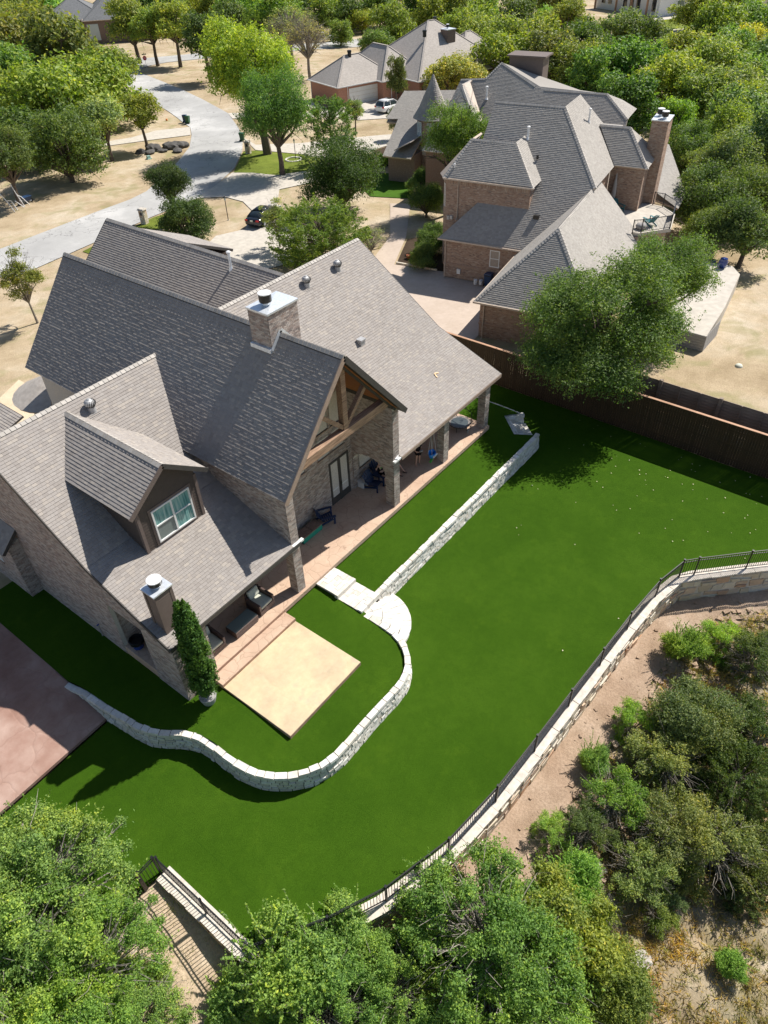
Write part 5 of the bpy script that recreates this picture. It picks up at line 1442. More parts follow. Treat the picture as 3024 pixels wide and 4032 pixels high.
o = MB().lathe(0, 0, [(.22, 0), (.27, .12), (.2, .24), (.03, .26)], 12).build('cushion', M['cushion'], None, True); o.location = (48.4, 7.6, -.72); tag(o, 'small pale yellow cushion lying alone on the dry lawn', 'cushion')

# ------------------------------------------------------------------ distant houses
def frame(ox, oy, ang):
    c, s = math.cos(ang), math.sin(ang)
    return lambda u, v, z: (ox+u*c-v*s, oy+u*s+v*c, z)
def hip(parent, T, u0, u1, v0, v1, z, rise, mat, wallmat=None, zb=None, over=.4, th=.15, gable=False):
    """hip roof over a rectangle, ridge along the longer side"""
    du, dv = u1-u0, v1-v0; h = min(du, dv)/2
    if du >= dv: ra, rb = (u0+(0 if gable else h), (v0+v1)/2), (u1-(0 if gable else h), (v0+v1)/2)
    else: ra, rb = ((u0+u1)/2, v0+(0 if gable else h)), ((u0+u1)/2, v1-(0 if gable else h))
    A, B_ = (*ra, z+rise), (*rb, z+rise)
    c = [(u0, v0, z), (u1, v0, z), (u1, v1, z), (u0, v1, z)]
    if du >= dv: F = [[c[0], c[1], B_, A], [c[1], c[2], B_], [c[2], c[3], A, B_], [c[3], c[0], A]]
    else: F = [[c[0], c[1], A], [c[1], c[2], B_, A], [c[2], c[3], B_], [c[3], c[0], A, B_]]
    m = MB()
    for f in F:
        P3 = [T(*p) for p in f]
        if np.linalg.norm(np.cross(V(*P3[1])-V(*P3[0]), V(*P3[2])-V(*P3[0]))) < 1e-3: continue
        m.slab(P3, th, plane_n(P3))
    ro = m.build('roof', M[mat], parent)
    hb = []
    for a, b in ([(A, c[0]), (A, c[3]), (B_, c[1]), (B_, c[2])] if du >= dv else [(A, c[0]), (A, c[1]), (B_, c[2]), (B_, c[3])]) + [(A, B_)]:
        if np.linalg.norm(V(*T(*a))-V(*T(*b))) > .3: hb.append(beam8(T(*a), T(*b), .3, .06))
    boxes('ridge_cap', hb, M[mat], ro)
    if wallmat:
        MB().prism([T(a, b, 0)[:2] for a, b in ((u0+over, v0+over), (u1-over, v0+over), (u1-over, v1-over), (u0+over, v1-over))], zb, z-.02).build('wall', M[wallmat], parent)
    e = [beam8(T(*c[i]), T(*c[(i+1) % 4]), .1, .14) for i in range(4)]
    boxes('gutter', e, M['white'] if mat != 'shingle_dark' else M['gutter'], parent)
    return ro
M['pinkbrick'] = plain('pink_brick', (.42, .22, .155), .9, .1, var=.2, scale=9)
M['greybrick'] = plain('dark_grey_brick', (.20, .15, .125), .9, .1, var=.25, scale=9)
hc = empty('ranch_house', (0, 0, 0), 'low pink brick ranch house with tan hip roof and white garage door', 'house')
TC = frame(97.0, 84.5, math.radians(-16.4))
hip(hc, TC, 0, 12, 0, 9.2, .5, 3.4, 'shingle_tan', 'pinkbrick', -2.7)
hip(hc, TC, 7.6, 17, -1.6, 12, .52, 4.0, 'shingle_tan', 'pinkbrick', -2.7)
hip(hc, TC, 11.6, 31, -6.0, 12, .54, 6.6, 'shingle_tan', 'pinkbrick', -2.7)
hip(hc, TC, 24, 36, -2, 9, .5, 4.2, 'shingle_tan', 'pinkbrick', -2.7)
gd = boxes('garage_door', TB(np.zeros((1, 8, 3)))*0+np.array([[T for T in [TC(2.4, .36, -2.35), TC(8.0, .36, -2.35), TC(8.0, .42, -2.35), TC(2.4, .42, -2.35), TC(2.4, .36, .05), TC(8.0, .36, .05), TC(8.0, .42, .05), TC(2.4, .42, .05)]]]), M['white'], hc)
for k in range(1, 4):
    z = -2.35+k*.6; boxes('door_groove', beam8(TC(2.4, .352, z), TC(8.0, .352, z), .01, .03), M['gutter'], gd)
MB().tube([TC(2.1, .3, .4), TC(2.1, .3, -2.5)], .05, 6).build('downspout', M['white'], hc); MB().tube([TC(.35, 8.6, .4), TC(.35, 8.6, -2.5)], .05, 6).build('downspout', M['white'], hc)
MB().tube([TC(9.6, -1.3, .4), TC(9.6, -1.3, -2.2), TC(9.1, -1.8, -2.5)], .05, 6).build('downspout', M['white'], hc)
def flatbox(T, u0, u1, v0, v1, z0, z1): return np.array([T(u0, v0, z0), T(u1, v0, z0), T(u1, v1, z0), T(u0, v1, z0), T(u0, v0, z1), T(u1, v0, z1), T(u1, v1, z1), T(u0, v1, z1)])
boxes('window', flatbox(TC, 12.6, 14.2, -5.75, -5.62, -1.6, -.1), M['glass'], hc); boxes('window', flatbox(TC, 10.4, 11.3, -1.3, -1.18, -1.6, -.1), M['glass'], hc)
chm = boxes('chimney', flatbox(TC, 21.5, 23.2, -1.0, .8, 3.5, 6.0), M['greybrick'], hc)
boxes('chimney_cap', flatbox(TC, 21.4, 23.3, -1.1, .9, 6.0, 6.12), M['metal'], chm); q = TC(22.3, 0, 0); cowl(chm, q[0], q[1], 6.12, .25, .4)
for u, v, z in ((5.5, 4.4, 3.75), (17.6, .2, 5.6), (22.8, 4.0, 6.6)):
    q = TC(u, v, z); MB().lathe(q[0], q[1], [(.3, z-.2), (.3, z+.45), (.36, z+.5), (.34, z+.75), (.05, z+.8)], 12).build('turbine_vent', M['black'], hc)
# charcoal roofed house, far left
hd = empty('brick_house', (0, 0, 0), 'far brick house with charcoal roof among the trees at the top left', 'house')
TD = frame(122.0, 188.0, math.radians(-38))
hip(hd, TD, 0, 16, 0, 24, .9, 5.4, 'shingle_dark', 'greybrick', -4.6)
hip(hd, TD, -10, 6, 4, 20, .8, 4.4, 'shingle_dark', 'greybrick', -4.6)
boxes('window', flatbox(TD, .3, .45, 1.2, 3.6, -3.2, .2), M['blind'], hd); boxes('window', flatbox(TD, .9, 3.6, .3, .46, -3.2, .2), M['blind'], hd)
q = TD(7.5, 13, 6); MB().lathe(q[0], q[1], [(.3, 5.6), (.3, 6.6), (.4, 6.7), (.05, 7.1)], 10).build('turbine_vent', M['black'], hd)
# white house at the top right and its neighbour
he = empty('farmhouse', (0, 0, 0), 'white modern farmhouse with dark windows and brown posts at the top edge', 'house')
TE = frame(222, 84, math.radians(60))
hip(he, TE, -4, 24, -12, 0, .6, 4.5, 'shingle_dark', None)
MB().prism([TE(a, b, 0)[:2] for a, b in ((-3.5, -11.5), (23.5, -11.5), (23.5, -.5), (-3.5, -.5))], -5, .6).build('wall', M['white'], he)
for u in (-2.2, 4.2, 7.0, 9.8, 16.5, 19.5): boxes('window', flatbox(TE, u, u+1.5, -.5, -.38, -3.1, -.4), M['glass'], he)
for u in (-.5, 6.0, 12.5, 22): boxes('porch_post', flatbox(TE, u, u+.4, .6, 1.0, -4.6, .5), M['fencecap'], he)
hf = empty('cottage', (0, 0, 0), 'small tan cottage beside the black pickup at the top right', 'house')
TF = frame(232, 62, math.radians(50))
hip(hf, TF, 0, 12, -10, 0, .0, 4.0, 'shingle_tan', 'wallcap', -5); boxes('window', flatbox(TF, 2, 3.2, -.4, -.28, -3, -1), M['glass'], hf)

# ------------------------------------------------------------------ trees and shrubs
def unit_dirs(n, rg):
    v = rg.normal(size=(n, 3)); return v/np.linalg.norm(v, axis=1)[:, None]
def leaves_to_mesh(name, P, Nn, size, rg, aspect=.5, along=None):
    n = len(P)
    Nn = Nn/np.linalg.norm(Nn, axis=1)[:, None]
    t = np.cross(Nn, unit_dirs(n, rg) if along is None else along); t /= (np.linalg.norm(t, axis=1)[:, None]+1e-9); b = np.cross(Nn, t)
    s = size*rg.uniform(.6, 1.35, n)[:, None]
    v = np.stack([P-b*s, P+t*s*aspect, P+b*s, P-t*s*aspect], 1)
    v[:, 1] += Nn*s*.15; v[:, 3] += Nn*s*.15
    return quads_mesh(name, v.reshape(-1, 3), np.arange(n*4).reshape(-1, 4), M['leaf'])
def lobes(nl, rg, spread=.66, r0=.30, r1=.46, flat=.85, core=True):
    L = []
    k = 0
    while len(L) < nl and k < 4000:
        k += 1
        d = unit_dirs(1, rg)[0]
        if d[2] < -.72: continue
        c = d*spread*rg.uniform(.3, 1.25)**.5*(1+.18*math.sin(d[0]*3+nl)*math.cos(d[1]*2.3+nl*.7)); c[2] *= flat
        if all(np.linalg.norm(c-q[0]) > .16 for q in L): L.append((c, rg.uniform(r0*.75, r1*1.05)))
    return L
def crown_points(nl, n, rg, shell=.5, **k):
    L = lobes(nl, rg, **k); w = np.array([l[1]**2 for l in L]); w /= w.sum()
    idx = rg.choice(len(L), n, p=w)
    C_ = np.array([l[0] for l in L])[idx]; R_ = np.array([l[1] for l in L])[idx]
    d = unit_dirs(n, rg); d[:, 2] = np.where(d[:, 2] < -.35, -d[:, 2]*.6, d[:, 2])
    # ragged lobes: twig sprays pushing outwards
    ph = rg.uniform(0, 6.28, 6); wob = 1+.16*np.sin(d[:, 0]*9+idx*1.7+ph[0])*np.sin(d[:, 1]*8+ph[1]+idx)+.12*np.sin(d[:, 2]*14+ph[2]+idx*2.3)
    rr = (shell+(1-shell)*rg.uniform(0, 1, n)**.6)*wob
    P = C_+d*(R_*rr)[:, None]
    spray = rg.uniform(0, 1, n) < .06
    P = P+d*(spray*rg.uniform(0, .12, n))[:, None]
    P += rg.normal(0, .012, P.shape)
    Nn = d*.75+rg.normal(0, .62, P.shape)+V(0, 0, .35)
    # twig sprays breaking the outline
    ns = max(60, n//140); per = max(10, n//(ns*7))
    j = rg.choice(len(L), ns, p=w); dd = unit_dirs(ns, rg); dd[:, 2] = np.abs(dd[:, 2])*.9-.1; st = np.array([l[0] for l in L])[j]+dd*(np.array([l[1] for l in L])[j]*.85)[:, None]
    g = dd+rg.normal(0, .35, dd.shape)+V(0, 0, .45); g /= np.linalg.norm(g, axis=1)[:, None]; ln = rg.uniform(.08, .26, ns)
    t = rg.uniform(0, 1, (ns, per)); q = st[:, None]+g[:, None]*(t*ln[:, None])[..., None]+rg.normal(0, 1, (ns, per, 3))*(.030*(1.15-t))[..., None]
    P = np.vstack([P, q.reshape(-1, 3)]); Nn = np.vstack([Nn, rg.normal(0, .7, (ns*per, 3))+np.repeat(g, per, 0)*.3+V(0, 0, .4)])
    return P, Nn, L
def limbs(m, L, rg, r=.05, base=-1.25, thick=.07):
    """trunk from base up to the crown centre and limbs out to every lobe, unit scale"""
    fork = -.55+rg.uniform(-.1, .1)
    x0, y0 = rg.uniform(-.05, .05, 2)
    m.tube([(x0, y0, base), (x0*.6+.02, y0*.5, (base+fork)/2), (0, 0, fork)], [thick*1.25, thick*.95, thick*.8], 7)
    for c, rr in L:
        mid = np.array([c[0]*.45, c[1]*.45, fork+(c[2]-fork)*.55])+rg.normal(0, .03, 3)
        m.tube([(0, 0, fork-.03), tuple(mid), tuple(c)], [thick*.6, thick*.33, thick*.12], 5)
        for k in range(3):
            e = c+unit_dirs(1, rg)[0]*rr*.9; m.tube([tuple(mid*.3+c*.7), tuple((c+e)/2+rg.normal(0, .02, 3)), tuple(e)], [thick*.16, thick*.09, thick*.03], 4)
    return m
TREEMESH = {}
def make_kind(key, n, nl, leaf, seed, bark='bark', thick=.07, **k):
    rg = np.random.default_rng(seed)
    P, Nn, L = crown_points(nl, n, rg, **k)
    cm = leaves_to_mesh('crown', P, Nn, leaf, rg)
    mb = limbs(MB(), L, rg, thick=thick)
    tm = mesh_obj('trunk_tmp', mb.v, mb.f, M[bark]); me = tm.data; bpy.data.objects.remove(tm)
    TREEMESH[key] = (cm, me)
make_kind('big', 95000, 46, .0125, 21, spread=.74, r0=.18, r1=.30, thick=.05, shell=.35)
make_kind('big2', 80000, 40, .0145, 22, spread=.72, r0=.2, r1=.34, thick=.05, shell=.35)
make_kind('airy', 62000, 95, .0165, 27, 'barkpale', .04, spread=.92, r0=.07, r1=.18, shell=.1)
extra_twigs_later = True
make_kind('near0', 46000, 30, .019, 23, spread=.68, shell=.35)
make_kind('near1', 40000, 24, .021, 24, spread=.64, r0=.26, r1=.42, shell=.35)
make_kind('near2', 30000, 30, .026, 25, spread=.76, r0=.16, r1=.3, shell=.3)
make_kind('mid0', 21000, 22, .027, 31)
make_kind('mid1', 21000, 30, .026, 32, spread=.7, r0=.24, r1=.38)
make_kind('mid2', 18000, 18, .029, 33, spread=.6, r0=.32, r1=.5)
make_kind('far0', 9500, 18, .043, 41)
make_kind('far1', 9500, 26, .041, 42, spread=.7, r0=.24, r1=.4)
make_kind('far2', 8000, 14, .045, 43, spread=.58, r0=.34, r1=.5)
make_kind('sparse', 7000, 26, .03, 51, 'barkpale', .045, spread=.78, r0=.16, r1=.28, shell=.2)
make_kind('bare', 2600, 30, .026, 52, 'barkpale', .06, spread=.8, r0=.2, r1=.3, shell=.2)
def extra_twigs(key, n, seed):
    cm, tm = TREEMESH[key]; rg = np.random.default_rng(seed); m = MB()
    for k in range(n):
        d = unit_dirs(1, rg)[0]; d[2] = abs(d[2])*.8-.1; a = d*rg.uniform(.2, .6); b = a+(d+rg.normal(0, .35, 3))*.25; c = b+(d+rg.normal(0, .5, 3))*.2
        m.tube([tuple(a), tuple(b), tuple(c)], [.008, .005, .002], 3, False)
    o = mesh_obj('t', m.v, m.f, M['barkpale']); bm = bmesh.new(); bm.from_mesh(tm); bm.from_mesh(o.data); bm.to_mesh(tm); bm.free(); bpy.data.objects.remove(o)
make_kind('scrub', 15000, 34, .024, 57, 'barkpale', .045, spread=.86, r0=.12, r1=.26, shell=.15)
extra_twigs('scrub', 200, 9); extra_twigs('airy', 260, 12); extra_twigs('bare', 420, 3); extra_twigs('sparse', 160, 4)
# shrub with long upright shoots
def make_shoots(key, nshoot, n_body, leaf, seed):
    rg = np.random.default_rng(seed); P, Nn, L = crown_points(18, n_body, rg, spread=.6, r0=.22, r1=.36, shell=.3)
    tw = MB(); PS = [P]; NS = [Nn]
    for k in range(nshoot):
        d = unit_dirs(1, rg)[0]; d[2] = abs(d[2])+1.1; d /= np.linalg.norm(d)
        st = unit_dirs(1, rg)[0]*V(.5, .5, .25)+V(0, 0, .1); ln = rg.uniform(.55, 1.15); pts = []
        q = st.copy(); dd = d.copy()
        for j in range(7): pts.append(tuple(q)); q = q+dd*ln/6; dd = dd+rg.normal(0, .09, 3); dd /= np.linalg.norm(dd)
        tw.tube(pts, [.008*(1-j/8) for j in range(7)], 3, False)
        m_ = 95; t = rg.uniform(.05, 1, m_); pi = np.array(pts); ix = np.minimum((t*6).astype(int), 5); fr = (t*6-ix)[:, None]
        c = pi[ix]*(1-fr)+pi[ix+1]*fr; off = unit_dirs(m_, rg); PS.append(c+off*(.034*(1.25-t))[:, None]); NS.append(off+V(0, 0, .6)+rg.normal(0, .4, (m_, 3)))
    cm = leaves_to_mesh('crown', np.vstack(PS), np.vstack(NS), leaf, rg)
    mb = limbs(tw, L, rg, thick=.05); o = mesh_obj('t', mb.v, mb.f, M['barkpale']); me = o.data; bpy.data.objects.remove(o)
    TREEMESH[key] = (cm, me)
make_shoots('shoots', 70, 26000, .024, 61); make_shoots('shoots2', 40, 20000, .028, 62)
# juniper / cedar: tufted fronds
def make_cedar(key, ntuft, per, leaf, seed, tall=1.0):
    rg = np.random.default_rng(seed); PS, NS, AL = [], [], []
    mb = MB(); mb.tube([(0, 0, -1.2), (0, 0, .7*tall)], [.06, .015], 6)
    for k in range(ntuft):
        z = rg.uniform(-.75, .85); rad = (1-((z+.05)/1.0)**2)**.5*rg.uniform(.35, .98); th = rg.uniform(0, 6.283)
        b = V(rad*math.cos(th), rad*math.sin(th), z*tall); d = V(math.cos(th), math.sin(th), rg.uniform(.35, 1.1)); d /= np.linalg.norm(d)
        ln = rg.uniform(.14, .30); t = rg.uniform(0, 1, per); w = (1-t)*.075+.01
        c = b+d*(t*ln)[:, None]+rg.normal(0, 1, (per, 3))*w[:, None]*.75
        PS.append(c); NS.append(rg.normal(0, 1, (per, 3))+d*.6); AL.append(np.repeat(d[None], per, 0)+rg.normal(0, .4, (per, 3)))
        if k % 6 == 0: mb.tube([(0, 0, z*.6*tall-.15), tuple(b)], [.018, .006], 4)
    cm = leaves_to_mesh('crown', np.vstack(PS), np.vstack(NS), leaf, rg, .32)
    o = mesh_obj('t', mb.v, mb.f, M['bark']); me = o.data; bpy.data.objects.remove(o); TREEMESH[key] = (cm, me)
make_cedar('cedar', 420, 80, .030, 71); make_cedar('cedar_mid', 260, 50, .042, 72, 1.1)

TINT = {'ol': (0.205, 0.262, 0.057), 'olr': (0.17, 0.19, 0.06), 'oak': (0.102, 0.157, 0.042), 'br': (0.172, 0.304, 0.066), 'grn': (0.156, 0.258, 0.058), 'yel': (0.32, 0.34, 0.06), 'gry': (0.284, 0.297, 0.142), 'ctn': (0.25, 0.34, 0.06), 'mpl': (0.099, 0.199, 0.046), 'pale': (0.255, 0.322, 0.123), 'blu': (0.17, 0.241, 0.094), 'gol': (0.232, 0.283, 0.089), 'yg': (0.224, 0.373, 0.066), 'wil': (0.267, 0.304, 0.078), 'crp': (0.125, 0.156, 0.052), 'mp2': (0.135, 0.229, 0.05), 'spr': (0.232, 0.283, 0.089), 'ced': (0.112, 0.174, 0.057), 'dok': (0.055, 0.095, 0.025), 'jun': (0.12, 0.19, 0.04), 'shr': (0.123, 0.192, 0.051), 'elm': (0.145, 0.239, 0.051), 'nel': (0.206, 0.335, 0.073), 'sho': (0.253, 0.393, 0.086), 'ylw': (0.2, 0.28, 0.055)}
KIND = {'gry': 'bare', 'spr': 'sparse', 'sho': 'shoots', 'jun': 'cedar', 'ced': 'cedar'}
def tree(name, label, x, y, zb, R_, hc, mesh, tint, sz=(1, 1, 1), rz=None, group=None, cat='tree', rg=rnd):
    root = empty(name, (x, y, zb), label, cat, group)
    cm, tm = TREEMESH[mesh]; rz = rg.uniform(0, 6.28) if rz is None else rz
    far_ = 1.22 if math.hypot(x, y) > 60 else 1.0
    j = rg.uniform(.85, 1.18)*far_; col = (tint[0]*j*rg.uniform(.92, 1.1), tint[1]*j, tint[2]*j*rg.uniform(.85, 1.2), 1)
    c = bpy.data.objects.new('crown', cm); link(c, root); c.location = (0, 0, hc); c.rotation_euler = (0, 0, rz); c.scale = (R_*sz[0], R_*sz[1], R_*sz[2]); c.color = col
    t = bpy.data.objects.new('trunk', tm); link(t, root); t.location = (0, 0, hc); t.rotation_euler = (0, 0, rz)
    t.scale = (R_*sz[0], R_*sz[1], max(R_*sz[2], hc/1.2))
    return root
TREES = [
('olr',80.8,145.0,-2.8,7.8,6.7),
('olr',77.5,128.3,-2.5,7.84,6.73),
('ol',67.7,105.5,-2.1,6.18,5.38),
('ol',59.9,105.0,-2.0,6.36,5.53),
('ol',58.9,112.8,-2.0,5.02,4.44),
('ol',103.5,181.0,-3.6,6.79,5.88),
('ol',86.7,128.9,-2.7,4.58,4.08),
('oak',49.3,86.6,-1.6,4.76,4.58),
('oak',50.4,96.1,-1.7,4.16,4.05),
('oak',57.2,95.4,-1.8,3.68,3.62),
('oak',40.7,83.8,-1.4,3.59,5.06),
('pale',58.1,90.6,-1.7,3.27,4.65),
('ol',63.7,90.5,-1.8,2.78,4.57),
('br',126.3,211.4,-4.3,7.21,6.22),
('oak',114.3,205.4,-4.1,7.64,6.57),
('oak',114.5,181.7,-3.8,5.88,5.13),
('br',138.7,209.0,-4.5,6.53,5.66),
('ol',109.7,151.6,-3.3,5.61,7.69),
('ol',109.9,145.5,-3.2,4.52,6.72),
('ol',111.2,139.5,-3.2,4.88,7.24),
('oak',144.7,186.8,-4.3,6.15,5.81),
('yel',155.7,185.3,-4.5,4.73,4.55),
('oak',102.3,120.8,-2.8,4.75,7.06),
('oak',143.5,159.3,-3.9,5.03,4.44),
('grn',151.7,161.0,-4.1,6.34,5.98),
('grn',143.1,142.8,-3.7,6.85,6.43),
('oak',160.1,151.5,-4.1,5.74,5.03),
('gry',129.3,124.9,-3.3,5.4,5.14),
('gry',113.0,105.1,-2.8,4.44,6.17),
('ctn',70.9,75.0,-1.7,6.77,9.88),
('mpl',64.9,66.4,-1.5,4.42,7.03),
('ol',150.1,133.6,-3.7,4.98,4.04),
('oak',165.7,140.3,-4.0,4.81,3.91),
('yel',166.1,135.2,-4.0,3.07,2.62),
('ol',147.8,126.8,-3.6,3.05,2.61),
('ol',145.9,110.2,-3.4,5.49,4.82),
('grn',138.0,108.9,-3.2,3.22,2.73),
('oak',172.3,122.3,-3.9,5.51,4.83),
('ol',163.2,110.7,-3.6,5.4,4.75),
('oak',176.9,138.0,-4.2,4.97,4.4),
('ol',167.6,109.8,-3.7,6.01,5.24),
('ol',147.8,92.2,-3.2,5.69,4.98),
('ol',137.6,80.7,-2.9,5.43,4.77),
('oak',162.7,90.6,-3.4,5.35,4.7),
('ol',141.7,74.2,-2.8,5.23,4.61),
('ol',122.7,68.7,-2.5,5.08,4.48),
('olr',122.8,61.4,-2.4,5.23,4.6),
('ol',161.1,77.5,-3.2,4.43,6.16),
('oak',143.4,64.3,-2.7,4.73,4.2),
('ol',119.5,54.9,-2.2,4.75,4.22),
('blu',162.9,66.6,-3.1,4.6,4.09),
('oak',159.4,60.8,-2.9,4.46,3.98),
('grn',115.8,49.0,-2.1,4.8,4.26),
('mpl',120.8,46.2,-2.2,5.27,4.64),
('ol',114.4,38.8,-2.0,4.93,4.37),
('mpl',101.1,39.4,-1.8,4.45,3.97),
('ol',145.9,47.4,-2.6,4.22,3.79),
('gol',130.9,38.6,-2.2,4.93,4.36),
('grn',148.9,40.6,-2.5,4.25,3.81),
('yel',158.7,40.0,-2.7,4.07,3.66),
('gol',115.8,31.5,-1.9,4.35,3.89),
('ol',110.1,33.2,-1.8,3.95,3.57),
('grn',126.9,30.4,-2.1,4.12,3.7),
('ol',107.4,25.3,-1.7,4.09,3.68),
('yg',101.9,32.3,-1.7,2.98,2.56),
('ol',93.4,24.7,-1.5,3.99,3.59),
('ol',92.4,19.6,-1.4,3.78,3.43),
('oak',88.2,25.8,-1.4,3.38,2.85),
('blu',79.5,18.7,-1.2,4.11,3.7),
('oak',75.6,15.0,-1.1,3.38,3.1),
('oak',71.4,18.5,-1.0,3.5,3.2),
('oak',65.6,12.8,-0.9,3.29,3.03),
('oak',66.3,15.9,-0.9,2.57,2.25),
('ol',189.3,51.7,-3.3,5.89,5.14),
('ol',170.7,50.7,-3.0,5.35,4.7),
('grn',179.2,44.1,-3.0,5.06,4.47),
('ol',198.1,64.3,-3.6,4.89,4.33),
('ol',150.6,52.7,-2.7,3.14,2.9),
('wil',108.9,71.0,-2.3,4.45,3.64),
('crp',102.1,76.8,-2.3,2.27,4.03),
('mp2',69.4,44.3,-1.3,3.95,6.33),
('crp',85.4,64.6,-1.8,1.35,2.29),
('spr',85.1,71.2,-1.9,1.47,3.05),
('ced',71.2,63.6,-1.6,3.05,4.36),
('dok',58.6,51.4,-1.3,4.62,3.77),
('jun',46.7,43.9,-1.0,3.63,2.28),
('spr',47.2,49.7,-1.1,1.87,2.84),
('dok',46.0,63.3,-1.2,2.42,4.03),
('dok',42.5,56.7,-1.1,3.0,2.5),
('gry',50.4,41.1,-1.0,1.62,1.4),
('shr',77.4,57.9,-1.6,1.81,1.19),
('yg',74.5,58.1,-1.6,1.02,0.71),
('shr',67.8,48.1,-1.4,1.69,1.11),
('shr',61.7,42.8,-1.2,2.15,1.6),
('shr',53.9,36.7,-1.0,1.81,1.18),
('shr',50.5,35.3,-0.9,1.51,0.85),
('spr',24.5,54.7,-0.8,1.99,3.58),
('elm',49.4,14.1,-0.6,3.31,4.7),
('nel',-0.1,15.0,-1.6,2.76,2.4),
('nel',-1.5,14.1,-1.6,2.73,2.37),
('nel',-0.4,12.2,-2.0,2.25,2.02),
('nel',-1.7,12.3,-2.0,2.37,1.76),
('nel',-0.3,10.6,-2.6,1.75,1.15),
('sho',3.6,7.5,-2.9,2.03,1.93),
('sho',5.2,7.0,-2.9,1.44,1.42),
('sho',2.1,8.5,-3.4,1.39,1.21),
('nel',3.5,6.0,-3.1,1.96,1.47),
('nel',5.1,4.7,-3.2,1.88,1.42),
('nel',8.1,2.8,-3.3,2.83,2.36),
('sho',6.9,4.3,-3.0,1.36,1.19),
('ylw',9.6,1.3,-3.5,2.31,1.71),
('nel',7.2,1.5,-3.6,2.35,1.74),
('ylw',9.8,-0.4,-3.9,1.9,1.24),
('ylw',5.8,3.2,-3.4,1.65,0.92),
('yg',12.1,1.6,-3.4,1.46,0.97),
('yg',13.1,3.1,-3.0,0.99,0.69),
('oak',14.0,2.0,-3.2,1.29,1.0),
('yg',15.7,1.7,-3.3,1.62,1.24),
('br',16.8,3.0,-3.0,1.0,0.7),
('yg',19.4,2.4,-3.1,1.26,0.86),
('gol',18.4,0.7,-3.5,2.01,1.51),
('blu',20.9,0.2,-3.5,2.61,2.19),
('yg',24.4,2.1,-3.1,1.47,0.98),
('yg',26.2,0.9,-3.3,1.35,0.91),
('oak',25.8,-0.6,-3.6,1.82,1.38),
('oak',22.3,-2.1,-4.0,1.95,1.66),
('ced',19.5,-1.9,-4.0,2.19,1.41),
('gol',15.8,-0.4,-3.7,1.94,1.46),
('gol',16.4,-2.0,-4.1,2.28,1.7),
('oak',17.2,-3.4,-4.4,1.72,1.3),
('gol',14.0,-0.3,-3.7,1.61,1.06),
('ol',12.0,0.4,-3.6,1.18,0.69),
('ol',13.2,-1.3,-4.0,0.92,0.47)]
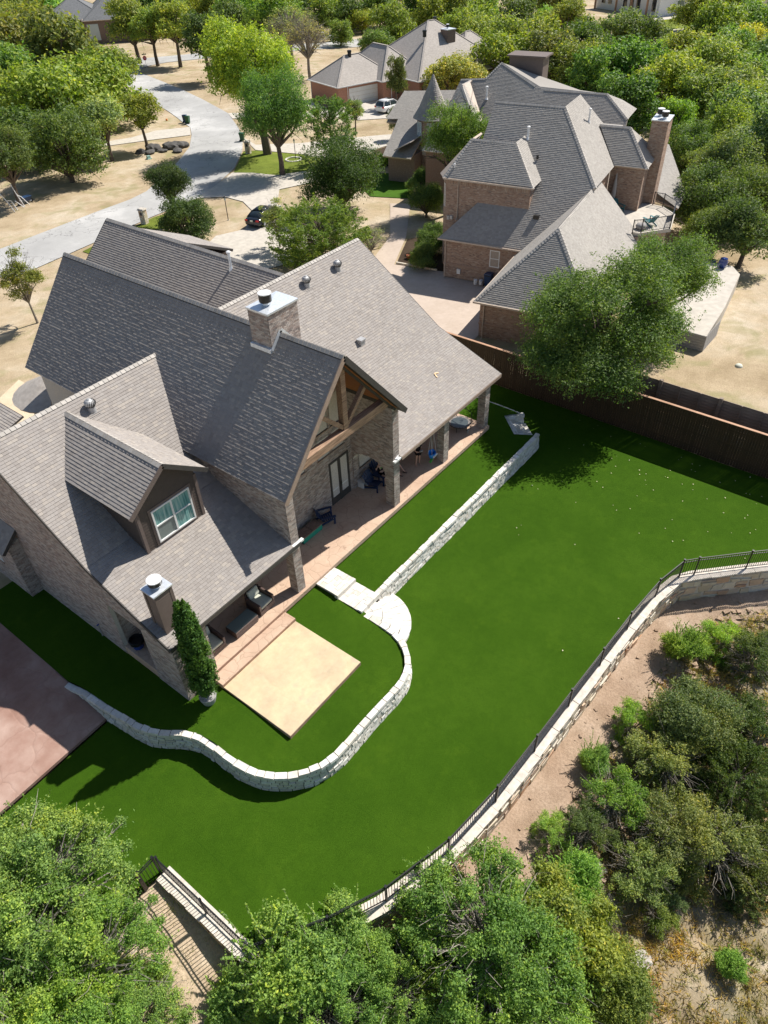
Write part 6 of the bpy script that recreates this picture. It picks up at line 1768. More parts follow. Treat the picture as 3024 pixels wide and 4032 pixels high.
NEARLAB = {   # row index -> name, label, category
 7: ('oak_tree', 'dark green oak with a forked trunk over dry grass at the left, shading the lot', 'tree'),
 8: ('oak_tree', 'oak crown close behind the forked oak at the left edge', 'tree'),
 9: ('oak_tree', 'smaller oak between the forked oak and the pale grey-green tree', 'tree'),
 10: ('oak_tree', 'leaning oak at the very left edge above the folded swing frame', 'tree'),
 11: ('small_tree', 'pale grey-green tree with thin trunks in the left lot', 'tree'),
 12: ('small_tree', 'slender olive tree with twin trunks beside the boulders', 'tree'),
 23: ('oak_tree', 'round dark tree standing by the cross street below the top houses', 'tree'),
 27: ('bare_tree', 'greyish almost leafless tree behind the bright cottonwood', 'tree'),
 28: ('bare_tree', 'grey twiggy tree with a dark trunk between cottonwood and white pickup', 'tree'),
 29: ('cottonwood_tree', 'tall bright yellow-green tree at the bend of the street', 'tree'),
 30: ('maple_tree', 'dense mid green tree standing on the small green front lawn', 'tree'),
 36: ('round_tree', 'bluish green round tree behind the left end of the ranch roof', 'tree'),
 78: ('willow_tree', 'soft yellow-olive tree behind the turret roof', 'tree'),
 79: ('crape_myrtle', 'upright dark tree in front of the ranch house by the white suv', 'tree'),
 80: ('oak_tree', 'bright green tree leaning against the turret of the neighbour house', 'tree'),
 81: ('shrub', 'dark upright bush right of the white suv', 'shrub'),
 82: ('sapling', 'thin pale sapling in the dry lawn before the garage driveway', 'tree'),
 83: ('cedar_tree', 'spiky open cedar above the round dark oak by the driveway', 'tree'),
 84: ('oak_tree', 'very dark broad live oak between driveway and neighbour lawn', 'tree'),
 85: ('juniper', 'wide yellow-green juniper behind the near house ridge', 'shrub'),
 86: ('sapling', 'sparse sapling in front of the parked dark sedan', 'tree'),
 87: ('shrub', 'upper green crown of the oak clump beside the stone mailbox pillar', 'shrub'),
 88: ('shrub', 'lower green oak clump just above the rear roof ridge', 'shrub'),
 89: ('bare_shrub', 'grey twiggy shrub between juniper and the shared driveway', 'shrub'),
 90: ('shrub', 'dark bush at the foot of the turret by the curved path', 'shrub'),
 91: ('shrub', 'yellow-green low shrub in the bed beside the turret path', 'shrub'),
 92: ('shrub', 'dark shrub near the dark green lawn right of the live oak', 'shrub'),
 93: ('shrub', 'loose green shrub at the left corner of the neighbour wall', 'shrub'),
 94: ('shrub', 'leafy bush beside the downspout of the neighbour wall', 'shrub'),
 95: ('shrub', 'low shrub bordering the washed gravel driveway', 'shrub'),
 96: ('mesquite_tree', 'sparse twisted tree at the left edge beyond the near roof', 'tree'),
 97: ('elm_tree', 'feathery green tree behind the big tree, over the white terrace', 'tree'),
 98: ('elm_tree', 'large leafy tree filling the bottom left corner, topmost of its clump', 'tree'),
 99: ('elm_tree', 'leafy tree at the left edge below the side driveway', 'tree'),
 100: ('elm_tree', 'leafy tree over the pale sand left of the fence shadow', 'tree'),
 101: ('elm_tree', 'low leafy tree in the very bottom left corner', 'tree'),
 103: ('elm_shrub', 'shrub with tall upright shoots in front of the bottom lawn edge', 'shrub'),
 104: ('elm_shrub', 'spiky shrub against the stone wall at the bottom centre', 'shrub'),
 105: ('elm_shrub', 'spiky shrub over the sand patch at the bottom centre left', 'shrub'),
 109: ('elm_shrub', 'small sprouting shrub close under the iron fence', 'shrub'),
 108: ('elm_tree', 'large dense green tree right of the bottom centre', 'tree'),
 110: ('sumac_shrub', 'yellowing shrub right of the dense green tree at the bottom', 'shrub'),
 112: ('sumac_shrub', 'yellow shrub in the lower row near the dry slope', 'shrub'),
 118: ('vine_shrub', 'bright green leafy shrub strip at the edge of the dirt', 'shrub'),
 121: ('cedar_shrub', 'large bluish grey-green round bush right of the dirt strip', 'shrub'),
}
def facing_mesh(dist, R_, i, t):
    if t in KIND and dist < 110:
        k = KIND[t]
        return 'cedar_mid' if k == 'cedar' and dist > 60 else ('shoots2' if k == 'shoots' and i % 2 else k)
    if dist > 105: return 'far%d' % (i % 3)
    if dist > 52: return 'mid%d' % (i % 3)
    return 'near%d' % (i % 3)
for i, (t, x, y, zb, R_, hc) in enumerate(TREES):
    dist = math.dist((x, y, 0), (0, 0, 25)); mesh = facing_mesh(dist, R_, i, t)
    if 98 <= i <= 102 or i in (106, 107, 108, 111): mesh = 'airy'
    if t == 'gry': mesh = 'bare'
    if i == 80: x, y, R_, hc = 64.1, 41.1, 3.5, 7.6
    if t in ('mpl', 'ctn', 'mp2') and dist < 110: mesh = 'near%d' % (i % 2)
    if i in (84, 97): mesh = 'near0'
    if i == 31: x, y = 160, 143
    if i in (15,): x, y, R_ = 103, 178, 4
    if i == 16: continue
    if i == 85: mesh = 'cedar'
    if i >= 114: R_ *= .84; hc *= .84
    if dist > 75 and t in ('ol', 'olr', 'oak', 'br', 'grn', 'gol', 'mpl', 'blu', 'yel') and hc < 1.25*R_+.5: R_ *= 1.12; hc *= .86
    if i >= 114 and t in ('gol', 'ol', 'oak', 'br', 'yg'): mesh = {'gol': 'scrub', 'ol': 'sparse', 'oak': 'scrub', 'br': 'shoots2', 'yg': ('shoots', 'scrub')[i % 2]}[t]
    sz = (1, 1, 1)
    if t == 'mpl' and i == 30: sz = (1, 1, 1.3)
    elif t == 'crp': sz = (.85, .85, 1.5)
    elif i == 29: sz = (1.05, 1.05, 1.05)
    elif i == 78: sz = (1.1, 1.1, .8)
    elif i == 96: sz = (1.0, 1.0, 1.3)
    elif i == 85: sz = (1.15, 1.15, .8)
    elif dist > 100: sz = (1.08, 1.08, .95)
    if i in NEARLAB: nm, lb, ct = NEARLAB[i]; grp = None
    elif i >= 98:
        nm, ct = 'slope_shrub', 'shrub'; grp = 'shrubs on the slope below the stone wall'
        lb = {'yg': 'light green leafy shrub among others on the slope below the dirt strip', 'oak': 'dark green low shrub among others on the wild slope', 'gol': 'grey-olive sparse shrub among others on the dry slope', 'nel': 'green leafy bush among others along the bottom of the picture', 'ylw': 'yellow-green bush among others along the bottom right', 'sho': 'shooting green shrub under the wall'}.get(t, 'rough green shrub among others on the wild slope')
    elif x < 112 and y > 76: nm, ct, grp = 'oak_tree', 'tree', 'trees in the wooded lot at the top left'; lb = 'olive tree among others in the wooded lot at the top left'
    elif y > 95: nm, ct, grp = 'oak_tree', 'tree', 'trees along the far street'; lb = 'tree among others along the far street at the top'
    else: nm, ct, grp = 'wood_tree', 'tree', 'trees of the wood behind the neighbour house'; lb = 'tree among others in the dense wood behind and right of the neighbour house'
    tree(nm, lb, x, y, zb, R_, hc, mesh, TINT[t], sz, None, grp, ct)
# the big tree over the fence
tree('elm_tree', 'big spreading green tree leaning over the dark picket fence and shading the lawn', 39.7, 14.3, -.9, 5.5, 4.6, 'big', TINT['elm'], (1.08, 1.08, .95), .6)
# more of the wood so that no bare ground shows between the crowns
fr = random.Random(77)
occ = [(x, y, R_) for t, x, y, zb, R_, hc in TREES]
n_ = 0
for k in range(4000):
    x = fr.uniform(84, 235); y = fr.uniform(-60, 250)
    bad = False
    # keep clear of roads, lots and houses
    if 40 < y < 100 and x < 133 and not (y < .62*(x-84)+12): bad = True
    if y > 60 and x < 165 and y < 175: bad = True
    if 180 < x < 250 and 50 < y < 100: bad = True
    if y < .30*(x-84)+12 and x < 90: bad = True
    if x < 84+8 and y > 30: bad = True
    q_ = V(x, y, float(plain_z(x, y))+4)-CAMPOS; w_ = q_@_f; qx, qy, qr = (q_@CR)/w_*1544+829.5, (q_@CD)/w_*1544+1106, 5*1544/w_
    for a0, b0, a1, b1 in ((650, 50, 860, 125), (1330, 12, 1510, 90), (240, 85, 460, 150), (150, 0, 262, 105)):
        if a0-qr < qx < a1+qr and b0-qr < qy < b1+qr: bad = True
    if bad or any(math.hypot(x-a, y-b) < (c+3.2)*.82 for a, b, c in occ): continue
    R_ = fr.uniform(3.4, 5.6); occ.append((x, y, R_)); n_ += 1
    t = fr.choice(['ol', 'ol', 'oak', 'grn', 'olr', 'gol', 'oak', 'br', 'blu'])
    tree('wood_tree', 'tree among others in the dense wood behind and right of the neighbour house' if x < 140 and y < 60 else 'distant tree among others filling the top of the picture', x, y, float(plain_z(x, y)), R_*1.1, R_*.85+.6, 'far%d' % (k % 3), TINT[t], (1.1, 1.1, 1), None, 'trees of the wood behind the neighbour house' if x < 140 and y < 60 else 'distant trees at the top', 'tree', fr)['filler'] = 1
    if n_ > 150: break
for k in range(1500):
    x = fr.uniform(66, 92); y = fr.uniform(-8, 34)
    if x < 72+.3*(y+8) or any(math.hypot(x-a, y-b) < (c+2)*.8 for a, b, c in occ): continue
    if y > 24 and x < 96: continue
    R_ = fr.uniform(2.4, 3.6); occ.append((x, y, R_))
    tree('wood_tree', 'tree among others in the dense wood behind and right of the neighbour house', x, y, float(plain_z(x, y)), R_*1.1, R_*.85+.4, 'mid%d' % (k % 3), TINT[fr.choice(['oak', 'ol', 'oak', 'grn'])], (1.05, 1.05, 1), None, 'trees of the wood behind the neighbour house', 'tree', fr)['filler'] = 1
# top-left wood
for k in range(2500):
    x = fr.uniform(44, 118); y = fr.uniform(84, 235)
    if not (y > 1.55*(x-50)+94) or (y < 92 and x > 56) or any(math.hypot(x-a, y-b) < (c+4)*.8 for a, b, c in occ): continue
    if y > 158 and x > 112: continue
    q_ = V(x, y, float(plain_z(x, y))+4)-CAMPOS; w_ = q_@_f; qx, qy, qr = (q_@CR)/w_*1544+829.5, (q_@CD)/w_*1544+1106, 5*1544/w_
    if 150-qr < qx < 262+qr and 0-qr < qy < 105+qr: continue
    R_ = fr.uniform(4, 6); occ.append((x, y, R_))
    tree('oak_tree', 'olive tree among others in the wooded lot at the top left', x, y, float(plain_z(x, y)), R_*1.1, R_*.85+.6, 'far%d' % (k % 3), TINT[fr.choice(['ol', 'olr', 'oak', 'ol', 'grn'])], (1.08, 1.08, 1), None, 'trees in the wooded lot at the top left', 'tree', fr)['filler'] = 1
# small filler scrub on the slope
sr = random.Random(5)
SL = [(x, y) for t, x, y, zb, R_, hc in TREES[98:]]
n_ = 0
for k in range(900):
    x = sr.uniform(10, 44); y = sr.uniform(-16, 3)
    d = np.interp(x, WX, WY)-y
    if d < 3.7 or (x < 13 and y < 0) or (y < -2.5 and x < 19.5 and sr.random() < .8): continue
    R_ = sr.uniform(.3, .95)
    if d < 4.4: R_ = min(R_, .5)
    t = sr.choice(['yg', 'oak', 'gol', 'ol', 'blu', 'ced', 'gol', 'spr']); n_ += 1
    tree('slope_shrub', {'yg': 'light green leafy shrub among others on the slope below the dirt strip', 'oak': 'dark green low shrub among others on the wild slope', 'gol': 'grey-olive sparse shrub among others on the dry slope'}.get(t, 'rough green shrub among others on the wild slope'),
         x, y, float(ground_z(x, y)), R_, R_*.75, {'ced': 'cedar_mid', 'spr': 'sparse', 'gol': 'scrub', 'yg': 'shoots2', 'oak': 'mid1'}.get(t, 'scrub'), TINT[t], (1, 1, .9), None, 'shrubs on the slope below the stone wall', 'shrub', sr)['filler'] = 1
    if n_ > 105: break

# a label of its own for every tree of the crowd: kind, size, and where it stands against a landmark
LM = [('the bend of the street', (64, 82, 0)), ('the stop sign', (104.5, 142.3, -3)), ('the charcoal roofed house', (128, 190, 0)), ('the left driveway', (66, 97, -2)), ('the boulders', (64, 89.5, -2)), ('the yellow-green cottonwood', (70.9, 75, 8)),
      ('the white pickup', (150.7, 134.6, -3)), ('the pink brick ranch house', (110, 82, 2)), ('the turret roof', (74.3, 50.8, 6)), ('the roof box of the neighbour house', (79.1, 41.8, 9)), ('the twin-flue chimney', (65.6, 22, 9)),
      ('the white farmhouse', (222, 84, -2)), ('the far lawn with the pole', (206, 72, -4)), ('the white terrace', (57, 14, .6)), ('the tan cottage', (232, 62, -3)), ('the swing frame at the left edge', (40.2, 83, -1)),
      ('the dirt corner under the wall bend', (28, 2.5, -3)), ('the middle of the dirt strip', (18, 3.6, -3)), ('the boulder on the slope', (13.2, 1.2, -3)), ('the dry grass corner', (17, -6, -5)), ('the bluish grey bush', (20.9, .2, -1.5)), ('the yellow shrub', (9.6, 1.3, -2))]
def to_px(p):
    d = V(*p)-CAMPOS; z = max(d@_f, .1); return V((d@CR)/z*2814.87, (d@CD)/z*2814.87)
LP = [(n, to_px(p)) for n, p in LM]
def colour_word(c):
    r_, g_, b_ = c[:3]
    if r_ > .95*g_ and g_ > .3: return 'yellow'
    if r_/g_ > .9: return 'rusty olive'
    if g_ > .26: return 'bright green'
    if b_/g_ > .38: return 'grey-green'
    if g_ < .13: return 'dark green'
    return 'olive green' if r_/g_ > .66 else 'mid green'
DIRS = ['right of', 'below right of', 'below', 'below left of', 'left of', 'above left of', 'above', 'above right of']
crowd = [o for o in SC.objects if o.get('group') and o.get('category') in ('tree', 'shrub')]
bk_ = {}
for o in crowd:
    c = [k for k in o.children if k.name.startswith('crown')][0]
    q = to_px((o.location.x, o.location.y, o.location.z+c.location.z)); n, lp = min(LP, key=lambda a: np.hypot(*(a[1]-q))); dv = q-lp
    k = int(round(math.degrees(math.atan2(dv[1], dv[0]))/45)) % 8
    rpx = c.scale[0]/math.dist(o.location, (0, 0, 25))*2814
    out = abs(q[0]) > 1512+rpx or abs(q[1]) > 2016+rpx
    bk_.setdefault((colour_word(c.color), DIRS[k], n), []).append((np.hypot(*dv), o, out))
ORD = ['nearest', 'second nearest', 'third nearest', 'fourth nearest', 'fifth nearest', 'sixth nearest', 'seventh nearest', 'eighth nearest', 'ninth nearest', 'tenth nearest', 'eleventh nearest', 'twelfth nearest', 'thirteenth nearest', 'fourteenth nearest']
for (cw, dr, n), L_ in bk_.items():
    L_.sort(key=lambda a: a[0]); ct = L_[0][1]['category']
    for j, (dd_, o, out) in enumerate(L_):
        if out and o.get('filler'):
            for c in list(o.children): bpy.data.objects.remove(c)
            bpy.data.objects.remove(o); continue
        o['label'] = (f'{cw} {ct} {dr} {n}' if len(L_) == 1 else f'{ORD[min(j, 13)]} {cw} {ct} {dr} {n}')
for o in SC.objects:
    if 'filler' in o: del o['filler']
# potted cypress
rg = np.random.default_rng(81); PS = []; NS = []; AL = []
for k in range(620):
    z = rg.uniform(.02, 1)**.9; th = rg.uniform(0, 6.283); prof = .50*min(1, (z+.10)*4)*(1-z**2.6)**.75+.03
    rad = prof*rg.uniform(.45, 1); lean = .12*math.sin(z*3)
    b = V(rad*math.cos(th)+.1*z, rad*math.sin(th)-.05*z, .55+z*5.2); d = V(math.cos(th)*.28, math.sin(th)*.28, 1); d /= np.linalg.norm(d)
    per = 62; t_ = rg.uniform(0, 1, per); ln = rg.uniform(.25, .5); w = .075*(1-t_)+.02
    PS.append(b+d*(t_*ln)[:, None]+rg.normal(0, 1, (per, 3))*w[:, None]); NS.append(rg.normal(0, .6, (per, 3))+V(math.cos(th), math.sin(th), .2)); AL.append(1)
for tx, ty, zt in ((.12, .10, 6.15), (-.10, -.04, 6.35), (.25, -.08, 5.95), (-.2, .1, 5.7)):
    per = 700; t_ = rg.uniform(0, 1, per); w = .13*(1-t_)+.015
    PS.append(V(tx, ty, zt-1.3)+V(0, 0, 1.3)*t_[:, None]+rg.normal(0, 1, (per, 3))*V(1, 1, .3)*w[:, None]); NS.append(rg.normal(0, 1, (per, 3))+V(0, 0, .2))
cy = empty('cypress', (8.68, 16.82, -.52), 'tall columnar cypress in a speckled round pot by the brick fireplace', 'tree')
cm = leaves_to_mesh('foliage', np.vstack(PS), np.vstack(NS), .055, rg, .42)
c = bpy.data.objects.new('foliage', cm); link(c, cy); c.color = (.07, .16, .03, 1)
MB().tube([(0, 0, .3), (.02, 0, 1.4), (.05, 0, 5)], [.06, .05, .02], 7).build('trunk', M['barkpale'], cy)
for k in range(7):
    a = k*.9; MB().tube([(0, 0, .35), (.2*math.cos(a), .2*math.sin(a), .6), (.36*math.cos(a), .36*math.sin(a), .95)], [.025, .018, .008], 5).build('stem', M['barkpale'], cy)
pt_ = empty('planter', (8.68, 16.82, -.52), 'speckled grey round planter holding the cypress', 'planter')
MB().lathe(0, 0, [(.26, 0), (.33, .25), (.36, .42), (.34, .45), (.31, .42)], 28).build('bowl', M['potgrey'], pt_)
MB().lathe(0, 0, [(.31, .36), (.31, .40)], 24).build('soil', M['mulch'], pt_)
# tufts of dry grass and weeds on the slope, litter on the lawn
def tufts(name, n, xr, yr, col, leafsz, seed, cond, zf, label, up=1.2, spread=.12, per=14):
    rg = np.random.default_rng(seed); x = rg.uniform(*xr, n); y = rg.uniform(*yr, n); m = cond(x, y); x, y = x[m], y[m]
    z = zf(x, y); P = np.repeat(np.column_stack([x, y, z]), per, 0); k = len(P)
    P = P+np.column_stack([rg.normal(0, spread, k), rg.normal(0, spread, k), rg.uniform(0, leafsz*1.4, k)])
    me = leaves_to_mesh(name, P, rg.normal(0, 1, (k, 3))*V(1, 1, .25), leafsz, rg, .12)
    o = bpy.data.objects.new(name, me); link(o); o.color = (*col, 1); stuff(o, label); return o
cond = lambda x, y: (np.interp(x, WX, WY)-y > 2.3) & (np.abs(x) < 60)
tufts('dry_grass', 9000, (2, 34), (-16, 4), (.42, .34, .19), .16, 91, cond, lambda x, y: ground_z(x, y)+.05, 'dry straw coloured grass on the slope')
tufts('weeds', 3500, (4, 34), (-14, 5), (.16, .20, .05), .12, 92, lambda x, y: (np.interp(x, WX, WY)-y > 1.9), lambda x, y: ground_z(x, y)+.05, 'low green weeds on the slope')
tufts('sand_weeds', 500, (-8, 3), (6, 13.2), (.20, .24, .06), .06, 93, lambda x, y: x < 3, lambda x, y: ground_z(x, y)+.17, 'sprouting weeds on the pale sand')
rg = np.random.default_rng(94)
n = 330; x = rg.uniform(20, 37.8, n); y = rg.uniform(-5, 14, n); w = rg.uniform(0, 1, n) < np.clip((x-25)/12, .05, 1)*.9; x, y = x[w], y[w]
me = leaves_to_mesh('fallen_leaves', np.column_stack([x, y, np.full(len(x), LAWN+.045)]), np.tile(V(0, 0, 1.), (len(x), 1))+rg.normal(0, .25, (len(x), 3)), .035, rg, .7)
me.materials[0] = plain('dry_leaf_litter', (.62, .56, .38), .8, .2, var=.3, scale=3)
stuff(link(bpy.data.objects.new('fallen_leaves', me)), 'pale fallen leaves scattered on the lawn near the fence')
# clods and stones along the dirt strip
rg = np.random.default_rng(95); B = []
for k in range(900):
    x = rg.uniform(9, 35); d = rg.uniform(.5, 4.6)
    if rg.uniform() > (.15 if d < 1.8 else 1): continue
    y = np.interp(x, WX, WY)-d; s = rg.uniform(.03, .16)*(1 if d > 1.8 else .5); z = float(ground_z(x, y))+.13
    q = box8(-s, -s*.8, -s*.5, s, s*.8, s*.6)+rg.normal(0, s*.22, (8, 3)); a = rg.uniform(0, 3.14); R2 = np.array([[math.cos(a), -math.sin(a), 0], [math.sin(a), math.cos(a), 0], [0, 0, 1]])
    B.append(q@R2.T+V(x, y, z))
stuff(boxes('clods', np.array(B), M['dirt']), 'loose clods and stones along the edge of the dirt')
rk = random.Random(12)
def boulder(loc, s, label, mat='rubble', group=None, flat=.6):
    bm = bmesh.new(); bmesh.ops.create_icosphere(bm, subdivisions=3, radius=1)
    ph = [rk.uniform(0, 6) for _ in range(6)]
    for v in bm.verts:
        c = v.co; k = 1+.18*math.sin(c.x*3+ph[0])*math.sin(c.y*2.6+ph[1])+.12*math.sin(c.z*4+ph[2])+.07*math.sin(c.x*8+c.y*7+ph[3])
        v.co = Vector((c.x*k*s*rk_a, c.y*k*s, c.z*k*s*flat))
    me = bpy.data.meshes.new('boulder'); bm.to_mesh(me); bm.free(); me.materials.append(M[mat])
    o = link(bpy.data.objects.new('boulder', me)); o.location = loc; o.rotation_euler = (0, 0, rk.uniform(0, 6)); tag(o, label, 'rock', group)
rk_a = 1.3
M['darkrock'] = plain('dark_weathered_rock', (.11, .105, .10), .95, .1, var=.35, scale=3)
for (x, y), s, l in (((64.3, 89.9), 1.0, 'largest dark boulder of the row by the left driveway'), ((62.4, 90.2), .6, 'small boulder left of the largest one'), ((66.9, 88.5), 1.2, 'long mossy boulder heap next to the street'), ((63.0, 88.9), .55, 'flat boulder in front of the largest one'), ((65.5, 86.3), .6, 'dark boulder nearest the asphalt edge'), ((64.4, 88.0), .4, 'little boulder at the middle of the row')):
    boulder((x, y, float(plain_z(x, y))+.15), s, l, 'darkrock', 'boulders by the left driveway')
for (x, y), s, l in (((13.2, 1.2), .55, 'pale boulder on the slope above the yellow shrubs'), ((15.4, -1.0), .45, 'pale rock between shrubs on the slope'), ((11.6, -1.4), .5, 'pale rock near the bottom right grass'), ((18.2, -5.6), .4, 'round grey rock in the dry grass')):
    boulder((x, y, float(ground_z(x, y))+.05), s*.75, l, 'greyrock')

# ------------------------------------------------------------------ patio furniture
def wicker_box(root, x0, y0, x1, y1, z0, z1, ribs='s', name='frame'):
    boxes(name, box8(x0, y0, z0, x1, y1, z1), M['wicker'], root, bevel=.03)
    n = int((x1-x0-.06)/.06)
    if 's' in ribs:
        for k in range(n+1):
            x = x0+.04+k*(x1-x0-.08)/n; MB().tube([(x, y0-.008, z0+.03), (x, y0-.012, (z0+z1)/2), (x, y0-.004, z1-.02)], .013, 5).build('rib', M['wicker_rib'], root)
def wicker_chair(loc, rz, label):
    root = empty('wicker_armchair', loc, label, 'armchair', 'brown wicker armchairs on the patio', rz)
    wicker_box(root, -.48, -.48, .48, .45, .03, .34)
    for s in (-1, 1):
        boxes('arm', [beam8((s*.43, -.46, .50), (s*.43, .42, .56), .11, .34, (0, 0, 1))], M['wicker'], root, bevel=.03)
        for k in range(3): MB().tube([(s*(.40+.03*k), -.475, .34), (s*(.40+.03*k), -.475, .66)], .012, 5).build('rib', M['wicker_rib'], root)
    m = MB()
    for k in range(9):
        t = math.pi*k/8; x = .44*math.cos(t); y = .40+.16*math.sin(t); x2 = .44*math.cos(t+math.pi/8); y2 = .40+.16*math.sin(t+math.pi/8)
        if k < 8: m.hex(beam8((x, y, .56), (x2, y2, .56), .05, .56, (0, 0, 1)))
    m.build('back', M['wicker'], root)
    boxes('seat_cushion', box8(-.36, -.47, .345, .36, .30, .49), M['cushion'], root, bevel=.04)
    boxes('back_cushion', beam8((0, .30, .50), (0, .42, .92), .62, .16, (0, 1, 0)), M['cushion'], root, bevel=.05)
    for sx in (-.4, .4):
        for sy in (-.4, .38): boxes('leg', box8(sx-.03, sy-.03, 0, sx+.03, sy+.03, .035), M['black'], root)
    return root
wicker_chair((13.42, 18.42, 0), .05, 'brown wicker armchair with pale cushions, sunlit seat edge, nearest the white landings')
wicker_chair((10.42, 18.46, 0), -.02, 'brown wicker armchair with pale cushion half hidden by the brick fireplace')
wt = empty('wicker_table', (12.08, 18.2, 0), 'long low wicker table with ribbed sides between the two armchairs', 'table')
wicker_box(wt, -.68, -.34, .68, .34, .03, .40)
boxes('glass_top', box8(-.66, -.32, .402, .66, .32, .412), M['blind_dim'], wt)
for sx in (-.6, .6):
    for sy in (-.28, .28): boxes('leg', box8(sx-.03, sy-.03, 0, sx+.03, sy+.03, .035), M['black'], wt)
bn = empty('storage_bench', (18.32, 19.78, 0), 'low bench with brown lid and teal green sides against the brick wall', 'bench')
M['tealgreen'] = plain('teal_green_paint', (.03, .30, .20), .6, .3); M['browncushion'] = plain('brown_pad', (.20, .14, .11), .9, .1, var=.3, scale=12)
boxes('box', box8(-.70, -.27, .05, .70, .27, .38), M['tealgreen'], bn); boxes('lid', [box8(-.74, -.3, .38, -.01, .3, .45), box8(.01, -.3, .38, .74, .3, .45)], M['browncushion'], bn, bevel=.02)
for sx in (-.65, .65): boxes('foot', box8(sx-.05, -.25, 0, sx+.05, .25, .05), M['black'], bn)
adirondack((19.65, 19.72, 0), math.radians(58), 'black navy adirondack chair beside the storage bench against the wall', 'navy')
adirondack((23.25, 19.35, 0), .12, 'navy adirondack chair seen through the brick arch, slatted back in front', 'navy')
adirondack((24.15, 19.72, 0), -.25, 'navy adirondack chair under the person in the black printed shirt', 'navy')
adirondack((25.1, 19.75, 0), -.05, 'navy adirondack chair under the person with crossed bare legs', 'navy')
st_ = MB().box(-.2, -.2, 0, -.12, .2, .34).box(.12, -.2, 0, .2, .2, .34).box(-.24, -.22, .34, .24, .22, .40).build('footstool', M['white'], None, bevel=.01); st_.location = (22.98, 20.02, 0)
tag(st_, 'small white stool with open base behind the navy chair at the arch', 'stool')
pt2 = empty('glazed_pot', (8.55, 21.1, -.01), 'black bowl on a dark blue base in the side opening of the brick wall', 'pot')
MB().lathe(0, 0, [(.16, 0), (.23, .06), (.2, .25)], 20).build('base', M['glaze'], pt2); MB().lathe(0, 0, [(.22, .25), (.32, .38), (.33, .55), (.29, .56), (.26, .42)], 20).build('bowl', M['black'], pt2)
gr_ = empty('grill', (9.25, 20.5, 0), 'dark covered grill standing in shade behind the fireplace', 'grill')
boxes('cabinet', box8(-.4, -.28, .1, .4, .28, .85), M['black_matte'], gr_, bevel=.03); MB().tube([(-.38, 0, .9), (.38, 0, .9)], .27, 14).build('hood', M['black'], gr_)
for s in (-1, 1): boxes('leg', box8(s*.35-.03, -.25, 0, s*.35+.03, .25, .1), M['black'], gr_)
# trampoline
tr = empty('trampoline', (30.78, 18.78, 0), 'small round black trampoline with a bent handle bar at the patio end', 'trampoline')
n = 40; v = []; f = []
for rr, zz in ((.52, .335), (.66, .35), (.66, .32)):
    for k in range(n): t = 2*math.pi*k/n; v.append((rr*math.cos(t), rr*math.sin(t), zz))
for j in range(2):
    for k in range(n): f.append([j*n+k, j*n+(k+1) % n, (j+1)*n+(k+1) % n, (j+1)*n+k])
M['padgrey'] = plain('checked_pad', (.22, .20, .19), .8, .2, var=.8, scale=14)
mesh_obj('edge_pad', v, f, M['padgrey'], tr)
MB().lathe(0, 0, [(.525, .33), (.525, .336)], 40).build('bed', glass_mat('jump_mat', (.05, .065, .07), .35), tr)
MB().tube([(.66*math.cos(t), .66*math.sin(t), .33) for t in np.linspace(0, 2*math.pi, 37)], .018, 6).build('rim', M['black'], tr)
for k in range(6): t = k*1.047+.3; MB().tube([(.64*math.cos(t), .64*math.sin(t), .33), (.64*math.cos(t), .64*math.sin(t), 0)], .016, 6).build('leg', M['black'], tr)
MB().tube([(.22, -.66, 0), (.25, -.68, .95), (.30, -.55, 1.12), (.56, .40, 1.12), (.55, .58, .95), (.50, .55, .3)], .02, 8).build('handle_bar', M['black'], tr)
MB().tube([(-.3, -.80, .03), (-.2, -.70, .06), (.0, -.66, .03)], .03, 6).build('foot_band', M['cushion'], tr)
# toddler swing
sw = empty('toddler_swing', (26.75, 18.02, 0), 'bright blue toddler swing on white ropes hanging between the pillars', 'swing')
bm = MB(); prof = []
n = 16; v = []; f = []
for j, (zz, rr) in enumerate(((.52, .05), (.54, .17), (.66, .22), (.84, .24), (.84, .21), (.66, .19), (.57, .14))):
    for k in range(n): t = 2*math.pi*k/n; v.append((rr*math.cos(t)*1.1, rr*math.sin(t)*.85, zz+(.08 if math.sin(t) > .2 and zz > .6 else 0)))
for j in range(6):
    for k in range(n): f.append([j*n+k, j*n+(k+1) % n, (j+1)*n+(k+1) % n, (j+1)*n+k])
f.append(list(range(n)))
mesh_obj('seat', v, f, M['bluebright'], sw, True)
MB().hex(beam8((-.18, -.22, .70), (.2, -.22, .76), .05, .09)).build('guard_bar', M['white'], sw, bevel=.01)
MB().hex(beam8((-.42, -.16, .48), (-.16, -.12, .56), .12, .06)).build('foot_rest', M['greenbright'], sw, bevel=.015)
for sx in (-1, 1):
    for sy in (-1, 1): MB().tube([(sx*.2, sy*.14, .80), (sx*.13, 0, 2.1), (sx*.22, .0, 2.9)], .009, 5).build('rope', M['white'], sw)
# boomerang on the roof, small white speck
bo = MB()
zr0 = lambda y: ze+.389*(y-ye)
for a, b in (((29.25, 19.45), (29.36, 19.72)), ((29.36, 19.72), (29.62, 19.62))): bo.hex(beam8((*a, zr0(a[1])+.05), (*b, zr0(b[1])+.05), .06, .02, (0, -.39, 1)))
tag(bo.build('boomerang', plain('orange_white_foam', (.85, .55, .30), .6, .3), None), 'small pale orange boomerang lying on the porch roof', 'toy')
hb = empty('hose_bib', (8.14, 23.4, -.5), 'thin blue and white standpipe by the long side wall', 'pipe')
MB().tube([(0, 0, 0), (0, 0, .75)], .025, 6).build('pipe', M['metal_dull'], hb); MB().tube([(-.06, 0, .75), (.06, 0, .78)], .035, 6).build('valve', M['glaze'], hb)

